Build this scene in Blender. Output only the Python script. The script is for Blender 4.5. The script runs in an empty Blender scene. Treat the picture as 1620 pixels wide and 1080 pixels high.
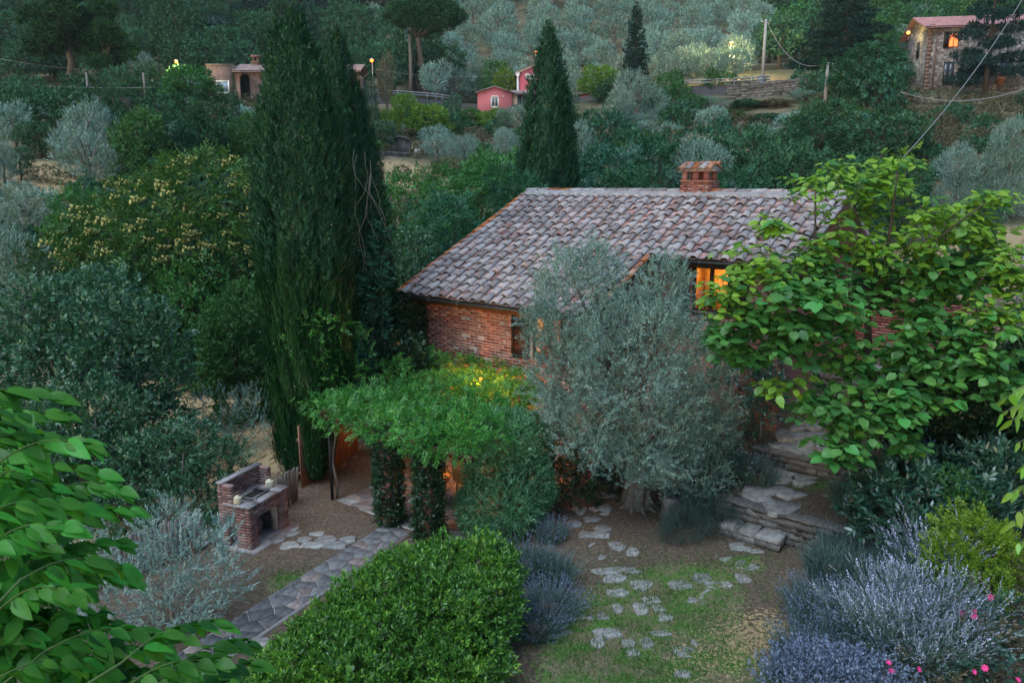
import bpy, math, random
import numpy as np
from mathutils import Matrix, Vector
R8 = math.radians
SC = bpy.context.scene
COL = SC.collection
# ------------------------------------------------------------------ camera, sky, sun, exposure
FPX, TH, CH = 1230.0, R8(11.5), 6.9
cd = bpy.data.cameras.new('camera'); cam = bpy.data.objects.new('camera', cd); COL.objects.link(cam)
cam.location = (0, 0, CH); cam.rotation_euler = (R8(90) - TH, 0, 0)
cd.sensor_width = 36; cd.lens = 36 * FPX / 1620; cd.clip_start = .1; cd.clip_end = 3000
SC.camera = cam
cd.dof.use_dof = True; cd.dof.focus_distance = 17; cd.dof.aperture_fstop = 6.3
W = bpy.data.worlds.new("World"); SC.world = W; W.use_nodes = True
wn = W.node_tree; bgn = wn.nodes['Background']
sky = wn.nodes.new('ShaderNodeTexSky'); sky.sky_type = 'NISHITA'; sky.sun_disc = False
SUN_EL, SUN_AZ = R8(7), R8(215)
sky.sun_elevation = SUN_EL; sky.sun_rotation = SUN_AZ
sky.air_density = 1.0; sky.dust_density = .6; sky.ozone_density = 3.0
wn.links.new(sky.outputs[0], bgn.inputs[0]); bgn.inputs[1].default_value = .10
sd = bpy.data.lights.new('sun', 'SUN'); sd.energy = 1.1; sd.angle = R8(50); sd.color = (.86, .93, 1.0)
sun = bpy.data.objects.new('sun', sd); COL.objects.link(sun)
sun.rotation_euler = (R8(24), 0, R8(-40))
SC.view_settings.view_transform = 'Standard'; SC.view_settings.look = 'None'
SC.view_settings.exposure = 1.65; SC.view_settings.gamma = 1
SC.view_settings.use_curve_mapping = False
SC.render.engine = 'CYCLES'
cy = SC.cycles
cy.max_bounces = 6; cy.diffuse_bounces = 3; cy.glossy_bounces = 2; cy.transmission_bounces = 3; cy.transparent_max_bounces = 8
cy.use_denoising = True
cy.sample_clamp_indirect = 3

# ------------------------------------------------------------------ pixel <-> place helpers (photo pixels, 1620 wide)
def ray(u, v):
    x = (u - 810) / FPX; yc = -(v - 540) / FPX
    return np.array([x, math.cos(TH) + yc * math.sin(TH), -math.sin(TH) + yc * math.cos(TH)])
def atz(u, v, z):
    d = ray(u, v); return d * ((z - CH) / d[2]) + np.array([0, 0, CH])
def aty(u, v, Y):
    d = ray(u, v); return d * (Y / d[1]) + np.array([0, 0, CH])
def proj(p):
    z = p[2] - CH
    fw = p[1] * math.cos(TH) - z * math.sin(TH); up = p[1] * math.sin(TH) + z * math.cos(TH)
    return 810 + FPX * p[0] / fw, 540 - FPX * up / fw
# house frame: L along the eaves, s up the slope
HA = R8(51)
HE = np.array([math.sin(HA), -math.cos(HA), 0]); HN = np.array([math.cos(HA), math.sin(HA), 0])
HP = np.array([-3.04, 20.85, 0.0])
def hp(L, s, z=0): return HP + HE * L + HN * s + np.array([0, 0, z])
def toLs(x, y):
    dx = x - HP[0]; dy = y - HP[1]
    return dx * HE[0] + dy * HE[1], dx * HN[0] + dy * HN[1]

# ------------------------------------------------------------------ terrain height
CTRL = np.array([(-7.3,21,-.4),(-11,25,-.5),(-9,14,-.4),(-14,10,-1),(-20,20,-.8),(-25,10,-1.5),(-5,27,-.6),(0,30,-.6),(5,32,0),(9,27,1.6),
 (13,25,3),(19.4,30,3.05),(22.4,35,3.8),(12,38,1.6),(5,42,.2),(-3,42,-.4),(-12,38,1.3),(-20,38,4),(-30.6,50,7.1),(-32.7,55,8.2),(-18,52,5),
 (-5,55,3),(8,58,4),(20,55,6),(30,60,9),(45,60,9),(-10.5,70,7.8),(5,75,8.5),(20,80,12),(-12,85,10.2),(-28,78,12.5),(-60,80,14.5),(-60,50,9),
 (-60,25,4),(60,50,8),(60,30,6),(30,15,4),(45,5,5),(54,86,15.8),(34,80,13.5),(45,92,17.3),(60,92,17.4),(26,92,15.5),(22,101,17.5),(34,100,18.2),(8,108,17.4),(-2,120,17.3),(8,128,18.6),
 (-10,113,17.4),(-12,104,14.5),(-36,98,17.2),(-36,106,17.8),(-60,104,17.4),(-80,104,17.6),(60,105,20),(-30,125,22),(30,120,22.5),(0,140,24),
 (-100,60,12),(100,60,14),(100,100,24),(-100,110,20),(0,-5,0),(-10,0,-.5),(10,0,.5),(-30,-10,-1),(30,-10,2),(14,12,1.2),(16,18,2.6),(-80,0,0),(80,0,5)]
 + [(x, 180, 43) for x in (-140,-70,0,70,140)] + [(x, 250, 77) for x in (-200,-100,0,100,200)] + [(x, 420, 150) for x in (-320,-150,0,150,320)], float)
def _phi(r2): return np.where(r2 > 0, .5 * r2 * np.log(np.maximum(r2, 1e-12)), 0)
_n = len(CTRL); _d2 = ((CTRL[:, None, :2] - CTRL[None, :, :2]) ** 2).sum(-1) / 1e4
_A = np.zeros((_n + 3, _n + 3)); _A[:_n, :_n] = _phi(_d2) + np.eye(_n) * 1e-5
_Pm = np.c_[np.ones(_n), CTRL[:, 0] / 100, CTRL[:, 1] / 100]; _A[:_n, _n:] = _Pm; _A[_n:, :_n] = _Pm.T
_w = np.linalg.solve(_A, np.r_[CTRL[:, 2], 0, 0, 0])
def sst(a, b, x): t = np.clip((x - a) / (b - a), 0, 1); return t * t * (3 - 2 * t)
def rbf(x, y):
    x = np.atleast_1d(np.asarray(x, float)); y = np.atleast_1d(np.asarray(y, float))
    d2 = ((x[:, None] - CTRL[None, :, 0]) ** 2 + (y[:, None] - CTRL[None, :, 1]) ** 2) / 1e4
    return _phi(d2) @ _w[:_n] + _w[_n] + _w[_n + 1] * x / 100 + _w[_n + 2] * y / 100
def garden(x, y):
    L, s = toLs(x, y)
    w3 = 3.3 + np.clip(L - 8.5, 0, 3) * .55
    t = np.where(s < .30, 0, .55 + .1 * (s - .3))
    t = np.where(s > 2.25, 1.1 + .22 * (s - 2.25), t)
    t = np.where(s > w3, 1.68 + .15 * (s - w3), t)
    t = np.where(s > w3 + 1.5, 2.25 + .1 * (s - w3 - 1.5), t)
    t = np.where(s > w3 + 3.0, 2.9, t)
    t = t * sst(8.1, 9.1, L)
    low = .11 * np.clip(x - 5.6, 0, 8) * sst(.3, -1.5, s)
    return t + low
def hgt(x, y):
    x = np.atleast_1d(np.asarray(x, float)); y = np.atleast_1d(np.asarray(y, float))
    L, s = toLs(x, y)
    m = sst(-7.2, -5.4, x) * sst(14.5, 12.5, x) * sst(2, 5, y) * sst(13, 10, s) * sst(-2.6, -.8, L + np.clip(-s, 0, 99))
    return rbf(x, y) * (1 - m) + garden(x, y) * m
def h1(x, y): return float(hgt(x, y)[0])

# ------------------------------------------------------------------ materials
def rgb(c): return (c[0], c[1], c[2], 1)
class NT:
    def __init__(s, name):
        s.m = bpy.data.materials.new(name); s.m.use_nodes = True; s.t = s.m.node_tree; s.t.nodes.clear()
        s.out = s.n('ShaderNodeOutputMaterial')
    def n(s, ty, **kw):
        o = s.t.nodes.new(ty)
        for k, v in kw.items():
            if k in o.inputs.keys(): o.inputs[k].default_value = v
            else: setattr(o, k, v)
        return o
    def l(s, a, b): s.t.links.new(a, b); return b
    def noise(s, scale, detail=4, coord='Object', rough=.6):
        tc = s.n('ShaderNodeTexCoord'); t = s.n('ShaderNodeTexNoise'); t.inputs['Scale'].default_value = scale
        t.inputs['Detail'].default_value = detail; t.inputs['Roughness'].default_value = rough
        if coord == 'World':
            g = s.n('ShaderNodeNewGeometry'); s.l(g.outputs['Position'], t.inputs['Vector'])
        else: s.l(tc.outputs[coord], t.inputs['Vector'])
        return t.outputs['Fac']
    def ramp(s, fac, stops):
        r = s.n('ShaderNodeValToRGB'); e = r.color_ramp.elements
        e[0].position, e[0].color = stops[0][0], rgb(stops[0][1]); e[1].position, e[1].color = stops[-1][0], rgb(stops[-1][1])
        for p, c in stops[1:-1]: q = e.new(p); q.color = rgb(c)
        s.l(fac, r.inputs[0]); return r.outputs[0]
    def mix(s, f, a, b, mode='MIX'):
        m = s.n('ShaderNodeMix', data_type='RGBA', blend_type=mode)
        for inp, x in ((m.inputs[0], f), (m.inputs[6], a), (m.inputs[7], b)):
            if hasattr(x, 'links'): s.l(x, inp)
            elif isinstance(x, (int, float)): inp.default_value = x
            else: inp.default_value = rgb(x)
        return m.outputs[2]
    def math(s, op, a, b=0.0):
        m = s.n('ShaderNodeMath', operation=op)
        for i, x in enumerate((a, b)):
            if hasattr(x, 'links'): s.l(x, m.inputs[i])
            else: m.inputs[i].default_value = x
        return m.outputs[0]
def solid(name, col, rough=.8, vary=.25, nscale=8, bump=.0, bscale=40, metal=0, objrand=0.0, spec=.3, bdist=.02):
    k = NT(name); p = k.n('ShaderNodeBsdfPrincipled'); p.inputs['Roughness'].default_value = rough; p.inputs['Metallic'].default_value = metal
    p.inputs['Specular IOR Level'].default_value = spec
    f = k.noise(nscale, 5)
    c = k.ramp(f, [(.3, [x * (1 - vary) for x in col]), (.7, [min(1, x * (1 + vary)) for x in col])])
    if objrand:
        oi = k.n('ShaderNodeObjectInfo')
        hs = k.n('ShaderNodeHueSaturation'); v = k.math('MULTIPLY_ADD', oi.outputs['Random'], objrand); v.node.inputs[2].default_value = 1 - objrand / 2
        k.l(v, hs.inputs['Value']); k.l(c, hs.inputs['Color']); c = hs.outputs[0]
    k.l(c, p.inputs['Base Color'])
    if bump:
        b = k.n('ShaderNodeBump'); b.inputs['Strength'].default_value = bump; b.inputs['Distance'].default_value = bdist
        k.l(k.noise(bscale, 6), b.inputs['Height']); k.l(b.outputs[0], p.inputs['Normal'])
    k.l(p.outputs[0], k.out.inputs[0]); return k.m
def emit(name, col, st):
    k = NT(name); e = k.n('ShaderNodeEmission'); e.inputs[0].default_value = rgb(col); e.inputs[1].default_value = st
    k.l(e.outputs[0], k.out.inputs[0]); return k.m
def leafm(name, dark, light, trans=.3, gloss=.06, nscale=1.2, objr=.25, tipc=None, rough=.45):
    k = NT(name)
    g = k.n('ShaderNodeNewGeometry'); oi = k.n('ShaderNodeObjectInfo')
    nz = k.noise(nscale, 3)
    f = k.math('ADD', k.math('MULTIPLY', g.outputs['Random Per Island'], .55), k.math('MULTIPLY', nz, .55))
    c = k.ramp(f, [(.22, dark), (.82, light)] if tipc is None else [(.22, dark), (.7, light), (.9, tipc)])
    hs = k.n('ShaderNodeHueSaturation')
    v = k.math('MULTIPLY_ADD', oi.outputs['Random'], objr); v.node.inputs[2].default_value = 1 - objr / 2
    hu = k.math('MULTIPLY_ADD', oi.outputs['Random'], .03); hu.node.inputs[2].default_value = .485
    k.l(v, hs.inputs['Value']); k.l(hu, hs.inputs['Hue']); k.l(c, hs.inputs['Color']); c = hs.outputs[0]
    d = k.n('ShaderNodeBsdfDiffuse'); k.l(c, d.inputs[0])
    t = k.n('ShaderNodeBsdfTranslucent'); k.l(k.mix(1.0, c, (1.0, 1.1, .55), 'MULTIPLY'), t.inputs[0])
    m = k.n('ShaderNodeMixShader'); m.inputs[0].default_value = trans; k.l(d.outputs[0], m.inputs[1]); k.l(t.outputs[0], m.inputs[2])
    if gloss:
        gl = k.n('ShaderNodeBsdfGlossy'); gl.inputs['Roughness'].default_value = rough; gl.inputs[0].default_value = (.9, .95, 1, 1)
        m2 = k.n('ShaderNodeMixShader'); m2.inputs[0].default_value = gloss
        k.l(m.outputs[0], m2.inputs[1]); k.l(gl.outputs[0], m2.inputs[2]); m = m2
    k.l(m.outputs[0], k.out.inputs[0]); return k.m

M = {}
M['bark'] = solid('bark', (.16, .14, .12), .95, .4, 12, .6, 30)
M['dbark'] = solid('dark_bark', (.07, .06, .05), .95, .4, 14, .6, 30)
M['greenstem'] = solid('green_young_stem', (.07, .13, .04), .8, .2, 6)
M['oldmortar'] = solid('grey_ridge_mortar', (.25, .25, .26), .95, .4, 10, .5, 60)
M['twig'] = solid('dry_twig', (.28, .25, .20), .9, .3, 10)
M['cyp'] = leafm('cypress_green', (.006, .040, .020), (.024, .115, .052), .12, .03, 1.6, .1)
M['cyplow'] = leafm('cypress_strand_green', (.005, .034, .012), (.018, .090, .024), .12, .03, 1.6, .1)
M['cone'] = solid('cypress_cone_grey', (.42, .40, .34), .8, .2)
M['olive'] = leafm('olive_leaf_grey', (.045, .11, .088), (.24, .40, .335), .12, .08, 1.0, .15, rough=.5)
M['silver'] = leafm('silver_leaf', (.07, .14, .125), (.29, .44, .40), .12, .06, 2.0, .1)
M['oliveF'] = leafm('far_olive_grey', (.07, .15, .13), (.33, .51, .45), .1, 0, .5, .35)
M['broadF'] = leafm('far_woodland_green', (.020, .066, .042), (.080, .20, .105), .15, 0, .5, .5)
M['teal'] = leafm('bluish_green_leaf', (.011, .058, .034), (.050, .175, .095), .2, .02, .8, .3)
M['green'] = leafm('mid_green_leaf', (.018, .075, .022), (.08, .24, .065), .25, .02, .8, .3)
M['lime'] = leafm('yellow_green_leaf', (.05, .13, .015), (.19, .33, .04), .3, .02, .8, .2)
M['oak'] = leafm('oak_green_leaf', (.014, .060, .030), (.060, .19, .085), .15, .06, .9, .2)
M['pine'] = leafm('pine_needle_green', (.012, .045, .018), (.045, .13, .045), .1, 0, .7, .2)
M['cedar'] = leafm('cedar_needle_blue_green', (.010, .030, .026), (.035, .085, .072), .1, 0, .7, .2)
M['brown'] = leafm('dry_bramble_leaf', (.06, .065, .04), (.20, .185, .12), .2, 0, .8, .4)
M['vine'] = leafm('pergola_vine_leaf', (.018, .10, .028), (.085, .35, .065), .36, .03, 1.2, .1, (.20, .50, .07))
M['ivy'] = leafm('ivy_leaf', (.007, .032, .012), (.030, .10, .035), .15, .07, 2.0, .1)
M['hedge'] = leafm('laurel_hedge_leaf', (.014, .080, .016), (.10, .34, .040), .3, .05, 1.1, .1, (.25, .50, .05))
M['hedgeB'] = leafm('privet_bush_leaf', (.04, .15, .065), (.16, .40, .18), .2, .07, 1.5, .1)
M['laurel'] = leafm('dark_laurel_leaf', (.010, .045, .030), (.035, .14, .085), .15, .1, 1.5, .1)
M['lavgreen'] = leafm('lavender_stem_green', (.045, .085, .075), (.15, .24, .22), .2, .02, 1.5, .1)
M['lavflower'] = leafm('lavender_flower_violet', (.10, .125, .21), (.25, .30, .46), .2, 0, 1.5, .1)
M['sage'] = leafm('pale_blue_sage_flower', (.34, .38, .58), (.62, .67, .95), .2, 0, 1.5, .1)
M['rosemary'] = leafm('rosemary_needle', (.025, .055, .045), (.085, .15, .13), .1, .03, 2, .1)
M['yel'] = leafm('golden_shrub_leaf', (.05, .15, .012), (.24, .42, .03), .3, .03, 2, .1)
M['fore'] = leafm('mulberry_leaf', (.018, .12, .030), (.09, .36, .045), .42, .015, 3, .5, (.20, .50, .07), rough=.4)
M['cat'] = leafm('catalpa_leaf', (.025, .14, .040), (.11, .38, .080), .4, .03, .9, .5, (.20, .50, .07), rough=.45)
M['catY'] = leafm('young_catalpa_leaf', (.10, .30, .030), (.30, .58, .05), .45, .04, 1.2, .35, rough=.45)
M['flow'] = solid('cream_seed_cluster', (.36, .36, .13), .9, .35, 3)
M['pink'] = solid('pink_rose_petal', (.75, .05, .25), .6, .2)
M['white'] = solid('small_white_flower', (.8, .8, .76), .6, .1)
M['grass'] = leafm('lawn_grass', (.03, .10, .02), (.10, .24, .05), .3, .02, 1.5, .1)
M['drygrass'] = leafm('dry_grass', (.22, .17, .09), (.48, .40, .24), .3, 0, 1.5, .1)
M['stone'] = solid('grey_slate_stone', (.235, .235, .23), .85, .45, 9, .25, 60, objrand=.4, bdist=.006)
M['stoneR'] = solid('purplish_paving_stone', (.20, .165, .160), .8, .35, 9, .2, 60, objrand=.6)
M['pathstone'] = solid('dark_grey_path_stone', (.125, .13, .138), .85, .4, 9, .2, 60, objrand=.35)
M['rubble'] = solid('rough_wall_stone', (.135, .13, .125), .85, .45, 6, .8, 22, objrand=.6)
M['mortar'] = solid('pale_mortar', (.46, .43, .41), .95, .25, 14, .4, 60)
M['darkmetal'] = solid('dark_gutter_metal', (.035, .045, .045), .5, .2)
M['wood'] = solid('dark_brown_wood', (.075, .040, .025), .7, .3, 6)
M['shut'] = solid('brown_black_shutter_wood', (.022, .018, .016), .6, .3, 10)
M['greywood'] = solid('weathered_grey_wood', (.16, .15, .14), .9, .35, 5, .4, 30, objrand=.4)
M['cane'] = solid('reddish_cane_fence', (.30, .16, .11), .85, .3, 6, .3, 30, objrand=.4)
M['plaster'] = solid('warm_plaster_wall', (.65, .50, .33), .9, .12, 2)
M['pinkw'] = solid('pink_plaster', (.56, .17, .19), .9, .1, 1)
M['pinkd'] = solid('dark_rose_plaster', (.50, .12, .17), .9, .1, 1)
M['whitep'] = solid('white_paint', (.72, .72, .70), .6, .06)
M['glassd'] = solid('dark_window_glass', (.05, .07, .09), .1, .1, spec=.6)
M['tileF'] = solid('far_roof_tile', (.25, .20, .20), .9, .35, 2)
M['tileP'] = solid('pinkish_roof_tile', (.36, .20, .21), .9, .3, 2)
def rubblem(name):
    k = NT(name); p = k.n('ShaderNodeBsdfPrincipled'); p.inputs['Roughness'].default_value = .95; tc = k.n('ShaderNodeTexCoord'); mp = k.n('ShaderNodeMapping'); mp.inputs['Scale'].default_value = (2.2, 2.2, 4.2); k.l(tc.outputs['Object'], mp.inputs[0])
    vo = k.n('ShaderNodeTexVoronoi'); vo.inputs['Scale'].default_value = 1; k.l(mp.outputs[0], vo.inputs[0]); v2 = k.n('ShaderNodeTexVoronoi'); v2.feature = 'DISTANCE_TO_EDGE'; v2.inputs['Scale'].default_value = 1; k.l(mp.outputs[0], v2.inputs[0])
    c = k.ramp(vo.outputs['Color'], [(.1, (.10, .095, .09)), (.5, (.23, .205, .19)), (.9, (.36, .33, .31))]); c = k.mix(k.ramp(v2.outputs[0], [(.03, (1, 1, 1)), (.09, (0, 0, 0))]), c, (.07, .065, .06))
    k.l(c, p.inputs[0]); k.l(p.outputs[0], k.out.inputs[0]); return k.m
M['fstone'] = rubblem('farmhouse_rubble_stone')
M['fbrick'] = solid('farmhouse_brick', (.19, .125, .105), .95, .35, 2, .9, 6)
M['galv'] = solid('galvanised_steel', (.24, .26, .28), .5, .12, metal=.4)
M['concrete'] = solid('concrete_pole', (.36, .36, .35), .9, .15, 4)
M['asphalt'] = solid('asphalt', (.055, .055, .058), .9, .2, 2)
M['wire'] = solid('grey_cable', (.24, .25, .26), .6, .1)
M['ash'] = solid('dark_ash', (.05, .055, .045), .95, .5, 12, .6, 50)
M['slab'] = solid('grey_stone_worktop', (.25, .24, .25), .6, .3, 8, .2, 40)
M['lantern'] = solid('cream_woven_lantern', (.62, .57, .42), .8, .2, 30)
M['cloth'] = solid('orange_cloth', (.75, .33, .08), .8, .2)
M['wicker'] = solid('brown_wicker', (.36, .17, .06), .7, .35, 30, .5, 60)
M['pot'] = solid('terracotta_pot', (.45, .17, .09), .85, .2)
M['iron'] = solid('black_iron', (.02, .02, .02), .5, .2)
M['bulb'] = emit('lamp_glow_orange', (1, .15, .018), 2.2)
M['bulbw'] = emit('lamp_glow_yellow', (1, .27, .04), 2.6)
# bricks
def brickm(name, a, b, c):
    k = NT(name); p = k.n('ShaderNodeBsdfPrincipled'); p.inputs['Roughness'].default_value = .9; p.inputs['Specular IOR Level'].default_value = .2
    oi = k.n('ShaderNodeObjectInfo'); g = k.n('ShaderNodeNewGeometry')
    rnd = k.math('FRACT', k.math('ADD', oi.outputs['Random'], g.outputs['Random Per Island']))
    base = k.ramp(rnd, [(0, a), (.55, b), (1, c)])
    st = k.noise(2.2, 6, 'World'); col = k.mix(k.math('MULTIPLY', k.ramp(st, [(.52, (0, 0, 0)), (.72, (1, 1, 1))]), .5), base, (.34, .30, .28))
    st2 = k.noise(40, 4, 'World'); col = k.mix(.3, col, k.ramp(st2, [(.3, (.45, .45, .45)), (.7, (1, 1, 1))]), 'MULTIPLY')
    k.l(col, p.inputs['Base Color'])
    bp = k.n('ShaderNodeBump'); bp.inputs['Strength'].default_value = .25; bp.inputs['Distance'].default_value = .004; k.l(st2, bp.inputs['Height']); k.l(bp.outputs[0], p.inputs['Normal'])
    k.l(p.outputs[0], k.out.inputs[0]); return k.m
M['brick'] = brickm('red_brick', (.20, .075, .065), (.335, .13, .11), (.45, .245, .215))
M['bbqbrick'] = brickm('weathered_brick', (.15, .095, .095), (.25, .145, .14), (.34, .25, .245))
# roof tiles with lichen
def tilem(name, clay, lich, lo, hi, oran=.66):
    k = NT(name); p = k.n('ShaderNodeBsdfPrincipled'); p.inputs['Roughness'].default_value = .92; p.inputs['Specular IOR Level'].default_value = .2
    oi = k.n('ShaderNodeObjectInfo'); g = k.n('ShaderNodeNewGeometry')
    rnd = k.math('FRACT', k.math('ADD', oi.outputs['Random'], g.outputs['Random Per Island']))
    cl = k.ramp(rnd, [(0, [x * .7 for x in clay]), (1, [x * 1.25 for x in clay])])
    n1 = k.noise(9, 8, 'World', .75); n2 = k.noise(45, 6, 'World', .7); n3 = k.noise(1.7, 3, 'World')
    amt = k.math('ADD', k.math('ADD', n1, k.math('MULTIPLY', rnd, .32)), k.math('MULTIPLY', n3, .2))
    msk = k.ramp(amt, [(lo, (0, 0, 0)), (hi, (1, 1, 1))])
    lc = k.ramp(n2, [(.33, [x * .38 for x in lich]), (.5, lich), (.66, [min(1, x * 1.7) for x in lich])])
    col = k.mix(msk, cl, lc)
    og = k.noise(3.3, 6, 'World', .8); col = k.mix(k.ramp(og, [(oran, (0, 0, 0)), (oran + .05, (1, 1, 1))]), col, (.34, .11, .025))
    r2_ = k.math('FRACT', k.math('MULTIPLY', rnd, 7.31)); col = k.mix(1.0, col, k.ramp(r2_, [(0, (.60, .58, .58)), (.5, (.95, .95, .95)), (1, (1.25, 1.22, 1.2))]), 'MULTIPLY')
    k.l(col, p.inputs['Base Color'])
    bp = k.n('ShaderNodeBump'); bp.inputs['Strength'].default_value = .7; bp.inputs['Distance'].default_value = .012; k.l(n2, bp.inputs['Height']); k.l(bp.outputs[0], p.inputs['Normal'])
    k.l(p.outputs[0], k.out.inputs[0]); return k.m
M['cover'] = tilem('lichened_cover_tile', (.42, .21, .18), (.30, .29, .305), .54, .66)
M['pan'] = tilem('lichened_pan_tile', (.44, .25, .22), (.30, .275, .285), .60, .78)
M['rake'] = tilem('orange_lichen_edge_tile', (.42, .17, .11), (.33, .20, .15), .60, .80, .50)
# ground
def groundm():
    k = NT('garden_and_hillside_ground'); p = k.n('ShaderNodeBsdfPrincipled'); p.inputs['Roughness'].default_value = .97; p.inputs['Specular IOR Level'].default_value = .15
    at = k.n('ShaderNodeAttribute'); at.attribute_name = 'cover'; sp = k.n('ShaderNodeSeparateColor'); k.l(at.outputs['Color'], sp.inputs[0])
    n1 = k.noise(1.1, 6, 'World', .7); n2 = k.noise(14, 7, 'World', .8); n3 = k.noise(.25, 4, 'World'); n4 = k.noise(70, 4, 'World', .8)
    soil = k.ramp(n2, [(.3, (.055, .042, .032)), (.5, (.13, .10, .076)), (.72, (.29, .23, .18))])
    dry = k.ramp(n2, [(.3, (.20, .14, .075)), (.55, (.42, .32, .18)), (.75, (.60, .49, .30))])
    lawn = k.ramp(n2, [(.3, (.05, .11, .025)), (.7, (.13, .26, .06))])
    lawn = k.mix(k.ramp(k.noise(1.9, 5, 'World', .75), [(.42, (0, 0, 0)), (.58, (1, 1, 1))]), lawn, k.ramp(n2, [(.3, (.10, .085, .05)), (.7, (.30, .26, .17))]))
    scrub = k.ramp(n3, [(.35, (.05, .075, .035)), (.65, (.19, .155, .10))])
    c = k.mix(sp.outputs[2], soil, scrub)
    f1 = k.math('GREATER_THAN', k.math('ADD', k.math('MULTIPLY', sp.outputs[0], 1.0), k.math('MULTIPLY', k.math('SUBTRACT', n2, .5), 1.2)), .5)
    c = k.mix(f1, c, lawn)
    f2 = k.math('GREATER_THAN', k.math('ADD', sp.outputs[1], k.math('MULTIPLY', k.math('SUBTRACT', n2, .5), 1.4)), .5)
    c = k.mix(f2, c, dry)
    c = k.mix(k.ramp(n4, [(.66, (0, 0, 0)), (.70, (1, 1, 1))]), c, (.30, .26, .21))
    k.l(c, p.inputs['Base Color'])
    bp = k.n('ShaderNodeBump'); bp.inputs['Strength'].default_value = .9; bp.inputs['Distance'].default_value = .05; k.l(n2, bp.inputs['Height']); k.l(bp.outputs[0], p.inputs['Normal'])
    k.l(p.outputs[0], k.out.inputs[0]); return k.m
M['ground'] = groundm()

# ------------------------------------------------------------------ geometry templates (verts, tris, material index)
def nrm(a): a = np.asarray(a, float); return a / np.maximum(np.linalg.norm(a, axis=-1, keepdims=True), 1e-9)
class T:
    def __init__(s, v=None, f=None, m=None):
        s.v = np.zeros((0, 3)) if v is None else np.asarray(v, float); s.f = np.zeros((0, 3), int) if f is None else np.asarray(f, int)
        s.m = np.zeros(len(s.f), int) if m is None else np.asarray(m, int)
    def __add__(s, o): return join([s, o])
    def mat(s, i): return T(s.v, s.f, np.full(len(s.f), i))
    def at(s, p=(0, 0, 0), rz=0, sc=1, rx=0, ry=0):
        mm = np.array(Matrix.Rotation(rz, 3, 'Z') @ Matrix.Rotation(ry, 3, 'Y') @ Matrix.Rotation(rx, 3, 'X'))
        return T((s.v * np.asarray(sc)) @ mm.T + np.asarray(p), s.f, s.m)
def join(ts):
    ts = [t for t in ts if len(t.v)]
    if not ts: return T()
    off = np.cumsum([0] + [len(t.v) for t in ts[:-1]])
    return T(np.concatenate([t.v for t in ts]), np.concatenate([t.f + o for t, o in zip(ts, off)]), np.concatenate([t.m for t in ts]))
def place(t, pos, fr, sc):
    pos = np.asarray(pos); N = len(pos); k = len(t.v)
    if N == 0: return T()
    sc = np.asarray(sc); sc = sc.reshape(N, 1, -1) if sc.ndim else np.full((N, 1, 1), float(sc))
    v = np.einsum('nij,nkj->nki', fr, t.v[None] * sc) + pos[:, None]
    f = t.f[None] + (np.arange(N) * k)[:, None, None]
    return T(v.reshape(-1, 3), f.reshape(-1, 3), np.tile(t.m, N))
def frames(d, up):
    d = nrm(d); x = nrm(np.cross(d, up)); z = np.cross(x, d)
    return np.stack([x, d, z], -1)
def mixset(ts, pos, fr, sc, rs):
    idx = rs.randint(0, len(ts), len(pos)); sc = np.asarray(sc)
    return join([place(t, pos[idx == i], fr[idx == i], sc[idx == i]) for i, t in enumerate(ts)])
def setdata(me, t, mats, smooth=False):
    nf = len(t.f)
    me.vertices.add(len(t.v)); me.vertices.foreach_set('co', t.v.astype(np.float32).ravel())
    me.loops.add(nf * 3); me.loops.foreach_set('vertex_index', t.f.astype(np.int32).ravel())
    me.polygons.add(nf); me.polygons.foreach_set('loop_start', np.arange(0, nf * 3, 3, dtype=np.int32))
    me.polygons.foreach_set('material_index', t.m.astype(np.int32))
    if smooth: me.polygons.foreach_set('use_smooth', np.ones(nf, bool))
    for m in mats: me.materials.append(m)
    me.update(calc_edges=True)
NTRI = [0]
def mesh(name, t, mats, smooth=False):
    me = bpy.data.meshes.new(name); setdata(me, t, mats if isinstance(mats, (list, tuple)) else [mats], smooth); NTRI[0] += len(t.f); return me
def ob(name, me, parent=None, loc=None, rz=None, scale=None):
    o = bpy.data.objects.new(name, me); COL.objects.link(o)
    if parent is not None: o.parent = parent
    if loc is not None: o.location = [float(x) for x in loc]
    if rz is not None: o.rotation_euler = (0, 0, float(rz))
    if scale is not None: o.scale = [float(x) for x in scale]
    return o
def mk(name, t, mats, parent=None, loc=None, rz=None, smooth=False, **kw):
    o = ob(name, mesh(name, t, mats, smooth), parent, loc, rz); tag(o, **kw); return o
def tag(o, label=None, cat=None, group=None, kind=None):
    if label: o['label'] = label
    if cat: o['category'] = cat
    if group: o['group'] = group
    if kind: o['kind'] = kind
    return o
def empty(name, loc=(0, 0, 0), rz=0, label=None, cat=None, group=None, kind=None):
    o = ob(name, None, None, loc, rz); o.empty_display_size = .2; return tag(o, label, cat, group, kind)

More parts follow.
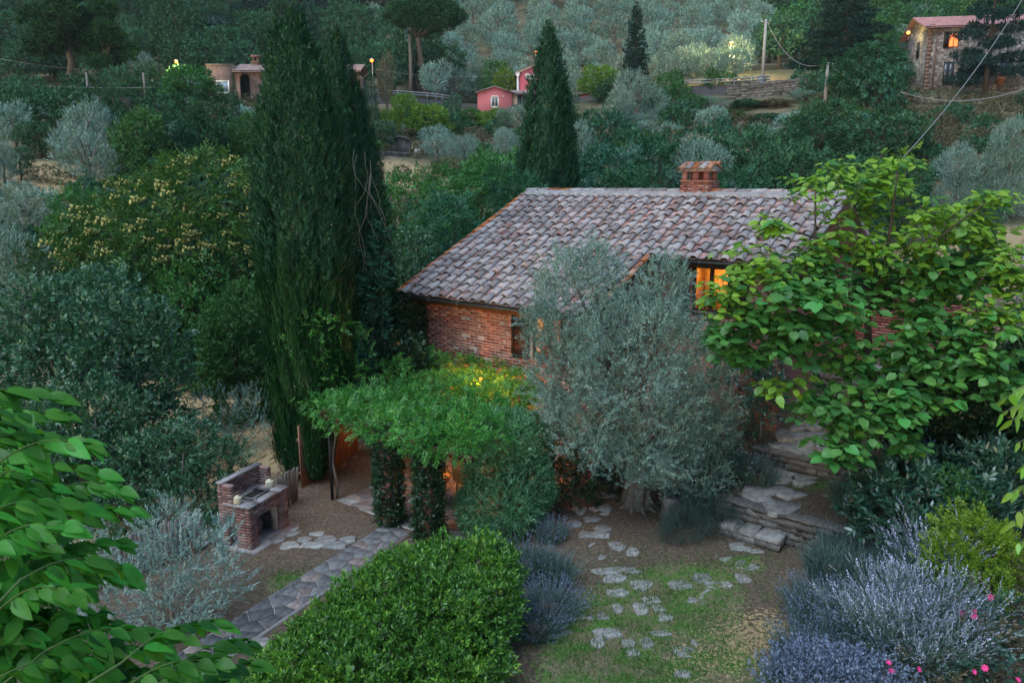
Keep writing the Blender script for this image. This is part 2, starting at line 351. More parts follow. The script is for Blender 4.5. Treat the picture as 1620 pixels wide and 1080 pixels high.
# primitives
_B = np.array([(x, y, z) for z in (-.5, .5) for y in (-.5, .5) for x in (-.5, .5)])
_BF = np.array([(0,2,3),(0,3,1),(4,5,7),(4,7,6),(0,1,5),(0,5,4),(2,6,7),(2,7,3),(0,4,6),(0,6,2),(1,3,7),(1,7,5)])
def box(x0, x1, y0, y1, z0, z1):
    return T(_B * (x1 - x0, y1 - y0, z1 - z0) + ((x0 + x1) / 2, (y0 + y1) / 2, (z0 + z1) / 2), _BF)
def chamfer(w, d, h, c):
    # box with its top edges chamfered
    v = [(-w/2,-d/2,-h/2),(w/2,-d/2,-h/2),(w/2,d/2,-h/2),(-w/2,d/2,-h/2),(-w/2,-d/2,h/2-c),(w/2,-d/2,h/2-c),(w/2,d/2,h/2-c),(-w/2,d/2,h/2-c),
         (-w/2+c,-d/2+c,h/2),(w/2-c,-d/2+c,h/2),(w/2-c,d/2-c,h/2),(-w/2+c,d/2-c,h/2)]
    f = []
    for a, b in ((0, 4), (4, 8)):
        for i in range(4):
            j = (i + 1) % 4; f += [(a+i, a+j, b+j), (a+i, b+j, b+i)]
    f += [(8, 9, 10), (8, 10, 11), (0, 2, 1), (0, 3, 2)]
    return T(v, f)
def tube(pts, rad, sides=6, cap=True):
    pts = np.asarray(pts, float); n = len(pts); rad = np.broadcast_to(np.asarray(rad, float), (n,))
    tan = nrm(np.gradient(pts, axis=0)); ref = np.array([.13, .97, .2]) if abs(tan[0][1]) < .9 else np.array([1., 0, .1])
    x = nrm(np.cross(tan, ref)); y = np.cross(tan, x)
    a = np.arange(sides) * 2 * math.pi / sides
    v = pts[:, None] + rad[:, None, None] * (np.cos(a)[None, :, None] * x[:, None] + np.sin(a)[None, :, None] * y[:, None])
    v = v.reshape(-1, 3); f = []
    for i in range(n - 1):
        for j in range(sides):
            k = (j + 1) % sides; a0, a1, b0, b1 = i*sides+j, i*sides+k, (i+1)*sides+j, (i+1)*sides+k
            f += [(a0, a1, b1), (a0, b1, b0)]
    if cap:
        for j in range(1, sides - 1): f += [(0, j + 1, j), ((n-1)*sides, (n-1)*sides+j, (n-1)*sides+j+1)]
    return T(v, f)
def lathe(prof, sides=16):
    v = []; f = []
    for r, z in prof: v += [(r * math.cos(a), r * math.sin(a), z) for a in np.arange(sides) * 2 * math.pi / sides]
    for i in range(len(prof) - 1):
        for j in range(sides):
            k = (j + 1) % sides; f += [(i*sides+j, i*sides+k, (i+1)*sides+k), (i*sides+j, (i+1)*sides+k, (i+1)*sides+j)]
    return T(v, f)
def prism(poly, z0, z1, cham=0.0):
    # poly: CCW 2d outline
    p = np.asarray(poly, float); n = len(p); c = p.mean(0)
    rings = [np.c_[p, np.full(n, z0)]]
    if cham: rings.append(np.c_[p, np.full(n, z1 - cham)]); q = c + (p - c) * (1 - cham / np.maximum(np.linalg.norm(p - c, axis=1, keepdims=True), .02)); rings.append(np.c_[q, np.full(n, z1)])
    else: rings.append(np.c_[p, np.full(n, z1)])
    v = np.concatenate(rings + [[(c[0], c[1], z1)]]); f = []
    for r in range(len(rings) - 1):
        for i in range(n):
            j = (i + 1) % n; a = r * n; f += [(a+i, a+j, a+n+j), (a+i, a+n+j, a+n+i)]
    top = (len(rings) - 1) * n
    for i in range(n): f.append((top + i, top + (i + 1) % n, len(v) - 1))
    return T(v, f)
def irregular(w, d, rs, n=None, j=.17):
    n = n or rs.randint(5, 8)
    a = np.sort(rs.uniform(0, .75, n) + np.arange(n)) * 2 * math.pi / n + rs.uniform(0, 6.28)
    sq = np.maximum(np.abs(np.cos(a)), np.abs(np.sin(a))) ** -.8
    r = sq * rs.uniform(1 - j, 1 + j, n)
    return np.c_[np.cos(a) * w / 2 * r, np.sin(a) * d / 2 * r]
def extrude_y(poly, y0, y1):
    # poly in x,z ; extruded along y
    t = prism(poly, 0, y1 - y0); v = t.v.copy(); t.v = np.c_[v[:, 0], y0 + v[:, 2], v[:, 1]]; t.f = t.f[:, ::-1]
    n = len(poly); c = len(t.v); t.v = np.r_[t.v, [[*np.r_[np.mean(poly, 0)[0], y0, np.mean(poly, 0)[1]]]]]
    t.f = np.r_[t.f, [(i, (i + 1) % n, c) for i in range(n)]]; t.m = np.zeros(len(t.f), int); return t
_g = (1 + 5 ** .5) / 2
_IV = nrm(np.array([(-1,_g,0),(1,_g,0),(-1,-_g,0),(1,-_g,0),(0,-1,_g),(0,1,_g),(0,-1,-_g),(0,1,-_g),(_g,0,-1),(_g,0,1),(-_g,0,-1),(-_g,0,1)], float))
_IF = np.array([(0,11,5),(0,5,1),(0,1,7),(0,7,10),(0,10,11),(1,5,9),(5,11,4),(11,10,2),(10,7,6),(7,1,8),(3,9,4),(3,4,2),(3,2,6),(3,6,8),(3,8,9),(4,9,5),(2,4,11),(6,2,10),(8,6,7),(9,8,1)])
ICO = T(_IV, _IF)
def ico2():
    v = list(map(tuple, _IV)); f = []; c = {}
    def mid(a, b):
        k = (min(a, b), max(a, b))
        if k not in c: c[k] = len(v); v.append(tuple(nrm((np.array(v[a]) + np.array(v[b])) / 2)))
        return c[k]
    for a, b, d in _IF:
        x, y, z = mid(a, b), mid(b, d), mid(d, a); f += [(a, x, z), (b, y, x), (d, z, y), (x, y, z)]
    return T(v, f)
ICO2 = ico2()
def rock(w, d, h, rs): v = ICO2.v * (1 + rs.uniform(-.16, .16, (len(ICO2.v), 1))); v = np.clip(v, -.55, .55) / .55; v += rs.uniform(-.09, .09, v.shape); return T(v * (w / 2, d / 2, h / 2), ICO2.f)

# leaves and sprays
def leaf4(w=.35, fold=.12): return T([(0,0,0),(-w/2,.45,fold*w*2),(0,1,0),(w/2,.45,fold*w*2)], [(0,2,1),(0,3,2)])
def leaf6(w=.5, fold=.1, droop=.12): return T([(0,0,0),(-w*.42,.28,fold*w),(w*.42,.28,fold*w),(-w*.4,.62,fold*w-droop*.4),(w*.4,.62,fold*w-droop*.4),(0,1,-droop),(0,.45,0)],
        [(0,6,1),(0,2,6),(1,6,3),(2,4,6),(3,6,5),(6,4,5)])
def bigleaf(w=.8, droop=.35, heart=.12, seg=6):
    v = []; f = []
    for i in range(seg + 1):
        t = i / seg; y = t; wd = w / 2 * (math.sin(math.pi * min(1, t ** .62 * .93 + .07)) ** .8 if 0 < i < seg else (0.35 if i == 0 else 0))
        yb = y - (heart if i == 0 else 0); z = -droop * t * t
        v += [(-wd, yb, z + .10 * wd), (0, y, z - .02), (wd, yb, z + .10 * wd)]
    for i in range(seg):
        a = i * 3; b = a + 3; f += [(a, a+1, b+1), (a, b+1, b), (a+1, a+2, b+2), (a+1, b+2, b+1)]
    return T(v, f)
def spray(leaf, n, length, lsize, spread=.8, up=.3, rs=None, curve=0., twod=False, tip=True, stem=0.004):
    # leaves along a stalk running +Y
    ts = np.linspace(.08, 1, n); side = np.where(np.arange(n) % 2 == 0, 1, -1)
    pos = np.c_[rs.normal(0, .02, n) * length, ts * length, curve * length * ts ** 2]
    roll = np.zeros(n) if twod else rs.uniform(-1.4, 1.4, n)
    dx = side * spread * np.cos(roll); dz = side * spread * np.sin(roll) + up
    d = np.c_[dx, np.full(n, .75), dz] + rs.normal(0, .15, (n, 3))
    if tip: d[-1] = (0, 1, .1)
    upv = np.tile([0, 0, 1.], (n, 1)) + rs.normal(0, .3, (n, 3))
    t = place(leaf, pos, frames(d, upv), lsize * rs.uniform(.75, 1.15, n))
    if stem:
        k = np.linspace(0, 1, 4); t = t + tube(np.c_[k*0, k*length, curve*length*k**2], np.linspace(stem, stem*.4, 4), 3, False)
    return t
rs0 = np.random.RandomState(3)
SPR = {}
SPR['olive'] = [spray(leaf4(.24, .05), 15, .34, .085, .55, .1, rs0, .05, stem=.003) for _ in range(4)]
SPR['oliveS'] = [spray(leaf4(.26, .05), 20, .26, .052, .75, .1, rs0, .08, stem=0) for _ in range(4)]
SPR['oliveM'] = [spray(leaf4(.28, .05), 7, .45, .20, .5, .1, rs0, .05, stem=0) for _ in range(4)]
SPR['broad'] = [spray(leaf6(.55), 9, .32, .13, .9, .1, rs0, -.1, stem=.003) for _ in range(4)]
SPR['oakS'] = [spray(leaf4(.6, .1), 9, .22, .085, .9, .3, rs0, 0, stem=0) for _ in range(4)]
SPR['broadM'] = [spray(leaf4(.6, .1), 6, .35, .24, .9, .1, rs0, -.1, stem=0) for _ in range(4)]
SPR['pinn'] = [spray(leaf4(.36, .08), 15, .38, .115, 1.0, -.12, rs0, -.28, twod=True, stem=0) for _ in range(4)]
SPR['pinnM'] = [spray(leaf4(.42, .08), 9, .62, .26, 1.0, -.1, rs0, -.35, twod=True, stem=0) for _ in range(4)]
SPR['cyp'] = [spray(leaf4(.30, .08), 9, .18, .085, .42, 0, rs0, 0, stem=0) for _ in range(4)]
SPR['strand'] = [spray(leaf4(.13, .04), 9, .34, .15, .16, 0, rs0, 0, stem=0) for _ in range(3)]
SPR['cypM'] = [spray(leaf4(.42, .06), 5, .35, .2, .35, 0, rs0, 0, stem=0) for _ in range(3)]
SPR['ivy'] = [spray(leaf4(.95, .05), 4, .09, .055, 1.1, .2, rs0, 0, stem=0) for _ in range(3)]
SPR['hedge'] = [spray(leaf4(.46, .09), 7, .085, .062, .8, .35, rs0, 0, stem=0) for _ in range(4)]
SPR['laurel'] = [spray(leaf6(.38, .08, .15), 8, .20, .14, .9, .2, rs0, 0, stem=.003) for _ in range(4)]
SPR['smallb'] = [spray(leaf4(.45, .08), 9, .10, .035, .8, .2, rs0, 0, stem=0) for _ in range(4)]
SPR['rosem'] = [spray(leaf4(.12, .0), 16, .22, .035, .7, 0, rs0, .05, stem=.003) for _ in range(4)]
def tuft(n, L, w, rs):
    d = nrm(rs.normal(0, 1, (n, 3)) * (.9, .9, .9) + (0, .75, 0)); return place(leaf4(w, 0), np.zeros((n, 3)), frames(d, rs.normal(0, 1, (n, 3))), L * rs.uniform(.7, 1.1, n))
SPR['pine'] = [tuft(9, .5, .22, rs0) for _ in range(3)]
SPR['far'] = [spray(leaf4(.6, .1), 4, .5, .42, .9, .1, rs0, 0, stem=0) for _ in range(4)]
SPR['farO'] = [spray(leaf4(.40, .1), 5, .55, .36, .55, .1, rs0, 0, stem=0) for _ in range(4)]

def crown(lobes, sprs, dens, size, rs, out=.7, up=.35, jit=.45, inner=.45, shell=(.82, 1.06), cut=None, nup=.9, lump=.14):
    P = []; D = []; Nn = []
    lob = np.array(lobes, float)
    for i, (cx, cy_, cz, rx, ry, rz) in enumerate(lob):
        area = 4 * math.pi * (((rx*ry)**1.6 + (rx*rz)**1.6 + (ry*rz)**1.6) / 3) ** (1 / 1.6)
        n = int(area * dens)
        d = nrm(rs.normal(0, 1, (n, 3)))
        ph = rs.uniform(0, 6.28, 6); fq = 3.2
        lum = 1 + lump * (np.sin(d[:, 0]*fq*2+ph[0]) * np.sin(d[:, 1]*fq*2+ph[1]) + np.sin(d[:, 2]*fq*2.4+ph[2]) * np.sin(d[:, 0]*fq*1.7+ph[3]))
        r = rs.uniform(shell[0], shell[1], n) * lum
        deep = rs.uniform(0, 1, n) < inner * .5; r[deep] *= rs.uniform(.5, .85, deep.sum())
        p = np.array([cx, cy_, cz]) + d * (rx, ry, rz) * r[:, None]
        keep = np.ones(n, bool)
        for j, (a, b, c, e1, e2, e3) in enumerate(lob):
            if j != i: keep &= ((((p - (a, b, c)) / (e1, e2, e3)) ** 2).sum(1) > .62)
        if cut is not None: keep &= cut(p)
        P.append(p[keep]); D.append(nrm(d[keep] / (rx, ry, rz)))
    P = np.concatenate(P); O = np.concatenate(D); n = len(P)
    dr = O * out + np.array([0, 0, up]) + rs.normal(0, jit, (n, 3))
    nn = np.array([0, 0, nup]) + O * .5 + rs.normal(0, .35, (n, 3))
    return mixset(sprs, P, frames(dr, nn), size * rs.uniform(.75, 1.25, n), rs), P
def rlobes(rs, n, R, H, base=0, flat=1.0):
    out = [(0, 0, base + H * .5, R * .62, R * .62, H * .40)]
    for i in range(n):
        a = rs.uniform(0, 6.28) + i * 2.4; k = rs.uniform(.35, .75)
        zz = rs.uniform(.25, .82); rr = R * rs.uniform(.30, .46); sp = 1.0 if zz < .6 else .65
        out.append((math.cos(a) * R * k * sp, math.sin(a) * R * k * sp, base + H * zz, rr, rr, min(rr * .85, H * .3) * flat))
    return out
def trunk(h, r, rs, crown_r=1.5, nb=5, lean=(0, 0), split=.45):
    z = np.linspace(0, h * split, 5); ph = rs.uniform(0, 6)
    base = np.c_[np.sin(z * 1.3 + ph) * r * .5 + lean[0] * z / h, np.cos(z * 1.1 + ph) * r * .5 + lean[1] * z / h, z]; base[:, :2] -= base[0, :2]
    t = tube(base, r * np.array([1.45, 1.05, .9, .82, .75]), 8); tp = base[-1]
    for i in range(nb):
        a = i * 6.28 / nb + rs.uniform(-.5, .5); k = rs.uniform(.4, .75) * crown_r; hh = h * rs.uniform(.75, .97)
        e = np.array([lean[0] + math.cos(a) * k, lean[1] + math.sin(a) * k, hh]); s_ = tp - (0, 0, h * split * rs.uniform(0, .35))
        q = np.linspace(0, 1, 6)[:, None]; c = s_ + (e - s_) * q; c[:, 2] += (np.sin(q * 3.14) * h * .06)[:, 0]; c[1:-1, :2] += rs.normal(0, r * .4, (4, 2))
        t = t + tube(c, np.linspace(r * .5, r * .08, 6), 5)
    return t
# ------------------------------------------------------------------ ground sheet
def grow(a, b, step, far, fac):
    mid = list(np.arange(a, b + 1e-6, step)); lo = []; x = a; d = step
    while x > -far: d *= fac; x -= d; lo.append(x)
    hi = []; x = b; d = step
    while x < far: d *= fac; x += d; hi.append(x)
    return np.array(lo[::-1] + mid + hi)
gx = grow(-8, 14.5, .17, 420, 1.10); gy = grow(4.5, 27, .17, 620, 1.055); gy = gy[gy > -60]
GX, GY = np.meshgrid(gx, gy); fx, fy = GX.ravel(), GY.ravel()
rsg = np.random.RandomState(11)
fz = hgt(fx, fy)
near = (np.abs(fx) < 14) & (fy < 30)
fz = fz + np.where(near, rsg.normal(0, .006, len(fx)), np.where(fy < 130, rsg.normal(0, .06, len(fx)), 0))
fz += .02 * np.sin(fx * 2.3 + fy) * np.sin(fy * 1.7)
nx, ny = len(gx), len(gy)
ii = (np.arange(ny - 1)[:, None] * nx + np.arange(nx - 1)[None]).ravel()
gf = np.r_[np.c_[ii, ii + 1, ii + nx + 1], np.c_[ii, ii + nx + 1, ii + nx]]
gt = T(np.c_[fx, fy, fz], gf)
ground = mk('ground', gt, M['ground'], smooth=True, kind='structure', label='brown soil and dry grass ground of the garden and the valley slopes')
def blob(x, y, r, k=1.0): return k * np.exp(-(((fx - x) ** 2 + (fy - y) ** 2) / r ** 2))
lawn = blob(2.2, 11.2, 1.7, .9) + blob(3.2, 12.6, 1.0, .55) + blob(1.4, 9.6, 1.3, .7) + blob(-4.0, 12.6, .55, .7) + blob(6.35, 15.6, .5, .8) + blob(4.4, 13.3, .5, .6) + blob(3.2, 9.3, 1.2, .45) \
    + blob(-4.3, 11.3, .6, .4) + blob(-2.6, 13, .4, .4) + blob(6.4, 17.9, .5, .4)
dry = blob(-11, 24, 5, .9) + blob(-7.4, 20.5, 3.0, 1.0) + blob(-31, 51, 7, .9) + blob(-12, 72, 7, .75) + blob(-5, 66, 5, .6) + blob(22, 34, 7, 1.1) + blob(17, 27, 4, .7) + blob(-8, 15, 2.5, .7) \
    + blob(4, 122, 16, .5) + blob(-45, 145, 12, .8) + blob(38, 70, 9, .3) + blob(2.6, 10.0, 1.6, .42) + blob(4.2, 11.2, 1.2, .45) + blob(-8, 90, 8, .6) + blob(40, 104, 8, .5)
far_ = np.clip(sst(24, 34, fy) + sst(7.5, 10, -fx) + sst(14, 18, fx) + sst(3, 0, fy), 0, 1)
ca = ground.data.color_attributes.new('cover', 'FLOAT_COLOR', 'POINT')
ca.data.foreach_set('color', np.c_[np.clip(lawn, 0, 1), np.clip(dry, 0, 1), far_, np.ones(len(fx))].astype(np.float32).ravel())

def hit(u, v, y0=9.0, y1=260):
    d = ray(u, v); ys = np.arange(y0, y1, .25); t = ys / d[1]; z = CH + t * d[2]; x = t * d[0]
    g = hgt(x, ys); k = np.where(z <= g)[0]
    i = k[0] if len(k) else len(ys) - 1
    return np.array([x[i], ys[i], g[i]])

# ------------------------------------------------------------------ tree library (nominal trees, copied and scaled)
LIB = {}
def lib(kind, var):
    key = (kind, var)
    if key in LIB: return LIB[key]
    rs = np.random.RandomState(1000 + hash_(kind) + var * 17)
    if kind == 'olive_far':
        R, H = 2.4, 3.9; c, _ = crown(rlobes(rs, 7, R, H * .82, H * .2), SPR['farO'], 12, .6, rs, .6, .75, .35, .3); t = trunk(H, .2, rs, 1.3, 4)
        parts = (c, 'oliveF', t, 'bark')
    elif kind == 'olive_mid':
        R, H = 2.4, 3.9; c, _ = crown(rlobes(rs, 8, R, H * .85, H * .15), SPR['oliveM'], 24, .9, rs, .6, .75, .35, .4); t = trunk(H, .2, rs, 1.5, 5)
        parts = (c, 'olive', t, 'bark')
    elif kind in ('wood_far', 'oak_far'):
        R, H = 3.4, 7.0; c, _ = crown(rlobes(rs, 9, R, H * .82, H * .18), SPR['far'], 3.4, 1.0, rs, .6, .3, .45, .3); t = trunk(H, .22, rs, 2, 4)
        parts = (c, 'broadF', t, 'dbark')
    elif kind == 'green_mid':
        R, H = 2.6, 5.0; c, _ = crown(rlobes(rs, 10, R, H * .88, H * .12), SPR['broadM'], 15, .85, rs, .6, .3, .45, .4); t = trunk(H, .16, rs, 1.6, 5)
        parts = (c, 'green', t, 'dbark')
    elif kind == 'oak_mid':
        R, H = 2.6, 4.6; c, _ = crown(rlobes(rs, 10, R, H * .9, H * .10), SPR['broadM'], 17, .75, rs, .6, .35, .45, .4); t = trunk(H, .16, rs, 1.6, 5)
        parts = (c, 'oak', t, 'dbark')
    elif kind == 'pinn_mid':
        R, H = 2.6, 5.0; c, _ = crown(rlobes(rs, 11, R, H * .85, H * .15, .75), SPR['pinnM'], 7.5, .9, rs, 1.0, .15, .35, .35, lump=.2); t = trunk(H, .14, rs, 1.6, 5)
        parts = (c, 'teal', t, 'dbark')
    elif kind == 'scrub':
        R, H = 1.3, 1.6; c, _ = crown(rlobes(rs, 6, R, H * 1.1, -.1), SPR['broadM'], 16, .7, rs, .6, .5, .5, .3); t = trunk(H, .05, rs, .8, 5, split=.2)
        parts = (c, 'broadF', t, 'dbark')
    elif kind == 'bramble':
        R, H = 1.3, 1.4; c, _ = crown(rlobes(rs, 6, R, H * 1.1, -.1), SPR['broadM'], 13, .6, rs, .6, .5, .6, .3); t = trunk(H, .05, rs, .8, 5, split=.2)
        parts = (c, 'brown', t, 'twig')
    elif kind == 'pine':
        R, H = 4.0, 11.0; lb = []
        for i in range(26):
            zz = rs.uniform(.34, .98); a = rs.uniform(0, 6.28); k = R * (1.05 - zz) * 1.25 * rs.uniform(.3, 1); r = rs.uniform(.6, 1.15)
            lb.append((math.cos(a) * k, math.sin(a) * k, H * zz, r * 1.1, r * 1.1, r * .7))
        c, _ = crown(lb, SPR['pine'], 7.5, 1.0, rs, .7, .6, .4, .2); t = trunk(H, .30, rs, 2.6, 9, split=.55); parts = (c, 'pine', t, 'bark')
    elif kind in ('cedar', 'cedar_open'):
        R, H = 5.0, 12.0; lb = []
        for i in range(34 if kind == 'cedar' else 20):
            zz = .14 + .84 * i / (34 if kind == 'cedar' else 20); a = i * 2.4; mr = R * (1.08 - zz) ** .7; k = mr * rs.uniform(.45, .8); r = mr * rs.uniform(.28, .42)
            lb.append((math.cos(a) * k, math.sin(a) * k, H * zz, r * 1.2, r * 1.2, .32))
        c, _ = crown(lb, SPR['pine'], 6.5, .9, rs, .9, .15, .25, .2); t = tube([(0, 0, z) for z in np.linspace(0, H, 6)], np.linspace(.35, .05, 6), 8)
        for x, y, z, *_ in lb: t = t + tube([(0, 0, z - .3), (x * .5, y * .5, z - .05), (x, y, z)], [.09, .06, .02], 4)
        parts = (c, 'cedar', t, 'dbark')
    elif kind == 'spire':
        R, H = 2.0, 11.0; lb = []
        for i in range(44):
            zz = .07 + .91 * i / 44; a = i * 2.4; mr = R * (1.03 - zz) ** .8; k = mr * rs.uniform(.35, .7); r = mr * .42 + .12
            lb.append((math.cos(a) * k, math.sin(a) * k, H * zz, r, r, .38))
        c, _ = crown(lb, SPR['pine'], 9, .7, rs, .8, -.2, .3, .2); t = tube([(0, 0, z) for z in np.linspace(0, H, 6)], np.linspace(.2, .04, 6), 8); parts = (c, 'cedar', t, 'dbark')
    elif kind == 'umbrella':
        R, H = 5.6, 13.5; lb = [(0, 0, 11.3, 4.6, 4.6, 2.1)]
        for i in range(22):
            a = i * 2.4; k = R * .72 * math.sqrt((i + 1) / 22); r = rs.uniform(1.3, 1.8); lb.append((math.cos(a) * k, math.sin(a) * k, 10.4 + 1.9 * (1 - (k / R) ** 2) * 1.1, r, r, 1.15))
        c, _ = crown(lb, SPR['pine'], 9, .85, rs, .6, .7, .4, .25, cut=lambda p: p[:, 2] > 8.5)
        z = np.linspace(0, 9, 6); t = tube(np.c_[-.13 * z, 0 * z, z], np.linspace(.42, .28, 6), 8); tp = np.array([-1.17, 0, 9])
        for i in range(9):
            a = i * .7; e = np.array([math.cos(a) * 3.4, math.sin(a) * 3.4, 11]); t = t + tube([tp - (0, 0, .6), (tp + e) / 2 + (0, 0, -.4), e], [.16, .1, .04], 5)
        parts = (c, 'pine', t, 'bark')
    elif kind == 'narrow':
        R, H = .75, 7.0
        lb = [(0, 0, H * z, R * w, R * w, H * .13) for z, w in ((.12, .8), (.25, 1), (.4, 1), (.55, .9), (.7, .72), (.82, .5), (.91, .3))]
        c, _ = crown(lb, SPR['cypM'], 42, .62, rs, .35, 1, .2, .3, lump=.1); t = tube([(0, 0, 0), (0, 0, 1), (0, 0, H * .8)], [.1, .08, .02], 6); parts = (c, 'cyp', t, 'dbark')
    c, cm, t, tm = parts
    LIB[key] = [None, None, None, R, H, c, t, M[cm], M[tm], kind]
    return LIB[key]
def libm(L, i):
    if L[i] is None: L[i] = (lambda: mesh(L[9] + '_crown', L[5], L[7]), lambda: mesh(L[9] + '_trunk', L[6], L[8], True), lambda: mesh(L[9], L[5] + L[6].mat(1), [L[7], L[8]]))[i]()
    return L[i]
def obmat(o, mat):
    if mat: o.material_slots[0].link = 'OBJECT'; o.material_slots[0].material = M[mat]
    return o
def hash_(s): return sum(ord(c) * (i + 1) for i, c in enumerate(s)) % 991
def tree_at(name, kind, x, y, R, H, label, cat='tree', group=None, split=False, var=None, mat=None, seed=0, dz=0.0):
    rs = np.random.RandomState(int(abs(x * 131 + y * 17)) % 9999 + seed)
    var = rs.randint(0, 3) if var is None else var
    LK = lib(kind, var); r0, h0 = LK[3], LK[4]
    sc = (R / r0, R / r0, H / h0); z = h1(x, y) - .05 + dz; rz = rs.uniform(0, 6.28) if kind != 'umbrella' else 0
    if split:
        e = empty(name, (x, y, z), rz, label, cat, group)
        k = R / r0; cmm = libm(LK, 0); tm = libm(LK, 1)
        if H / h0 > 1.35 * k and kind.endswith('_mid'):
            kz = 1.15 * k; a = obmat(ob('crown', cmm, e, (0, 0, H - kz * h0), scale=(k, k, kz)), mat); z_ = H - kz * h0 * 1.55; q_ = 0
            while z_ > -kz * h0 * .45 and q_ < 3: obmat(ob('lower_crown', cmm, e, (0, 0, z_), 2.0 + q_, (k * 1.1, k * 1.1, kz)), mat); z_ -= kz * h0 * .55; q_ += 1
            b = ob('trunk', tm, e, scale=sc)
        else: a = obmat(ob('crown', cmm, e, scale=sc), mat); b = ob('trunk', tm, e, scale=sc)
        return e
    o = obmat(ob(name, libm(LK, 2), None, (x, y, z), rz, sc), mat); return tag(o, label, cat, group)
def tree_px(name, kind, u, vt, vb, w, label, Y=None, cat='tree', group=None, split=True, mat=None, var=None):
    p = hit(u, vb, Y[0] if isinstance(Y, tuple) else 22) if (Y is None or isinstance(Y, tuple)) else None
    if p is None: q = aty(u, vt, Y); x = q[0]; y = Y; g = h1(x, y)
    else: x, y, g = p; q = aty(u, vt, y)
    R = w / FPX * y / 2; H = max(q[2] - g, R * .5)
    return tree_at(name, kind, x, y, R, H, label, cat, group, split, var, mat)

# ---- road along the far slope, its guard rails and retaining wall
road_pts = np.array([(-90,109,0),(-60,108.5,0),(-36,109,0),(-20,115.5,0),(-8,117.5,0),(8,113,0),(22,104,0),(34,101.5,0),(46,101,0),(62,101,0),(90,104,0)], float)
def dens(pts, n):
    pts = np.asarray(pts, float); s = np.r_[0, np.cumsum(np.linalg.norm(np.diff(pts, axis=0), axis=1))]; q = np.linspace(0, s[-1], n)
    return np.stack([np.interp(q, s, pts[:, k]) for k in range(pts.shape[1])], 1)
rp = dens(road_pts, 90); rp[:, 2] = hgt(rp[:, 0], rp[:, 1]) + .35
for _ in range(8): rp[1:-1, 2] = (rp[:-2, 2] + rp[2:, 2] + rp[1:-1, 2]) / 3
tn = nrm(np.gradient(rp, axis=0)); sdv = nrm(np.cross(tn, (0, 0, 1)))
def strip(c, off0, off1, dz0, dz1):
    v = np.r_[c + sdv * off0 + (0, 0, dz0), c + sdv * off1 + (0, 0, dz1)]; n = len(c); f = []
    for i in range(n - 1): f += [(i, i + 1, n + i + 1), (i, n + i + 1, n + i)]
    return T(v, f)
mk('road', strip(rp, 2.6, -2.6, 0, 0) + strip(rp, 2.6, 3.4, 0, -1.3) + strip(rp, -3.6, -2.6, .5, 0), M['asphalt'], kind='structure', label='narrow asphalt road across the far hillside')
def guardrail(i0, i1, label):
    e = empty('guard_rail', rp[i0], 0, label, 'guard rail', 'metal guard rails along the far road')
    c = rp[i0:i1] + sdv[i0:i1] * 2.7 - rp[i0]
    for dz in (.72, .40): mk('rail', tube(c + (0, 0, dz), .09, 4), M['galv'], e)
    pm = mesh('rail_post', box(-.06, .06, -.06, .06, -.5, .85), M['galv'])
    for k in range(0, len(c), 1): ob('post', pm, e, c[k])
iL = int(np.argmin(abs(rp[:, 0] + 26))); iM = int(np.argmin(abs(rp[:, 0] + 6)))
iR = int(np.argmin(abs(rp[:, 0] - 15))); iE = int(np.argmin(abs(rp[:, 0] - 35)))
guardrail(iL, iM, 'pale metal guard rail of the road left of the pink house')
guardrail(iR, iE, 'grey guard rail of the road right of the middle cypress')
def stonewall(name, A, B, h, thick, label, sw, sh, mat='rubble', seed=5, cat='stone wall', group=None, cap=False, zf=None):
    A = np.array(A, float); B = np.array(B, float); rs = np.random.RandomState(seed); d = B - A; Ln = np.linalg.norm(d[:2]); rz = math.atan2(d[1], d[0])
    e = empty(name, A, rz, label, cat, group); n = 0
    back = box(0, Ln, thick * .25, thick, -.3, h * .93); mk('core', back, M['mortar' if cap else mat], e)
    z = -.05; vs = [mesh('wall_stone', rock(1, 1, 1, rs), M[mat]) for _ in range(6)]
    while z < h - .02:
        hh = min(sh * rs.uniform(.75, 1.25), h - z + .03); x = rs.uniform(-.3, 0) * sw
        while x < Ln:
            w = sw * rs.uniform(.6, 1.5); dz = d[2] * (x / Ln)
            o = ob('stone', vs[rs.randint(6)], e, (x + w / 2, thick * .30 + rs.uniform(-.02, .02), z + hh / 2 + dz), None, (w * 1.02, thick * rs.uniform(.75, .95), hh * 1.1)); n += 1
            x += w
        z += hh * .92
    return e
a = hit(1160, 163, 60); b = hit(1262, 160, 60)
stonewall('stone_wall', (25.5, 96.0, h1(25.5, 96) - .1), (34.5, 95.0, h1(34.5, 95) - .1), 1.9, .6, 'grey dry stone wall holding the road above the dark thicket', .8, .34, seed=8)

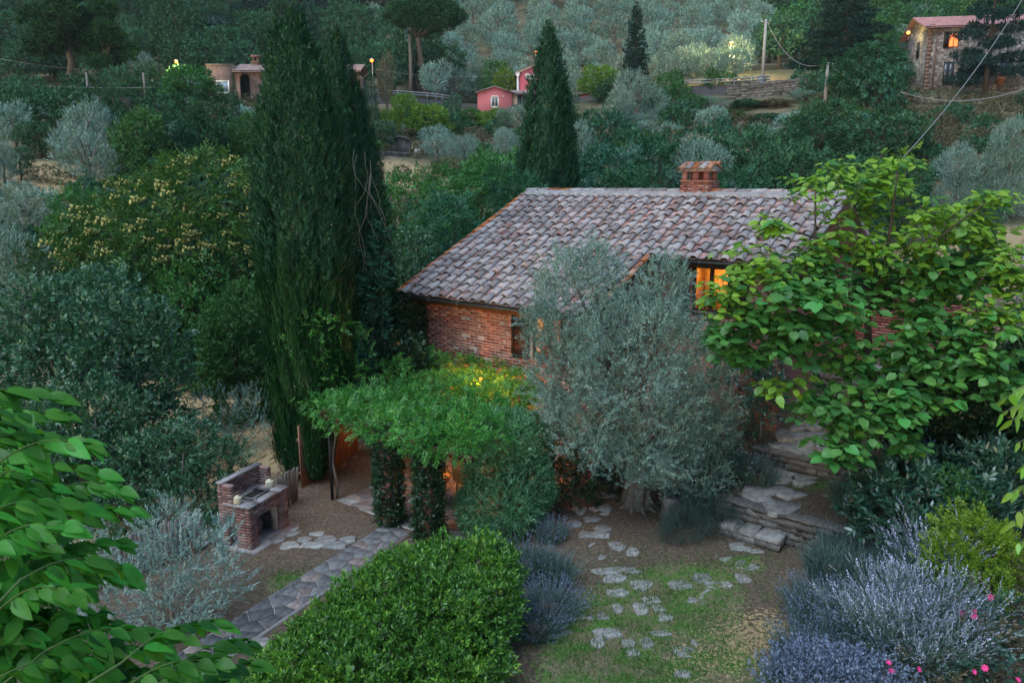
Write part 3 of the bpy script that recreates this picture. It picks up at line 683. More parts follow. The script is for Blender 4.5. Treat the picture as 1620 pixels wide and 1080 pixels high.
# ---- background buildings
def openbox(o, name, x0, x1, z0, z1, y, depth, mat, parent, **kw): return mk(name, box(x0, x1, y, y + depth, z0, z1), mat, parent, **kw)
def tileroof(parent, x0, x1, ylo, yhi, zlo, zhi, sp, mat, name='roof'):
    # sloping sheet with real corrugation: rolls run up the slope
    n = max(2, int((x1 - x0) / sp)); xs = np.linspace(x0, x1, n * 4 + 1); prof = .06 * np.abs(np.sin(np.arange(len(xs)) * math.pi / 4)); rows = 9; v = []; f = []
    for r in range(rows):
        for q in (0, 1):
            t = (r + q) / rows; v.append(np.c_[xs, np.full(len(xs), ylo + (yhi - ylo) * t), zlo + (zhi - zlo) * t + prof + (.05 if q == 0 else 0.0)])
    v = np.concatenate(v); m = len(xs)
    for r in range(rows * 2 - 1):
        for i in range(m - 1): a = r * m + i; f += [(a, a + 1, a + m + 1), (a, a + m + 1, a + m)]
    tt = T(v, f) + box(x0, x1, min(ylo, yhi), min(ylo, yhi) + .02, zlo - .08, zlo - .01)
    th = T(np.array([(x0, ylo, zlo - .12), (x1, ylo, zlo - .12), (x1, yhi, zhi - .12), (x0, yhi, zhi - .12)]), [(0, 2, 1), (0, 3, 2)])
    sides = T(np.array([(x0, ylo, zlo - .12), (x0, ylo, zlo + .02), (x0, yhi, zhi + .02), (x0, yhi, zhi - .12), (x1, ylo, zlo - .12), (x1, ylo, zlo + .02), (x1, yhi, zhi + .02), (x1, yhi, zhi - .12)]),
              [(0, 1, 2), (0, 2, 3), (4, 6, 5), (4, 7, 6)])
    return mk(name, tt + th + sides, mat, parent)
def window(parent, x, z, w, h, y=0, arch=False, frame='whitep', surround=None, lit=None, shutters=None, bars=1):
    if surround: 
        s = .14; mk('surround', box(x-w/2-s, x-w/2, y-.04, y, z-s, z+h+s) + box(x+w/2, x+w/2+s, y-.04, y, z-s, z+h+s) + box(x-w/2, x+w/2, y-.04, y, z+h, z+h+s) + box(x-w/2, x+w/2, y-.04, y, z-s, z), M[surround], parent)
    f = mk('window', box(x-w/2, x+w/2, y-.03, y+.01, z, z+.07) + box(x-w/2, x+w/2, y-.03, y+.01, z+h-.07, z+h) + box(x-w/2, x-w/2+.06, y-.03, y+.01, z, z+h) + box(x+w/2-.06, x+w/2, y-.03, y+.01, z, z+h)
           + box(x-.04, x+.04, y-.03, y+.01, z, z+h), M[frame], parent)
    mk('pane', box(x-w/2+.05, x-.03, y-.012, y-.004, z+.05, z+h-.05) + box(x+.03, x+w/2-.05, y-.012, y-.004, z+.05, z+h-.05), lit or M['glassd'], f)
    if shutters:
        for k in (-1, 1):
            xx = x + k * (w/2 + w/4 + .03); t = box(xx-w/4, xx+w/4, y-.07, y-.03, z-.03, z+h+.03)
            for q in range(10): zz = z + .06 + (h - .1) * q / 10; t = t + box(xx-w/4+.05, xx+w/4-.05, y-.085, y-.07, zz, zz + (h-.1)/18)
            mk('shutter', t, M[shutters], parent)
    return f
def gable(x0, x1, y0, y1, zb, ze, za, xa=None):
    xa = (x0 + x1) / 2 if xa is None else xa
    return extrude_y([(x0, zb), (x1, zb), (x1, ze), (xa, za), (x0, ze)], y0, y1)
def gableroof(parent, x0, x1, y0, y1, ze, za, xa=None, o=.35, mat='tileF'):
    xa = (x0 + x1) / 2 if xa is None else xa
    for xs, nm in ((x0, -1), (x1, 1)):
        sl = (za - ze) / abs(xa - xs); xo = xs + nm * o; zo = ze - sl * o
        n = 14; ys = np.linspace(y0 - o, y1 + o, n * 4 + 1); pr = .05 * np.abs(np.sin(np.arange(len(ys)) * math.pi / 4)); m = len(ys)
        v = np.r_[np.c_[np.full(m, xo), ys, zo + .1 + pr], np.c_[np.full(m, xa), ys, za + .1 + pr], np.c_[np.full(m, xo), ys, np.full(m, zo)], np.c_[np.full(m, xa), ys, np.full(m, za)]]
        f = []
        for i in range(m - 1): f += [(i, i+1, m+i+1), (i, m+i+1, m+i), (2*m+i, 3*m+i+1, 2*m+i+1), (2*m+i, 3*m+i, 3*m+i+1), (i, 2*m+i+1, i+1), (i, 2*m+i, 2*m+i+1)]
        f += [(0, m, 3*m), (0, 3*m, 2*m), (m-1, 4*m-1, 2*m-1), (m-1, 3*m-1, 4*m-1)]
        mk('roof', T(v, f), M[mat], parent)
# pink house (Y about 120)
PY = 112.0; pw = lambda u, v: aty(u, v, PY)
zb = pw(790, 174)[2]; px = PY / FPX / .985
ph = empty('pink_house', (pw(783, 170)[0], PY, zb), 0, 'pink rendered house with a low gable, a tall block and a tiled porch', 'house')
X = lambda u: (u - 783) * px
Zp = lambda v: (174 - v) * px
mk('low_wall', gable(X(757), X(808), 0, 6, -2, Zp(149), Zp(141)), M['pinkw'], ph); gableroof(ph, X(757), X(808), 0, 6, Zp(149), Zp(141), o=.3)
mk('tall_wall', gable(X(816), X(876), 2.5, 9, -2, Zp(117), Zp(104)), M['pinkd'], ph); gableroof(ph, X(816), X(876), 2.5, 9, Zp(117), Zp(104), o=.35)
mk('rake_trim', tube([(X(815.5), 2.40, Zp(118)), (X(846), 2.40, Zp(105.2)), (X(877), 2.40, Zp(118))], .16, 4), M['whitep'], ph)
mk('downpipe', box(X(816), X(819), 2.3, 2.48, 0, Zp(120)), M['whitep'], ph)
window(ph, X(835.5), Zp(126), .95, .5, 2.48, surround='whitep')
window(ph, X(783), Zp(169.5), .85, 1.15, -.02, surround='whitep')
mk('window_arch', T(np.c_[tube([(X(783) + .5 * math.cos(a), -.05, Zp(157) + .1 + .16 * math.sin(a)) for a in np.linspace(0, 3.14, 9)], .08, 4).v], tube([(0, 0, i) for i in range(9)], .08, 4).f), M['whitep'], ph)
mk('porch_wall', box(X(808), X(817), 1.2, 2.3, -2, Zp(150)), M['plaster'], ph)
mk('porch_back', box(X(815), X(878), 2.2, 2.46, -2, Zp(152)), M['dbark'], ph)
tileroof(ph, X(806), X(880), .9, 2.6, Zp(149.5), Zp(143), .35, M['tileF'], 'porch_roof')
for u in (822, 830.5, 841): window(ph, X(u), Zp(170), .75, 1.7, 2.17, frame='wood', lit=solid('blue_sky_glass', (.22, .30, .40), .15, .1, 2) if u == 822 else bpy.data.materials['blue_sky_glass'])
mk('wall_lamp', lathe([(.001, -.12), (.08, -.1), (.1, .05), (.001, .12)], 8).at((X(795), -.1, Zp(155))), M['whitep'], ph)
dish = lathe([(.001, 0), (.18, .03), (.3, .10)], 14); mk('satellite_dish', dish.at((X(817), 2.1, Zp(120)), 0, 1, R8(80)), M['whitep'], ph)
py2 = 110.0; q = aty(930, 171, py2)
an = empty('pink_annex', (q[0], py2, q[2]), R8(-14), 'pink low annex showing right of the middle cypress', 'annex')
s_ = py2 / FPX
mk('wall', extrude_y([(-3 * s_ * 6, -2), (12 * s_, -2), (12 * s_, 21 * s_), (-18 * s_, 16 * s_)], 0, 4), M['pinkd'], an)
mk('plinth', box(-12 * s_, 12.2 * s_, -.12, -.02, -2, .35), M['whitep'], an)
mk('roof', T(np.r_[box(-2, 12 * s_ + .5, -.4, 4.4, 0, .12).v * (1, 1, 1) + (0, 0, 0)], _BF), M['tileF'], an, loc=(0, 0, 21 * s_ - .05))
# brick house (left)
by = 98.0; q = aty(344, 152, by); bz = q[2]; s_ = by / FPX
bh = empty('brick_house', (q[0], by, bz), 0, 'low brick farmhouse with an arched loggia and tiled roof, left behind the tall cypresses', 'house')
U = lambda u: (u - 344) * s_
V = lambda v: (152 - v) * s_
mk('left_wall', box(U(330), U(368), 0, 6, -2, V(107)), M['fbrick'], bh)
ar = [(U(368), -2), (U(378.5), -2), (U(378.5), V(127))] + [(U(386) + 7.5 * s_ * math.cos(a), V(127) + 8 * s_ * math.sin(a)) for a in np.linspace(math.pi, 0, 9)] + [(U(393.5), -2), (U(470), -2), (U(470), V(117)), (U(368), V(117))]
def polymesh(poly, y0, y1):
    bm_ = bpy.data.meshes.new('p'); n = len(poly); vs = [(x, y0, z) for x, z in poly] + [(x, y1, z) for x, z in poly]
    from mathutils.geometry import tessellate_polygon
    tr = tessellate_polygon([[Vector((x, z, 0)) for x, z in poly]]); f = [tuple(t) for t in tr] + [tuple(i + n for i in t[::-1]) for t in tr]
    for i in range(n): j = (i + 1) % n; f += [(i, j, j + n), (i, j + n, i + n)]
    return T(vs, f)
mk('front_wall', polymesh(ar, .2, .55), M['fbrick'], bh)
mk('loggia_back', box(U(368), U(470), 2.2, 2.4, -2, V(117)), M['dbark'], bh)
mk('right_wall', box(U(470), U(556), .3, 6, -2, V(118)), M['fbrick'], bh)
tileroof(bh, U(367), U(562), -.25, 3.4, V(116.5), V(107) + .5, .3, M['tileF'])
mk('back_roof', T([(U(367), 3.4, V(107) + .4), (U(562), 3.4, V(107) + .4), (U(562), 7, V(116)), (U(367), 7, V(116))], [(0, 1, 2), (0, 2, 3)]), M['tileF'], bh)
chm = mk('chimney', box(U(389), U(400), 2.6, 3.5, V(110), V(98)) + box(U(388), U(401), 2.5, 3.6, V(99), V(97)) + box(U(390), U(392.5), 2.7, 3.4, V(97), V(91)) + box(U(396.5), U(399), 2.7, 3.4, V(97), V(91)) + box(U(388), U(401), 2.5, 3.6, V(91), V(88)), M['fbrick'], bh)
mk('cornice', box(U(329.5), U(368.5), -.1, 6.1, V(107), V(106)), M['stone'], bh)
window(bh, U(353.5), V(147), 1.3, 1.25, -.03, surround='whitep', lit=bpy.data.materials['blue_sky_glass'])
# small ochre hut
q = hit(664, 131, 100); oh = empty('ochre_outbuilding', q, R8(8), 'small ochre outbuilding with a tiled gable beside the umbrella pine', 'outbuilding'); s_ = q[1] / FPX
mk('wall', gable(-14*s_, 14*s_, 0, 3, -.5, 18*s_, 23*s_), M['plaster'], oh); gableroof(oh, -14*s_, 14*s_, 0, 3, 18*s_, 23*s_, o=.2)
# grey garden shed
q = hit(633, 241, 45); s_ = q[1] / FPX
gs = empty('garden_shed', q, R8(5), 'weathered grey plank shed with a white-edged gable roof', 'shed'); rs = np.random.RandomState(4)
mk('core', gable(-15.5*s_, 15.5*s_, .06, 2, -.4, 17*s_, 22*s_), M['dbark'], gs)
for i in range(12):
    x0 = (-16 + i * 32 / 12) * s_; zt = (17 + 5 * (1 - abs((i + .5) / 6 - 1))) * s_
    mk('plank', box(x0, x0 + 2.4 * s_, 0, .05, -.3, zt - .06), M['greywood'], gs)
for k in (-1, 1): mk('roof', T([(0, -.3, 23*s_), (k*19*s_, -.3, 17*s_), (k*19*s_, 2.3, 17*s_), (0, 2.3, 23*s_), (0, -.3, 24.2*s_), (k*19*s_, -.3, 18.2*s_), (k*19*s_, 2.3, 18.2*s_), (0, 2.3, 24.2*s_)],
                       [(0,1,2),(0,2,3),(4,6,5),(4,7,6),(0,5,1),(0,4,5),(1,5,6),(1,6,2)]), M['galv'], gs)
q = hit(661, 243, 45); tb = empty('water_trough', q, R8(10), 'white trough standing beside the grey shed', 'trough')
mk('tub', box(-5*s_, 5*s_, 0, .6, 0, 8*s_), M['whitep'], tb); mk('rim', box(-5.6*s_, 5.6*s_, -.05, .65, 8*s_, 9.2*s_), M['galv'], tb)
stonewall('stone_wall', hit(590, 246, 45) - (0, .8, .2), hit(650, 247, 45) - (0, .8, .2), .5, .4, 'low pale stone wall under the grey shed', .5, .25, seed=9)
# stone farmhouse, upper right
sy = 92.0; q = aty(1462, 136, sy); s_ = sy / FPX / .97
sh = empty('stone_farmhouse', q, R8(-9), 'two storey stone farmhouse with pink tiled roof and one lit window, upper right', 'house')
U = lambda u: (u - 1462) * s_ / 1.0
V = lambda v: (136 - v) * s_
mk('front_wall', box(0, U(1680), 0, .5, -3, V(56)), M['fstone'], sh)
sw_ = mk('side_wall', box(0, .5, .5, 8, -3, V(56)) , M['fstone'], sh)
sg = polymesh([(.5, V(56)), (8, V(56)), (4.2, V(40) + .5)], 0, .5); sg.v = np.c_[sg.v[:, 1], sg.v[:, 0], sg.v[:, 2]]; mk('gable_wall', sg, M['fstone'], sh)
for i in range(18): z = -1 + i * .42; mk('quoin_brick', box(-.01, .35 + .15 * (i % 2), -.012, .3, z, z + .40), M['fbrick'], sh)
tileroof(sh, -.6, U(1680), -.5, 4.3, V(55.5), V(39) + .6, .28, M['tileP'])
mk('back_roof', T([(-.6, 4.3, V(39) + .6), (U(1680), 4.3, V(39) + .6), (U(1680), 8.8, V(56)), (-.6, 8.8, V(56))], [(0, 1, 2), (0, 2, 3)]), M['tileP'], sh)
litm = emit('lit_room_orange', (1, .16, .045), 1.1)
def openw(u0, u1, v0, v1, lit=None, **k): return window(sh, U((u0+u1)/2), V(v1), (u1-u0)*s_, (v1-v0)*s_, -.03, lit=lit, **k)
openw(1489, 1502, 64, 83, litm, frame='wood'); mk('shutter', box(U(1482), U(1488.5), -.12, -.04, V(84), V(62)), M['shut'], sh)
openw(1562, 1572, 55, 79, frame='galv'); openw(1486, 1500, 103, 136, frame='shut'); openw(1525, 1541, 101, 122, frame='shut'); openw(1562, 1578, 100, 126, frame='shut')
mk('downpipe', box(.75, .87, -.15, -.03, -1, V(56)), M['fbrick'], sh)
t_ = window(sh, 3, V(92), 1.0, 1.8, 0, frame='shut'); t_.rotation_euler = (0, 0, R8(-90)); t_.location = (-.02, 6.2, 0)
q2 = q + np.array([7.6, -1.7, -.1]); mk('terracotta_pot', lathe([(.001, 0), (.3, 0), (.42, .7), (.46, .8), (.001, .75)], 12), M['pot'], loc=q2, label='orange terracotta pot at the foot of the stone farmhouse', cat='pot')
# ------------------------------------------------------------------ lamps, poles, cables
def lamp(u, v, Y, label, power, bulb='bulb', col=(1, .62, .25), pole=True, r=.16):
    q = aty(u, v, Y); g = h1(q[0], Y)
    e = empty('street_lamp', (q[0], Y, g), 0, label, 'street lamp', 'street lamps lit on the far hillside'); h = q[2] - g
    if pole:
        mk('pole', tube([(0, .35, -.3), (0, .35, h * .5), (0, .35, h + .35)], [.07, .055, .045], 6), M['galv'], e); mk('arm', tube([(0, .35, h + .3), (0, 0, h + .22)], .04, 5), M['galv'], e)
    mk('lamp_head', lathe([(.001, .3), (.1, .28), (.26, .12), (.27, .1), (.001, .14)], 10), M['galv'], e, loc=(0, 0, h))
    mk('bulb', T(ICO2.v * r * .85, ICO2.f), M[bulb], e, loc=(0, 0, h))
    ld = bpy.data.lights.new('street_light', 'POINT'); ld.energy = power; ld.color = col; ld.shadow_soft_size = .25
    lo = bpy.data.objects.new('street_light', ld); COL.objects.link(lo); lo.parent = e; lo.location = (0, -1.2, h - .3)
    return e
lamp(187, 90, 104, 'orange lit street lamp among the pines, far left', 30, r=.13)
lamp(279, 98, 96, 'yellow lit street lamp shining into the tree left of the brick farmhouse', 260, 'bulbw', (1, .78, .3), r=.2)
lamp(588, 96, 98, 'bright street lamp on a pole beside the bare tree right of the cypresses', 60, r=.24)
lamp(848, 83, 122, 'street lamp shining above the pink house gable', 120, 'bulbw', r=.2)
lamp(1157, 69, 112, 'street lamp shining on the olive trees near the tall pole', 2200, 'bulb', (1, .68, .32), r=.2)
lamp(1437, 52, 96, 'yellow lamp behind the corner of the stone farmhouse', 40, 'bulbw', (1, .8, .25), False, r=.22)
def pole(u, vt, vb, Y, r, label):
    q = aty(u, vt, Y); b = aty(u, vb, Y); g = min(h1(q[0], Y), b[2])
    e = empty('utility_pole', (q[0], Y, g), 0, label, 'utility pole', 'utility poles of the far hillside'); h = q[2] - g
    mk('pole', tube([(0, 0, -.4), (0, 0, h * .5), (0, 0, h)], [r, r * .85, r * .7], 8), M['concrete'], e)
    mk('crossarm', box(-.55, .55, -.05, .05, h - .35, h - .25), M['galv'], e)
    for k in (-.5, 0, .5): mk('insulator', lathe([(.001, 0), (.05, 0), (.06, .12), (.001, .16)], 6), M['whitep'], e, loc=(k, 0, h - .25))
    return q
pA = pole(1212, 31, 128, 104, .22, 'tall grey utility pole above the guard rail')
pB = pole(1310, 99, 166, 84, .20, 'shorter grey utility pole in front of the cedar')
q = aty(1205, 131, 103); cb = empty('utility_cabinet', (q[0], 103, h1(q[0], 103)), 0, 'grey electric cabinet at the foot of the tall pole', 'cabinet')
mk('cabinet', box(-.5, .5, -.3, .3, 0, 1.35), M['galv'], cb); mk('lid', box(-.56, .56, -.36, .36, 1.35, 1.43), M['concrete'], cb)
def cable(p, q, sag, r, label, n=24):
    t = np.linspace(0, 1, n)[:, None]; c = np.array(p) * (1 - t) + np.array(q) * t; c[:, 2] -= (4 * t * (1 - t) * sag)[:, 0]
    return mk('cable', tube(c - c[0], r * .62, 5), M['wire'], loc=c[0], label=label, cat='cable', group='overhead cables')
cable(pA, pB, 2.2, .045, 'sagging overhead cable from the tall pole to the shorter pole')
cable(pB, aty(1395, 140, 80), .6, .03, 'thin overhead cable running right from the shorter pole')
cable(aty(1425, 146, 60), aty(1720, 92, 60), 1.6, .055, 'pale cable sagging in front of the stone farmhouse bank')
cable(aty(1428, 250, 16.2), aty(1652, -60, 24), .35, .016, 'steel cable rising from the catalpa top to the upper right corner')
cable(aty(726, 35, 122), aty(905, -14, 100), 1.0, .045, 'overhead cable crossing the olive grove right of the umbrella pine')
cable(aty(592, 108, 98), aty(430, 190, 60), .8, .03, 'cable running down left from the lamp pole behind the cypresses')
cable(aty(594, 110, 98), aty(850, 113, 112), .8, .03, 'cable from the lamp pole to the pink house')
cable(aty(0, 93, 100), aty(240, 112, 96), .5, .03, 'upper thin cable across the pines, far left')
cable(aty(-20, 128, 80), aty(245, 138, 78), .3, .03, 'lower cable above the clipped hedge, far left')
# fence posts and wires at the left terrace
for i, (u, v) in enumerate(((138, 132), (228, 132))):
    q = aty(u, v, 80); mk('fence_post', tube([(0, 0, -4), (0, 0, 1.0)], [.12, .10], 6), M['greywood'], loc=q, label=('short pale wooden post above the clipped hedge, between the two pine trunks' if i == 0 else 'pale wooden post right of the leaning pine trunk above the hedge'), cat='post')

# ------------------------------------------------------------------ hillside trees
KEEP = [(748, 96, 852, 176, 112), (912, 146, 946, 174, 110), (1434, 34, 1640, 138, 91), (328, 84, 420, 152, 97), (546, 96, 562, 130, 97), (648, 106, 682, 133, 118), (1206, 28, 1218, 132, 103),
        (1304, 98, 1316, 166, 83), (582, 88, 606, 150, 97), (606, 212, 668, 246, 80), (1095, 126, 1250, 150, 101), (1160, 150, 1258, 168, 95), (640, 60, 692, 138, 118), (560, 150, 640, 166, 110),
        (176, 82, 198, 100, 103), (268, 90, 290, 106, 95), (840, 76, 858, 92, 121), (1148, 60, 1168, 78, 111), (1436, 44, 1448, 60, 95), (600, 236, 700, 290, 60), (20, 258, 110, 300, 46), (84, 60, 96, 140, 99), (146, 96, 162, 140, 99)]
SPOTS = []
def blocked(x, y, R, H):
    g = h1(x, y); u, vb = proj((x, y, g)); _, vt = proj((x, y, g + H)); du = R / y * FPX * .8
    for a, b, c, d, Y in KEEP:
        if y < Y and u + du > a and u - du < c and vb > b and vt < d: return True
    return False
def free(x, y, r):
    for a, b, c in SPOTS:
        if (a - x) ** 2 + (b - y) ** 2 < (r + c) ** 2 * .55: return False
    return True
def tpx(*a, **k):
    o = tree_px(*a, **k); SPOTS.append((o.location.x, o.location.y, 1.0)); return o
# named trees
tpx('umbrella_pine', 'umbrella', 672, 0, 137, 122, 'umbrella pine with a round flat crown and leaning trunk on the far slope', Y=122)
q = aty(647, 60, 120); g = h1(q[0], 120); bt = mk('bare_pine_tree', tube([(0, 0, 0), (.15, 0, 3), (.1, 0, aty(647, 55, 120)[2] - g)], [.35, .3, .2], 8), M['bark'], loc=(q[0], 120, g), label='straight grey trunk left of the umbrella pine', cat='tree')
tpx('pine_tree', 'pine', 92, -60, 141, 150, 'tall pine with a straight bare trunk, upper left', Y=99, var=0)
tpx('pine_tree', 'pine', 160, -2, 141, 112, 'rounded pine with a leaning trunk, right of the tallest left pine', Y=99, var=1)
tpx('oak_tree', 'oak_mid', 272, -12, 120, 112, 'large dark round tree behind the yellow lamp', Y=128, mat='broadF')
tpx('conifer_tree', 'spire', 1008, 2, 131, 54, 'dark pointed conifer standing in front of the olive grove', Y=109)
tpx('cedar_tree', 'cedar', 1345, -25, 132, 160, 'broad blue-green cedar right of the shorter utility pole', Y=104)
tpx('cedar_tree', 'cedar_open', 1582, -60, 140, 136, 'wide dark cedar growing in front of the stone farmhouse', Y=86, var=1)
tpx('olive_tree', 'olive_mid', 1166, 78, 130, 78, 'lamp lit olive under the street lamp beside the tall pole', Y=107.5)
tpx('olive_tree', 'olive_mid', 1122, 86, 132, 70, 'olive left of the lamp lit one, above the guard rail', Y=109)
tpx('olive_tree', 'olive_mid', 1070, 84, 134, 74, 'rounded olive between the pointed conifer and the lamp lit olive', Y=110)
tpx('cypress_tree', 'narrow', 369, 128, 270, 20, 'thin narrow cypress in front of the brick farmhouse', Y=62)
tpx('cypress_tree', 'narrow', 586, 117, 196, 22, 'small narrow cypress below the lit lamp pole', Y=88)
tpx('bare_tree', 'olive_far', 610, 92, 152, 36, 'nearly leafless tree beside the lit lamp pole', Y=104, mat='brown')
tpx('olive_tree', 'olive_mid', 766, 92, 132, 52, 'single grey olive on dry grass behind the pink house', Y=126)
tpx('shrub', 'green_mid', 800, 108, 150, 52, 'brownish green shrub between the two pink gables', Y=119, cat='shrub', mat='lime')
tpx('olive_tree', 'olive_far', 16, 164, 226, 74, 'grey olive at the left edge under the clipped hedge', Y=58, mat='olive')
tpx('olive_tree', 'olive_mid', 132, 167, 232, 96, 'grey olive behind the biggest olive, below the clipped hedge', Y=59)
tpx('olive_tree', 'olive_mid', 132, 211, 292, 124, 'wide grey olive with a dark trunk on the dry terrace, left', Y=49, var=1)
tpx('olive_tree', 'olive_mid', 0, 226, 290, 46, 'grey olive cut by the left edge on the dry terrace', Y=48)
tpx('shrub', 'oak_mid', 60, 192, 245, 72, 'dark shrub between the two left olives', Y=57, cat='shrub', mat='broadF')
tpx('shrub', 'oak_mid', 28, 232, 290, 44, 'dark round bush on the dry terrace beside the left edge olive', Y=50, cat='shrub')
tpx('broadleaf_tree', 'green_mid', 296, 106, 190, 92, 'light green tree left of the brick farmhouse under the yellow lamp', Y=82)
tpx('broadleaf_tree', 'green_mid', 222, 165, 300, 96, 'mid green tree right of the wide terrace olive', Y=50)
tpx('broadleaf_tree', 'pinn_mid', 264, 176, 300, 84, 'teal green tree between the wide olive and the thin cypress', Y=52)
tpx('broadleaf_tree', 'oak_mid', 318, 168, 300, 100, 'dusky round tree left of the thin cypress', Y=54, mat='broadF')
tpx('broadleaf_tree', 'green_mid', 392, 176, 300, 70, 'green tree right of the thin cypress', Y=56)
for u, vt, w, Y, k, l in ((640, 148, 46, 96, 'green_mid', 'bright bush below the guard rail, left of the orchard'), (680, 163, 74, 92, 'green_mid', 'bright yellow-green fruit tree under the pink house'), (612, 175, 40, 90, 'green_mid', 'pale yellow bush right of the small cypress'),
                        (744, 168, 50, 98, 'green_mid', 'green bush at the foot of the low pink gable'), (780, 172, 60, 96, 'green_mid', 'yellow-green bush left of the pink porch'), (716, 152, 40, 104, 'oak_mid', 'dark round bush left of the pink house')):
    tpx('shrub', k, u, vt, 0, w, l, Y=Y, cat='shrub', mat='lime' if 'yellow' in l or 'bright' in l else None)
for u, vt, w, Y, l in ((600, 192, 78, 84, 'dark bush behind the grey shed'), (690, 214, 66, 78, 'grey shrub right of the grey shed'), (820, 166, 60, 94, 'grey-green shrub in front of the pink porch'), (735, 214, 56, 76, 'grey shrub on the dry bank, below the fruit tree'), (800, 208, 60, 74, 'grey shrub left of the middle cypress')):
    tpx('shrub', 'olive_mid' if 'grey shrub' in l or 'grey-green' in l else 'oak_mid', u, vt, 0, w, l, Y=Y, cat='shrub')
tpx('broadleaf_tree', 'green_mid', 950, 102, 170, 66, 'ivy green tree right of the middle cypress top', Y=104, mat='lime')
tpx('olive_tree', 'olive_mid', 1010, 122, 190, 92, 'grey olive under the pointed conifer', Y=88)
tpx('olive_tree', 'olive_mid', 985, 140, 200, 56, 'grey olive beside the pink annex', Y=82)
tpx('broadleaf_tree', 'pinn_mid', 1378, 68, 250, 118, 'dense green tree left of the stone farmhouse', Y=82)
tpx('broadleaf_tree', 'pinn_mid', 1300, 158, 290, 130, 'dark green tree above the chimney, below the shorter pole', Y=58, mat='broadF')
tpx('olive_tree', 'olive_mid', 1522, 236, 312, 76, 'young grey olive on the dry bank behind the catalpa', Y=44)
tpx('olive_tree', 'olive_mid', 1606, 190, 330, 84, 'tall grey olive at the right edge on the dry field', Y=42, var=2)
# trees filling the hollow behind the house
for u, vt, w, Y, k, m, l in (
    (640, 268, 130, 33, 'pinn_mid', 'green', 'feathery tree right of the dark cypresses'), (705, 300, 130, 30, 'pinn_mid', None, 'low feathery tree touching the roof edge'), (775, 238, 150, 40, 'pinn_mid', 'green', 'feathery yellow-green tree left of the middle cypress'),
    (700, 255, 70, 44, 'pinn_mid', 'green', 'slender feathery tree on the dry bank'), (640, 370, 110, 26, 'oak_mid', None, 'dark tree beside the left roof corner'), (815, 262, 100, 36, 'pinn_mid', None, 'teal feathery tree in front of the middle cypress foot'),
    (960, 225, 150, 46, 'pinn_mid', None, 'teal green tree behind the ridge, right of the middle cypress'), (1050, 205, 160, 50, 'pinn_mid', None, 'large teal tree behind the chimney'), (1000, 268, 120, 40, 'pinn_mid', None, 'low teal tree touching the ridge left of the chimney'),
    (1150, 262, 120, 40, 'pinn_mid', None, 'teal round tree just right of the chimney'), (1190, 200, 170, 52, 'pinn_mid', 'broadF', 'dark tree up behind the ridge, right half'), (1260, 232, 150, 44, 'oak_mid', 'broadF', 'dark bushy tree behind the right end of the ridge'),
    (1400, 185, 160, 54, 'oak_mid', 'broadF', 'dark wide tree behind the catalpa top'), (1350, 255, 150, 38, 'oak_mid', 'broadF', 'dark low tree right behind the catalpa'), (1440, 262, 110, 40, 'oak_mid', 'broadF', 'dark bush left of the young olive'),
    (1120, 225, 110, 48, 'olive_mid', None, 'grey-green tree above the chimney'), (900, 196, 90, 60, 'olive_mid', None, 'grey-green tree behind the middle cypress'), (1560, 300, 60, 33, 'oak_mid', None, 'dark bush on the edge of the dry field')):
    tpx('broadleaf_tree', k, u, vt, 0, w, l, Y=Y, mat=m)
# left valley trees
for u, vt, w, Y, k, m, l in (
    (40, 292, 150, 37, 'olive_mid', None, 'grey olive below the dry terrace, left edge'), (120, 290, 110, 34, 'pinn_mid', 'green', 'bright feathery bush left of the flowering tree'), (170, 300, 70, 38, 'olive_mid', None, 'small grey olive behind the flowering tree'),
    (265, 255, 150, 40, 'pinn_mid', None, 'teal feathery tree behind the flowering tree'), (30, 370, 110, 30, 'olive_mid', None, 'grey olive above the oaks, left edge'),
    (300, 402, 150, 28, 'green_mid', None, 'mid green tree in front of the flowering tree'), (190, 395, 140, 29, 'green_mid', 'teal', 'dark green tree left of centre of the hollow'), (366, 448, 120, 24, 'oak_mid', 'green', 'round pale green tree beside the big cypress')):
    tpx('broadleaf_tree', k, u, vt, 0, w, l, Y=Y, mat=m)
for u, vt, w, Y, k, m, l in ((1120, 160, 70, 92, 'olive_mid', None, 'grey bush under the guard rail, left of the dry stone wall'), (1180, 170, 60, 90, 'green_mid', 'teal', 'green bush hiding the foot of the dry stone wall'), (1225, 172, 54, 89, 'green_mid', 'brown', 'brownish bush under the right half of the dry stone wall'),
        (1270, 160, 60, 91, 'olive_mid', None, 'grey bush at the right end of the dry stone wall'), (1150, 178, 70, 84, 'green_mid', 'green', 'green bush below the guard rail and the stone wall'), (1210, 186, 70, 80, 'green_mid', 'teal', 'teal bush lower down below the dry stone wall'), (1090, 172, 60, 86, 'olive_mid', None, 'grey olive bush right of the pointed conifer')):
    tpx('shrub', k, u, vt, 0, w, l, Y=Y, cat='shrub', mat=m)
q = aty(1614, 470, 21); mk('fence_post', tube([(0, 0, -1), (0, 0, 1.0), (0, 0, aty(1614, 330, 21)[2] - q[2])], [.10, .09, .08], 8), M['concrete'], loc=q, label='grey upright post at the right edge against the dry field', cat='post')
# clipped hedge on the left terrace
rs = np.random.RandomState(21)
hq = aty(120, 176, 74); hz = aty(120, 140, 74)[2] - hq[2]
hl = [(x, 0, hz * .5, 1.0, .9, hz * .5) for x in np.linspace(-5.6, 4.6, 12)]
hc, _ = crown(hl, SPR['broadM'], 16, .5, rs, .6, .4, .5, .4, shell=(.95, 1.1))
hd = empty('clipped_hedge', hq, 0, 'long dark clipped hedge above the left olives', 'hedge'); mk('foliage', hc, M['broadF'], hd); mk('stem', box(-6, 5, -.3, .3, -2, hz * .6), M['dbark'], hd)

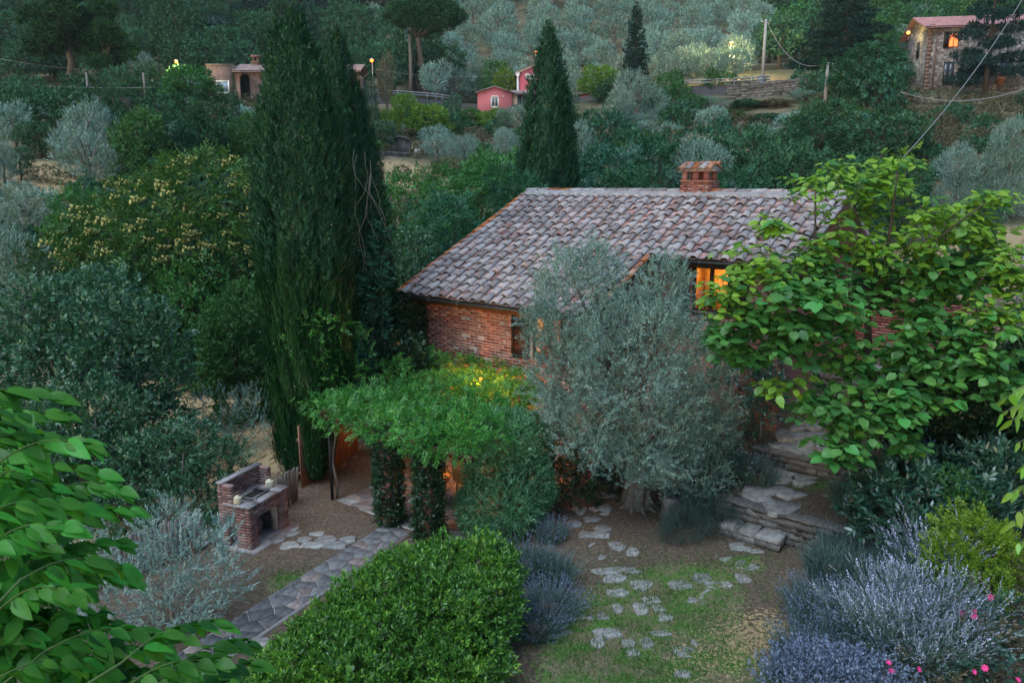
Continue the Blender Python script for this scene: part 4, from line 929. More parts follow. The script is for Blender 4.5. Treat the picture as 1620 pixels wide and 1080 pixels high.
def scatter(n, yr, ur, rr, fn, seed, tries=12, lim=300):
    rs = np.random.RandomState(seed); c = 0
    for i in range(n * tries):
        if c >= n: break
        y = rs.uniform(*yr) ; u = rs.uniform(*ur); x = (u - 810) / FPX * y * 1.0
        R = rs.uniform(*rr); res = fn(u, y, rs)
        if res is None: continue
        name, kind, hk, mat, lab, cat, grp, rf = res; R *= rf; H = R * hk * rs.uniform(.85, 1.2)
        if not free(x, y, R * (.85 if kind != 'olive_far' else 1.2)) or blocked(x, y, R, H): continue
        tree_at(name, kind, x, y, R, H, lab, cat, grp, False, None, mat, seed=c); SPOTS.append((x, y, R)); c += 1
    return c
G1 = 'olive trees of the grove on the far hillside'; G2 = 'woodland trees covering the upper hillside'; G3 = 'bushes filling the slope below the road'; G4 = 'dry brambles on the slopes'
def zone(u):
    for a, t in ((130, 'at the far left'), (300, 'behind the left pines'), (430, 'above the brick farmhouse'), (600, 'behind the tall cypresses'), (740, 'around the umbrella pine'), (850, 'above the pink house'), (960, 'behind the middle cypress'), (1060, 'around the pointed conifer'), (1200, 'above the lamp lit olive'), (1290, 'right of the tall pole'), (1420, 'around the big cedar')):
        if u < a: return t
    return 'near the stone farmhouse'
def tier(y, a, b): return ' ' + ('nearest the road' if a > 100 and y < a + (b - a) / 3 else 'low down' if y < a + (b - a) / 3 else 'halfway up' if y < a + (b - a) * 2 / 3 else 'high up')
def up(u, y, rs):
    r = _up(u, y, rs)
    return r if r is None else r[:4] + (r[4].replace('of the grove on the far hillside', 'of the grove').replace('of the woodland on the upper hillside', 'of the upper woodland') + ' ' + zone(u) + ',' + tier(y, 118, 206),) + r[5:]
def mid(u, y, rs):
    r = _mid(u, y, rs)
    return r if r is None else r[:4] + (r[4].replace('on the slope below the road', 'below the road').replace('on the slopes', 'below the road') + ' ' + zone(u) + ',' + tier(y, 46, 103),) + r[5:]
def _up(u, y, rs):
    r = rs.rand()
    edge = 690 + 40 * math.sin(y * .2)
    if edge < u < 1195 and y > 118 and not (750 < u < 860 and y < 130):
        return ('olive_tree', 'olive_far', 1.5, None, 'grey olive tree of the grove on the far hillside', 'tree', G1, 1.12)
    if u <= edge:
        if r < .12: return ('olive_tree', 'olive_far', 1.5, None, 'grey olive tree growing among the dark woodland', 'tree', 'olive trees scattered in the woodland', .8)
        return ('woodland_tree', 'wood_far', 1.9, ('cedar' if r < .3 else None), 'dark tree of the woodland on the upper hillside', 'tree', G2, 1.15)
    if 1290 < u < 1520 and r < .35: return ('olive_tree', 'olive_far', 1.5, None, 'grey olive tree growing among the dark woodland', 'tree', 'olive trees scattered in the woodland', .9)
    return ('woodland_tree', 'wood_far', 1.9, ('green' if r > .75 else None), 'dark tree of the woodland on the upper hillside', 'tree', G2, 1.1)
n1 = scatter(520, (118, 206), (-120, 1740), (2.6, 3.8), up, 1)
def _mid(u, y, rs):
    r = rs.rand()
    if u < 235 and y < 62: return None if r < .75 else ('bramble', 'bramble', 1.0, None, 'dry brownish bramble on the slopes', 'bush', G4, .6)
    if u > 1380 and 58 < y < 90: return ('bramble', 'bramble', .9, None, 'dry brownish bramble on the slopes', 'bush', G4, .9) if r < .75 else ('slope_bush', 'scrub', 1.1, None, 'green bush on the slope below the road', 'bush', G3, .8)
    if u > 1450 or (600 < u < 720 and y < 85): return None if r < .6 else ('bramble', 'bramble', .9, None, 'dry brownish bramble on the slopes', 'bush', G4, .7)
    if r < .18: return ('bramble', 'bramble', 1.0, None, 'dry brownish bramble on the slopes', 'bush', G4, .8)
    if r < .36: return ('slope_olive', 'olive_far', 1.3, None, 'grey olive bush on the slope below the road', 'bush', 'olive bushes on the slope below the road', .9)
    if r < .62 and u > 880: return ('slope_bush', 'scrub', 1.5, 'teal', 'green bush on the slope below the road', 'bush', G3, 1.2)
    if 330 < u < 600 and y > 95: return ('slope_bush', 'scrub', 1.0, None, 'green bush on the slope below the road', 'bush', G3, .8)
    return ('slope_bush', 'scrub', 1.2, 'green' if r > .85 else None, 'green bush on the slope below the road', 'bush', G3, 1.1)
n2 = scatter(430, (46, 103), (-80, 1700), (1.3, 2.3), mid, 2)
def nearf(u, y, rs):
    r = _near(u, y, rs)
    return r if r is None else r[:4] + (r[4] + ', ' + ('left of the cypresses' if u < 400 else 'between cypresses and roof' if u < 800 else 'behind the roof ridge' if u < 1250 else 'behind the catalpa'),) + r[5:]
def _near(u, y, rs):
    r = rs.rand()
    if u > 1330 or (560 < u < 760 and y > 42): return None
    if r < .3: return ('hollow_bush', 'scrub', 1.2, 'green', 'leafy bush down in the hollow behind the garden', 'bush', 'bushes in the hollow behind the garden', .8)
    return ('hollow_bush', 'scrub', 1.2, 'teal', 'leafy bush down in the hollow behind the garden', 'bush', 'bushes in the hollow behind the garden', .9)
n3 = scatter(90, (27, 46), (-60, 1400), (1.0, 1.8), nearf, 3)
print('scattered', n1, n2, n3)
# ------------------------------------------------------------------ the brick house
HRZ = math.atan2(HE[1], HE[0])
house = empty('farmhouse', HP, HRZ, 'red brick farmhouse with a long lichened tile roof and a brick chimney', 'house')
TP = .4603; PIT = math.atan(TP); rz_ = lambda s: 4.0 + TP * s
rs = np.random.RandomState(77)
def slab(x0, x1, s0, s1, up, dn, mat, name, parent):
    t = box(x0, x1, s0, s1, -1, 1); v = t.v; v[:, 2] = np.where(v[:, 2] > 0, rz_(v[:, 1]) + up, rz_(v[:, 1]) - dn); return mk(name, t, mat, parent)
slab(0.02, 6.2, 0.0, 2.5, -.03, .12, M['wood'], 'roof_deck', house)
slab(0.02, 9.75, 2.5, 5.73, -.03, .12, M['wood'], 'roof_deck', house)
t = box(.02, 9.75, 5.73, 11.46, -1, 1); t.v[:, 2] = np.where(t.v[:, 2] > 0, 6.6 - TP * (t.v[:, 1] - 5.73), 6.45 - TP * (t.v[:, 1] - 5.73)); mk('back_roof', t, M['cover'], house)
def coppo(L, r0, r1, th=.016, seg=6):
    v = []; f = []
    for (y, r) in ((0, r0), (L, r1)):
        for rr in (r, r - th):
            for i in range(seg + 1): a = math.pi * i / seg; v.append((math.cos(a) * rr, y, math.sin(a) * rr * .85))
    n = seg + 1
    for i in range(seg):
        f += [(i, 2*n+i, 2*n+i+1), (i, 2*n+i+1, i+1), (n+i, n+i+1, 3*n+i+1), (n+i, 3*n+i+1, 3*n+i), (i, i+1, n+i+1), (i, n+i+1, n+i), (2*n+i, 3*n+i, 3*n+i+1), (2*n+i, 3*n+i+1, 2*n+i+1)]
    f += [(0, n, 3*n), (0, 3*n, 2*n), (n-1, 3*n-1, 4*n-1), (n-1, 4*n-1, 2*n-1)]
    return T(v, f)
def pantile():
    w = .17; v = []; f = []
    for y, k in ((0, 1.0), (.43, .9)):
        v += [(-w*k, y, .035), (-w*k, y, .0), (-w*k+.02, y, .0), (w*k-.02, y, .0), (w*k, y, .0), (w*k, y, .035), (-w*k+.02, y, .022), (w*k-.02, y, .022), (0, y, .018)]
    # order round the section: outer left top, outer left bottom, outer right bottom, outer right top, inner right, mid, inner left
    o = [0, 1, 4, 5, 7, 8, 6]; n = len(o)
    for i in range(n): a, b = o[i], o[(i + 1) % n]; f += [(a, b, b + 9), (a, b + 9, a + 9)]
    for k in range(1, n - 1): f.append((o[0], o[k + 1], o[k])); f.append((o[0] + 9, o[k] + 9, o[k + 1] + 9))
    return T(v, f)
cov = [coppo(.44, .118, .084, .020, seg=6).at(sc=(1 + rs.uniform(-.06, .06), 1, 1 + rs.uniform(-.1, .1))) for _ in range(3)]; pan = pantile()
covm = [mesh('cover_tile', c, M['cover'], True) for c in cov]; panm = mesh('pan_tile', pan, M['pan'])
for m_ in covm:
    pass
RP = .345 * math.cos(PIT)
spots_c = []; spots_p = []
for i in range(28):
    for which, off in (('c', .18), ('p', .36)):
        Lx = off + .36 * i
        if which == 'p' and (Lx > 9.7): continue
        if Lx > 9.72: continue
        s0 = -.05 if Lx < 6.12 else 2.45
        nrow = int(math.ceil((5.60 - s0) / RP))
        for r in range(nrow):
            s_ = s0 + r * RP
            if s_ > 5.42: continue
            (spots_c if which == 'c' else spots_p).append((Lx + rs.normal(0, .010), s_ + rs.normal(0, .014), rs.normal(0, .035), r))
def sag(L, s): return .022 * math.sin(L * 1.1 + 1) * math.sin(s * 1.3) + .008 * math.sin(L * 5 + s * 3)
def put(spots, meshes, name, zo, tilt, T0):
    d = sorted(spots, key=lambda q: np.linalg.norm(hp(q[0], q[1], rz_(q[1])) - np.array([0, 0, CH])))
    for q in d[:300]:
        m_ = meshes[rs.randint(len(meshes))]; o = ob(name, m_, house, (q[0], q[1], rz_(q[1]) + zo + .012 + sag(q[0], q[1]))); o.rotation_euler = (PIT - tilt + rs.normal(0, .018), rs.normal(0, .03), q[2] * 1.5 + (rs.normal(0, .12) if rs.rand() < .04 else 0)); k_ = rs.uniform(.93, 1.06); o.scale = (k_, 1, k_)
    rest = []
    for q in d[300:]:
        rest.append(T0.at((q[0], q[1], rz_(q[1]) + zo + .012 + sag(q[0], q[1])), q[2], 1, PIT - tilt + rs.normal(0, .012)))
    if rest: mk(name, join(rest), M['cover'] if name == 'cover_tile' else M['pan'], house, smooth=(name == 'cover_tile'), kind='stuff')
put(spots_c, covm, 'cover_tile', .030, .055, cov[0])
put(spots_p, [panm], 'pan_tile', .012, .06, pan)
em = mesh('edge_tile', coppo(.42, .10, .08), M['rake'], True); em2 = mesh('edge_tile', coppo(.42, .10, .08), M['cover'], True)
for Lx, a, b in ((-.02, -.05, 5.5), (6.17, -.03, 2.45), (9.76, 2.45, 5.5)):
    s_ = a
    while s_ < b:
        o = ob('edge_tile', em2 if Lx > 9 else em, house, (Lx + rs.normal(0, .008), s_, rz_(s_) + .035)); o.rotation_euler = (PIT - .05, 0, rs.normal(0, .03)); s_ += RP
rcm = [mesh('ridge_tile', coppo(.46, .125, .10), M['cover'], True), mesh('ridge_tile', coppo(.46, .125, .10), M['rake'], True)]
for i in range(24):
    x = -.05 + i * .41; o = ob('ridge_tile', rcm[1 if i in (2, 3, 13, 15, 21) else 0], house, (x + .43, 5.73 + rs.normal(0, .01), 6.66 + rs.normal(0, .006))); o.rotation_euler = (0, rs.normal(0, .015), R8(90) + rs.normal(0, .02))
sl = box(.05, 9.7, 5.38, 5.73, -1, 1); mm = np.linspace(.05, 9.7, 60); v = []; f = []
ex = rs.uniform(-.05, .03, 60); 
for i, x in enumerate(mm): v += [(x, 5.38 + ex[i], rz_(5.38 + ex[i]) + .06), (x, 5.40 + ex[i], rz_(5.40) + .125 + rs.normal(0, .006)), (x, 5.66, 6.70 + rs.normal(0, .005))]
for i in range(59): a = i * 3; f += [(a, a+3, a+4), (a, a+4, a+1), (a+1, a+4, a+5), (a+1, a+5, a+2)]
mk('ridge_mortar', T(v, f), M['oldmortar'], house)
# gutters and fascia
def gut(x0, x1, s_, z):
    a = np.linspace(math.pi, 2 * math.pi, 8); v = []; f = []
    for x in (x0, x1):
        for r in (.075, .066): v += [(x, s_ + math.cos(k) * r, z + math.sin(k) * r) for k in a]
    for i in range(7): f += [(i, 16+i, 17+i), (i, 17+i, i+1), (8+i, 9+i, 25+i), (8+i, 25+i, 24+i)]
    f += [(0, 8, 24), (0, 24, 16), (7, 23, 31), (7, 31, 15)]
    for i in range(7): f += [(i, i+1, 9+i), (i, 9+i, 8+i), (16+i, 25+i, 17+i), (16+i, 24+i, 25+i)]
    t = T(v, f)
    for x in np.arange(x0 + .3, x1, 1.0): t = t + box(x - .015, x + .015, s_ - .08, s_ + .12, z - .085, z + .01)
    return t
mk('gutter', gut(-.08, 6.18, -.07, 3.97), M['darkmetal'], house); mk('gutter', gut(6.25, 9.78, 2.43, 5.13), M['darkmetal'], house)
mk('fascia', box(.02, 6.16, .03, .06, 3.80, 3.98), M['wood'], house); mk('fascia', box(6.2, 9.72, 2.53, 2.56, 4.96, 5.10), M['wood'], house)
# walls
BZ0, BH, BL = 1.90, .076, .285
mk('wall', box(.42, 4.12, .4665, .75, 0, 4.1) + box(5.02, 6.18, .4665, .75, 0, 4.1) + box(4.12, 5.02, .4665, .75, 0, 2.70) + box(4.12, 5.02, .4665, .75, 3.76, 4.1), M['mortar'], house)
bm_ = [mesh('brick', chamfer(BL - .018, .09, BH - .016, .004).at(sc=(1 + rs.uniform(-.02, .02), 1, 1)), M['brick']) for _ in range(3)]
nb = 0; rest = []
for c in range(-25, 28):
    z = BZ0 + c * BH + BH / 2; x = .42 + (BL / 2 if c % 2 else 0) + BL / 2
    if c % 2: x -= BL / 2; x += 0
    x = .42 + BL / 2 - (BL / 2 if c % 2 else 0)
    while x < 6.2:
        a, b = x - BL / 2, x + BL / 2
        inwin = z > 2.68 and z < 3.78 and b > 4.13 and a < 5.01
        if a > .37 and b < 6.2 and not inwin and z < 3.98:
            p = (x, .508 + rs.normal(0, .002), z + rs.normal(0, .002))
            if c >= 0 and nb < 300 and b < 4.2: 
                o = ob('brick', bm_[rs.randint(3)], house, p); o.rotation_euler = (0, rs.normal(0, .006), rs.normal(0, .012)); nb += 1
            else: rest.append(chamfer(BL - .018, .09, BH - .016, .004).at(p))
        x += BL
mk('brick', join(rest), M['brick'], house, kind='stuff')
brt = NT('brick_pattern_wall'); pb = brt.n('ShaderNodeBsdfPrincipled'); pb.inputs['Roughness'].default_value = .9
btx = brt.n('ShaderNodeTexBrick'); btx.inputs['Scale'].default_value = 1; btx.inputs['Brick Width'].default_value = BL; btx.inputs['Row Height'].default_value = BH; btx.inputs['Mortar Size'].default_value = .008
btx.inputs['Color1'].default_value = (.33, .11, .075, 1); btx.inputs['Color2'].default_value = (.42, .17, .12, 1); btx.inputs['Mortar'].default_value = (.34, .32, .3, 1)
tc = brt.n('ShaderNodeTexCoord'); sx = brt.n('ShaderNodeSeparateXYZ'); cx = brt.n('ShaderNodeCombineXYZ'); brt.l(tc.outputs['Object'], sx.inputs[0])
brt.l(brt.math('ADD', sx.outputs[0], sx.outputs[1]), cx.inputs[0]); brt.l(sx.outputs[2], cx.inputs[1]); brt.l(cx.outputs[0], btx.inputs['Vector']); brt.l(btx.outputs[0], pb.inputs[0])
bmp = brt.n('ShaderNodeBump'); bmp.inputs['Distance'].default_value = .01; bmp.invert = True; brt.l(btx.outputs['Fac'], bmp.inputs['Height']); brt.l(bmp.outputs[0], pb.inputs['Normal']); brt.l(pb.outputs[0], brt.out.inputs[0]); M['brickw'] = brt.m
def sidewall(L0, L1, pts, name='wall'):
    t = polymesh(pts, L0, L1); t.v = np.c_[t.v[:, 1], t.v[:, 0], t.v[:, 2]]; return mk(name, t, M['brickw'], house)
sidewall(.42, .72, [(.752, -1), (10.9, -1), (10.9, rz_(.56) - .16), (5.73, 6.42), (.752, rz_(.752) - .16)])
sidewall(5.9, 6.2, [(.752, 0), (2.95, 0), (2.95, rz_(2.95) - .16), (.752, rz_(.752) - .16)])
sidewall(9.1, 9.4, [(2.95, 0), (10.9, 0), (10.9, rz_(.56) - .16), (5.73, 6.42), (2.95, rz_(2.95) - .16)])
mk('wall', box(6.2, 7.10, 2.95, 3.25, 0, 5.2) + box(8.05, 9.098, 2.95, 3.25, 0, 5.2) + box(7.10, 8.05, 2.95, 3.25, 0, 3.88) + box(7.10, 8.05, 2.95, 3.25, 5.0, 5.2), M['brickw'], house)
mk('wall', box(.72, 9.1, 10.6, 10.9, -1, 4.1), M['brickw'], house)
# windows with rooms behind
def hwindow(x0, x1, z0, z1, s_, nl):
    w = mk('window', box(x0, x0+.06, s_, s_+.07, z0, z1) + box(x1-.06, x1, s_, s_+.07, z0, z1) + box(x0+.06, x1-.06, s_, s_+.07, z1-.06, z1) + box(x0+.06, x1-.06, s_, s_+.07, z0, z0+.06) + box((x0+x1)/2-.04, (x0+x1)/2+.04, s_-.005, s_+.065, z0+.06, z1-.06), M['wood'], house)
    g = NT('clear_pane_%d' % nl); a = g.n('ShaderNodeBsdfTransparent'); b = g.n('ShaderNodeBsdfGlossy'); b.inputs['Roughness'].default_value = .03; mx = g.n('ShaderNodeMixShader'); mx.inputs[0].default_value = .05
    g.l(a.outputs[0], mx.inputs[1]); g.l(b.outputs[0], mx.inputs[2]); g.l(mx.outputs[0], g.out.inputs[0])
    for a_, b_ in ((x0+.06, (x0+x1)/2-.04), ((x0+x1)/2+.04, x1-.06)): mk('pane', box(a_, b_, s_+.03, s_+.036, z0+.06, z1-.06), g.m, w)
    mk('sill', box(x0-.08, x1+.08, s_-.12, s_+.02, z0-.06, z0-.002), M['stoneR'], w)
hwindow(4.125, 5.015, 2.705, 3.755, .56, 0); hwindow(7.105, 8.045, 3.885, 4.995, 3.02, 1)
def shutter(x0, x1, z0, z1, s_):
    e = mk('shutter', box(x0, x0+.05, s_-.04, s_, z0, z1) + box(x1-.05, x1, s_-.04, s_, z0, z1) + box(x0+.05, x1-.05, s_-.04, s_, z1-.06, z1) + box(x0+.05, x1-.05, s_-.04, s_, z0, z0+.1), M['shut'], house)
    n = int((z1 - z0 - .16) / .045); sm = mesh('slat', box(-(x1-x0)/2+.05, (x1-x0)/2-.05, -.018, .018, -.005, .005), M['shut'])
    for i in range(n): o = ob('slat', sm, e, ((x0+x1)/2, s_-.02, z0 + .13 + i * .045)); o.rotation_euler = (R8(38), 0, 0)
shutter(3.56, 4.09, 2.66, 3.76, .44); shutter(5.05, 5.58, 2.66, 3.76, .44); shutter(6.62, 7.07, 3.86, 5.0, 2.93); shutter(8.08, 8.53, 3.86, 5.0, 2.93)
def room(x0, x1, s0, s1, z0, z1, power, lx, ls, lz):
    t = box(x0, x1, s1, s1+.04, z0, z1) + box(x0-.04, x0, s0, s1, z0, z1) + box(x1, x1+.04, s0, s1, z0, z1) + box(x0, x1, s0, s1, z1, z1+.03); mk('room_wall', t, M['plaster'], house)
    mk('room_floor', box(x0, x1, s0, s1, z0-.04, z0), M['pot'], house)
    ld = bpy.data.lights.new('room_light', 'POINT'); ld.energy = power; ld.color = (1, .42, .07); ld.shadow_soft_size = .12
    lo = bpy.data.objects.new('room_light', ld); COL.objects.link(lo); lo.parent = house; lo.location = (lx, ls, lz)
room(6.3, 9.05, 3.3, 5.4, 2.9, 5.2, 40, 7.0, 4.3, 4.85); room(3.2, 5.85, .80, 2.6, 2.0, 4.0, 40, 4.2, 1.6, 3.6)
ach = [(7.75 + .42 * math.cos(a), 5.34, 4.15 + .45 * math.sin(a)) for a in np.linspace(0, math.pi, 12)]
mk('room_arch', tube(ach, .05, 5) + box(7.28, 7.38, 5.29, 5.38, 2.9, 4.15) + box(8.12, 8.22, 5.29, 5.38, 2.9, 4.15), M['wicker'], house)
mk('room_picture', box(8.45, 8.72, 5.34, 5.38, 4.35, 4.75), M['wicker'], house)
mk('room_sideboard', box(7.4, 8.0, 4.9, 5.3, 2.9, 3.95) + box(7.5, 7.54, 5.0, 5.04, 3.95, 4.2) + box(7.8, 7.9, 5.0, 5.1, 3.95, 4.12), M['wood'], house)
# chimney
ch = mk('chimney', box(5.40, 6.20, 5.58, 6.12, 6.3, 6.94), M['mortar'], house)
cbm = mesh('brick', chamfer(.185, .06, .06, .005), M['brick'])
for c in range(5):
    for i in range(4):
        x = 5.40 + .10 + i * .2 - (.1 if c % 2 else 0)
        if x < 5.45: x = 5.46
        ob('brick', cbm, ch, (x + rs.normal(0, .003), 5.56, 6.60 + c * .072))
    for i in range(3): o = ob('brick', cbm, ch, (6.21, 5.66 + i * .19, 6.60 + c * .072), R8(90))
mk('shelf', box(5.36, 6.24, 5.50, 6.16, 6.942, 6.975), M['brickw'], ch)
for x in (5.42, 5.72, 6.05): 
    for y in (5.53, 5.98): mk('brick_pillar', box(x, x + (.13 if x != 5.72 else .17), y, y + .13, 6.976, 7.20), M['brick'], ch)
mk('cap_slab', box(5.32, 6.28, 5.46, 6.20, 7.202, 7.24), M['brickw'], ch)
ctm = [mesh('cap_tile', coppo(.44, .10, .085), M['rake'], True), mesh('cap_tile', coppo(.44, .10, .085), M['cover'], True)]
for i in range(5):
    for k in (0, 1):
        o = ob('cap_tile', ctm[i % 2 if k == 0 else 0], ch, (5.40 + i * .2, 5.42 if k == 0 else 6.24, 7.24)); o.rotation_euler = (R8(24), 0, 0) if k == 0 else (R8(24), 0, R8(180))
mk('cap_gable', extrude_y([(-.36, 0), (.36, 0), (0, .165)], 0, .9).at((5.35, 5.83, 7.242), R8(-90)).at(sc=(1, 1, 1)), M['mortar'], ch)
for i in range(3): o = ob('cap_tile', ctm[0], ch, (5.70 + i * .30, 5.83, 7.40)); o.rotation_euler = (0, 0, R8(-90)); o.location.x = 5.35 + i * .30
# garden wall behind the catalpa
gw = empty('garden_wall', hp(9.55, 6.6, 2.85), HRZ, 'warm lit brick wall glimpsed through the catalpa leaves', 'wall')
mk('core', box(0, 3.4, .05, .25, -.6, 1.25), M['mortar'], gw); gm = mesh('brick', chamfer(.27, .08, .065, .005), M['brick'])
for c in range(17):
    for i in range(12): ob('brick', gm, gw, (.14 + i * .285 + (.14 if c % 2 else 0), .03 + rs.normal(0, .003), .04 + c * .075))
ld = bpy.data.lights.new('doorway_light', 'POINT'); ld.energy = 2.0; ld.color = (1, .5, .2); ld.shadow_soft_size = .1
lo = bpy.data.objects.new('doorway_light', ld); COL.objects.link(lo); lo.location = hp(9.9, 5.6, 3.6)
wl = empty('wall_lamp', hp(9.42, 5.6, 3.6), HRZ, 'small lamp on the right end wall of the farmhouse, behind the catalpa', 'wall lamp')
mk('bracket', box(0, .1, -.02, .02, -.02, .02), M['iron'], wl); mk('bulb', T(ICO2.v * .05, ICO2.f), M['bulb'], wl, loc=(.13, 0, 0))

# ------------------------------------------------------------------ pergola (same frame as the house)
pg = empty('pergola', hp(0, 0), HRZ, 'wooden pergola against the brick wall carrying a green vine roof', 'pergola')
for s_ in (-4.25, -2.2, .25): mk('beam', box(2.0, 6.4 if s_ < -3 else 5.2, s_ - .05, s_ + .05, 1.88, 2.0), M['wood'], pg)
for x in np.arange(2.1, 5.4, .75): mk('rafter', box(x - .035, x + .035, -4.5, .38, 2.002, 2.08), M['wood'], pg)
mk('post', tube([(2.16, -4.18, 0), (2.16, -4.18, 1.88)], .035, 8), M['iron'], pg)
for x in (4.04, 5.2): mk('pillar', box(x - .14, x + .14, -4.32, -4.04, 0, 1.88), M['brickw'], pg)
for x in (2.1, 5.1): mk('post', box(x - .05, x + .05, -.0, .1, 0, 1.88), M['wood'], pg)
rs = np.random.RandomState(31); vstems = []
def hl_(L, s, z, a, b, c): p = hp(L, s, z); return (p[0], p[1], p[2], a, b, c)
lobes = []
for L in np.arange(2.5, 7.0, .6):
    for s_ in np.arange(-4.15, .2, .62):
        if L > 4.55 - s_ * .47: continue
        lobes.append(hl_(L + rs.normal(0, .08), s_ + rs.normal(0, .08), 2.17 + rs.normal(0, .05) + (.04 if s_ < -3 else 0), .5, .5, rs.uniform(.14, .23)))
for L in np.arange(2.5, 6.3, .5): lobes.append(hl_(L, -4.35 + rs.normal(0, .06), 2.08, .26, .26, rs.uniform(.12, .24)))
lobes += [hl_(2.15, -4.0, 1.95, .24, .25, .35), hl_(2.2, -4.2, 1.65, .14, .16, .3), hl_(2.1, -3, 2.15, .3, .4, .22), hl_(2.2, -.1, 2.25, .5, .3, .3), hl_(1.3, -.4, 2.2, .5, .5, .4), hl_(1.4, -1.5, 2.2, .4, .5, .35)]
vc, _ = crown(lobes, SPR['pinn'], 62, .62, rs, .5, .35, .5, .35, cut=lambda p: p[:, 2] > 1.5)
vt = T()
for (L, s_) in ((4.2, -4.2), (5.3, -4.2), (2.2, -4.1), (2.1, .1)):
    z = np.linspace(0, 2.05, 8); b = hp(L, s_); vstems.append(np.c_[b[0] + .05 * np.sin(z * 5), b[1] + .05 * np.cos(z * 5), z])
pv = empty('pergola_vine', hp(4, -2, 0), 0, 'bright green leafy vine spread over the whole pergola roof', 'vine')
def local(t, e): o = T(t.v - np.array(e.location), t.f, t.m); return o
mk('foliage', local(vc, pv), M['vine'], pv); [mk('stem', local(tube(c_, .03, 5), pv), M['bark'], pv, smooth=True) for c_ in vstems]
def wrapped(name, L, s_, h, label, seed):
    rs = np.random.RandomState(seed); b = hp(L, s_); e = empty(name, b, 0, label, 'climbing plant')
    lb = [(0, 0, z, rs.uniform(.21, .26), rs.uniform(.21, .26), .22) for z in np.arange(.15, h, .24)]
    c, _ = crown(lb, SPR['ivy'], 520, 1.0, rs, .8, .1, .5, .2, shell=(.95, 1.12)); mk('foliage', c, M['ivy'], e)
    mk('stem', tube([(.16, -.1, 0), (.19, .02, h * .5), (.15, .1, h)], .02, 5), M['bark'], e)
wrapped('climbing_jasmine', 4.04, -4.18, 1.95, 'dark leafy climber wrapping the left pergola pillar', 5)
wrapped('climbing_jasmine', 5.2, -4.18, 2.0, 'dark leafy climber wrapping the right pergola pillar beside the bush', 6)
# lamps under and above the vine
for nm, L, s_, z, en, lab in (('vine_lamp', 3.25, -.42, 2.20, 62, 'lamp glowing yellow inside the vine close to the brick wall'), ('vine_lamp', 4.15, -.5, 2.18, 36, 'second yellow lamp inside the vine, nearer the olive tree'), ('hanging_lamp', 4.75, -1.3, 1.6, 15, 'lamp hanging over the seats under the pergola')):
    e = empty(nm, hp(L, s_, z), HRZ, lab, 'wall lamp'); mk('bracket', box(-.02, .02, 0, .17, -.02, .02), M['iron'], e); mk('bulb', T(ICO2.v * .05, ICO2.f), M['bulbw'], e); mk('hood', lathe([(.001, .12), (.07, .09), (.09, .06), (.001, .08)], 10), M['iron'], e)
    ld = bpy.data.lights.new('lamp_light', 'POINT'); ld.energy = en; ld.color = (1, .27, .025) if nm == 'vine_lamp' else (1, .40, .08); ld.shadow_soft_size = .06; lo = bpy.data.objects.new('lamp_light', ld); COL.objects.link(lo); lo.parent = e; lo.location = (0, -.22, -.06)
# table, chairs under the pergola
def chair(L, s_, rz, label):
    e = empty('wicker_armchair', hp(L, s_, .03), HRZ + rz, label, 'armchair', 'wicker armchairs under the pergola')
    mk('seat', lathe([(.001, .36), (.26, .36), (.30, .40), (.28, .46), (.001, .47)], 16), M['wicker'], e)
    a = np.linspace(R8(-25), R8(205), 14); bp_ = [(math.cos(k) * .33, math.sin(k) * .33, .44 + .36 * max(0, math.sin(k)) ** .7 + .16) for k in a]
    v = []; f = []
    for k, p in zip(a, bp_):
        for r in (.31, .35): v += [(math.cos(k) * r, math.sin(k) * r, .38), (math.cos(k) * (r + .05), math.sin(k) * (r + .05), p[2])]
    for i in range(len(a) - 1): b = i * 4; f += [(b, b+4, b+5), (b, b+5, b+1), (b+2, b+3, b+7), (b+2, b+7, b+6), (b+1, b+5, b+7), (b+1, b+7, b+3)]
    mk('backrest', T(v, f), M['wicker'], e, smooth=True); mk('rim', tube([(math.cos(k) * .38, math.sin(k) * .38, p[2]) for k, p in zip(a, bp_)], .022, 6), M['wicker'], e)
    mk('cushion', lathe([(.001, .47), (.25, .47), (.27, .51), (.22, .55), (.001, .56)], 16), M['cloth'], e)
    for x, y in ((.2, .2), (-.2, .2), (.2, -.2), (-.2, -.2)): mk('leg', tube([(x, y, 0), (x * .9, y * .9, .38)], .02, 6), M['wicker'], e)
chair(4.36, -2.1, R8(170), 'round wicker armchair with orange cushion seen between pillar and bush')
chair(5.05, -1.2, R8(150), 'wicker armchair nearer the wall, behind the first armchair')
tb = empty('round_table', hp(4.15, -3.1, .03), HRZ, 'small round table with an orange cloth beside the right pillar', 'table')
mk('top', lathe([(.001, .70), (.45, .70), (.47, .72), (.45, .74), (.001, .74)], 20), M['wicker'], tb); mk('cloth', lathe([(.001, .745), (.40, .747), (.42, .742), (.43, .62), (.41, .62), (.40, .735)], 20), M['cloth'], tb); mk('pedestal', lathe([(.001, 0), (.2, 0), (.05, .06), (.04, .7), (.001, .7)], 10), M['iron'], tb)
mk('pole', tube([(0, 0, 0), (0, 0, 2.0)], .02, 6), M['galv'], loc=hp(3.78, -3.1, .03), label='thin grey pole standing on the paving between the two clad pillars', cat='pole')

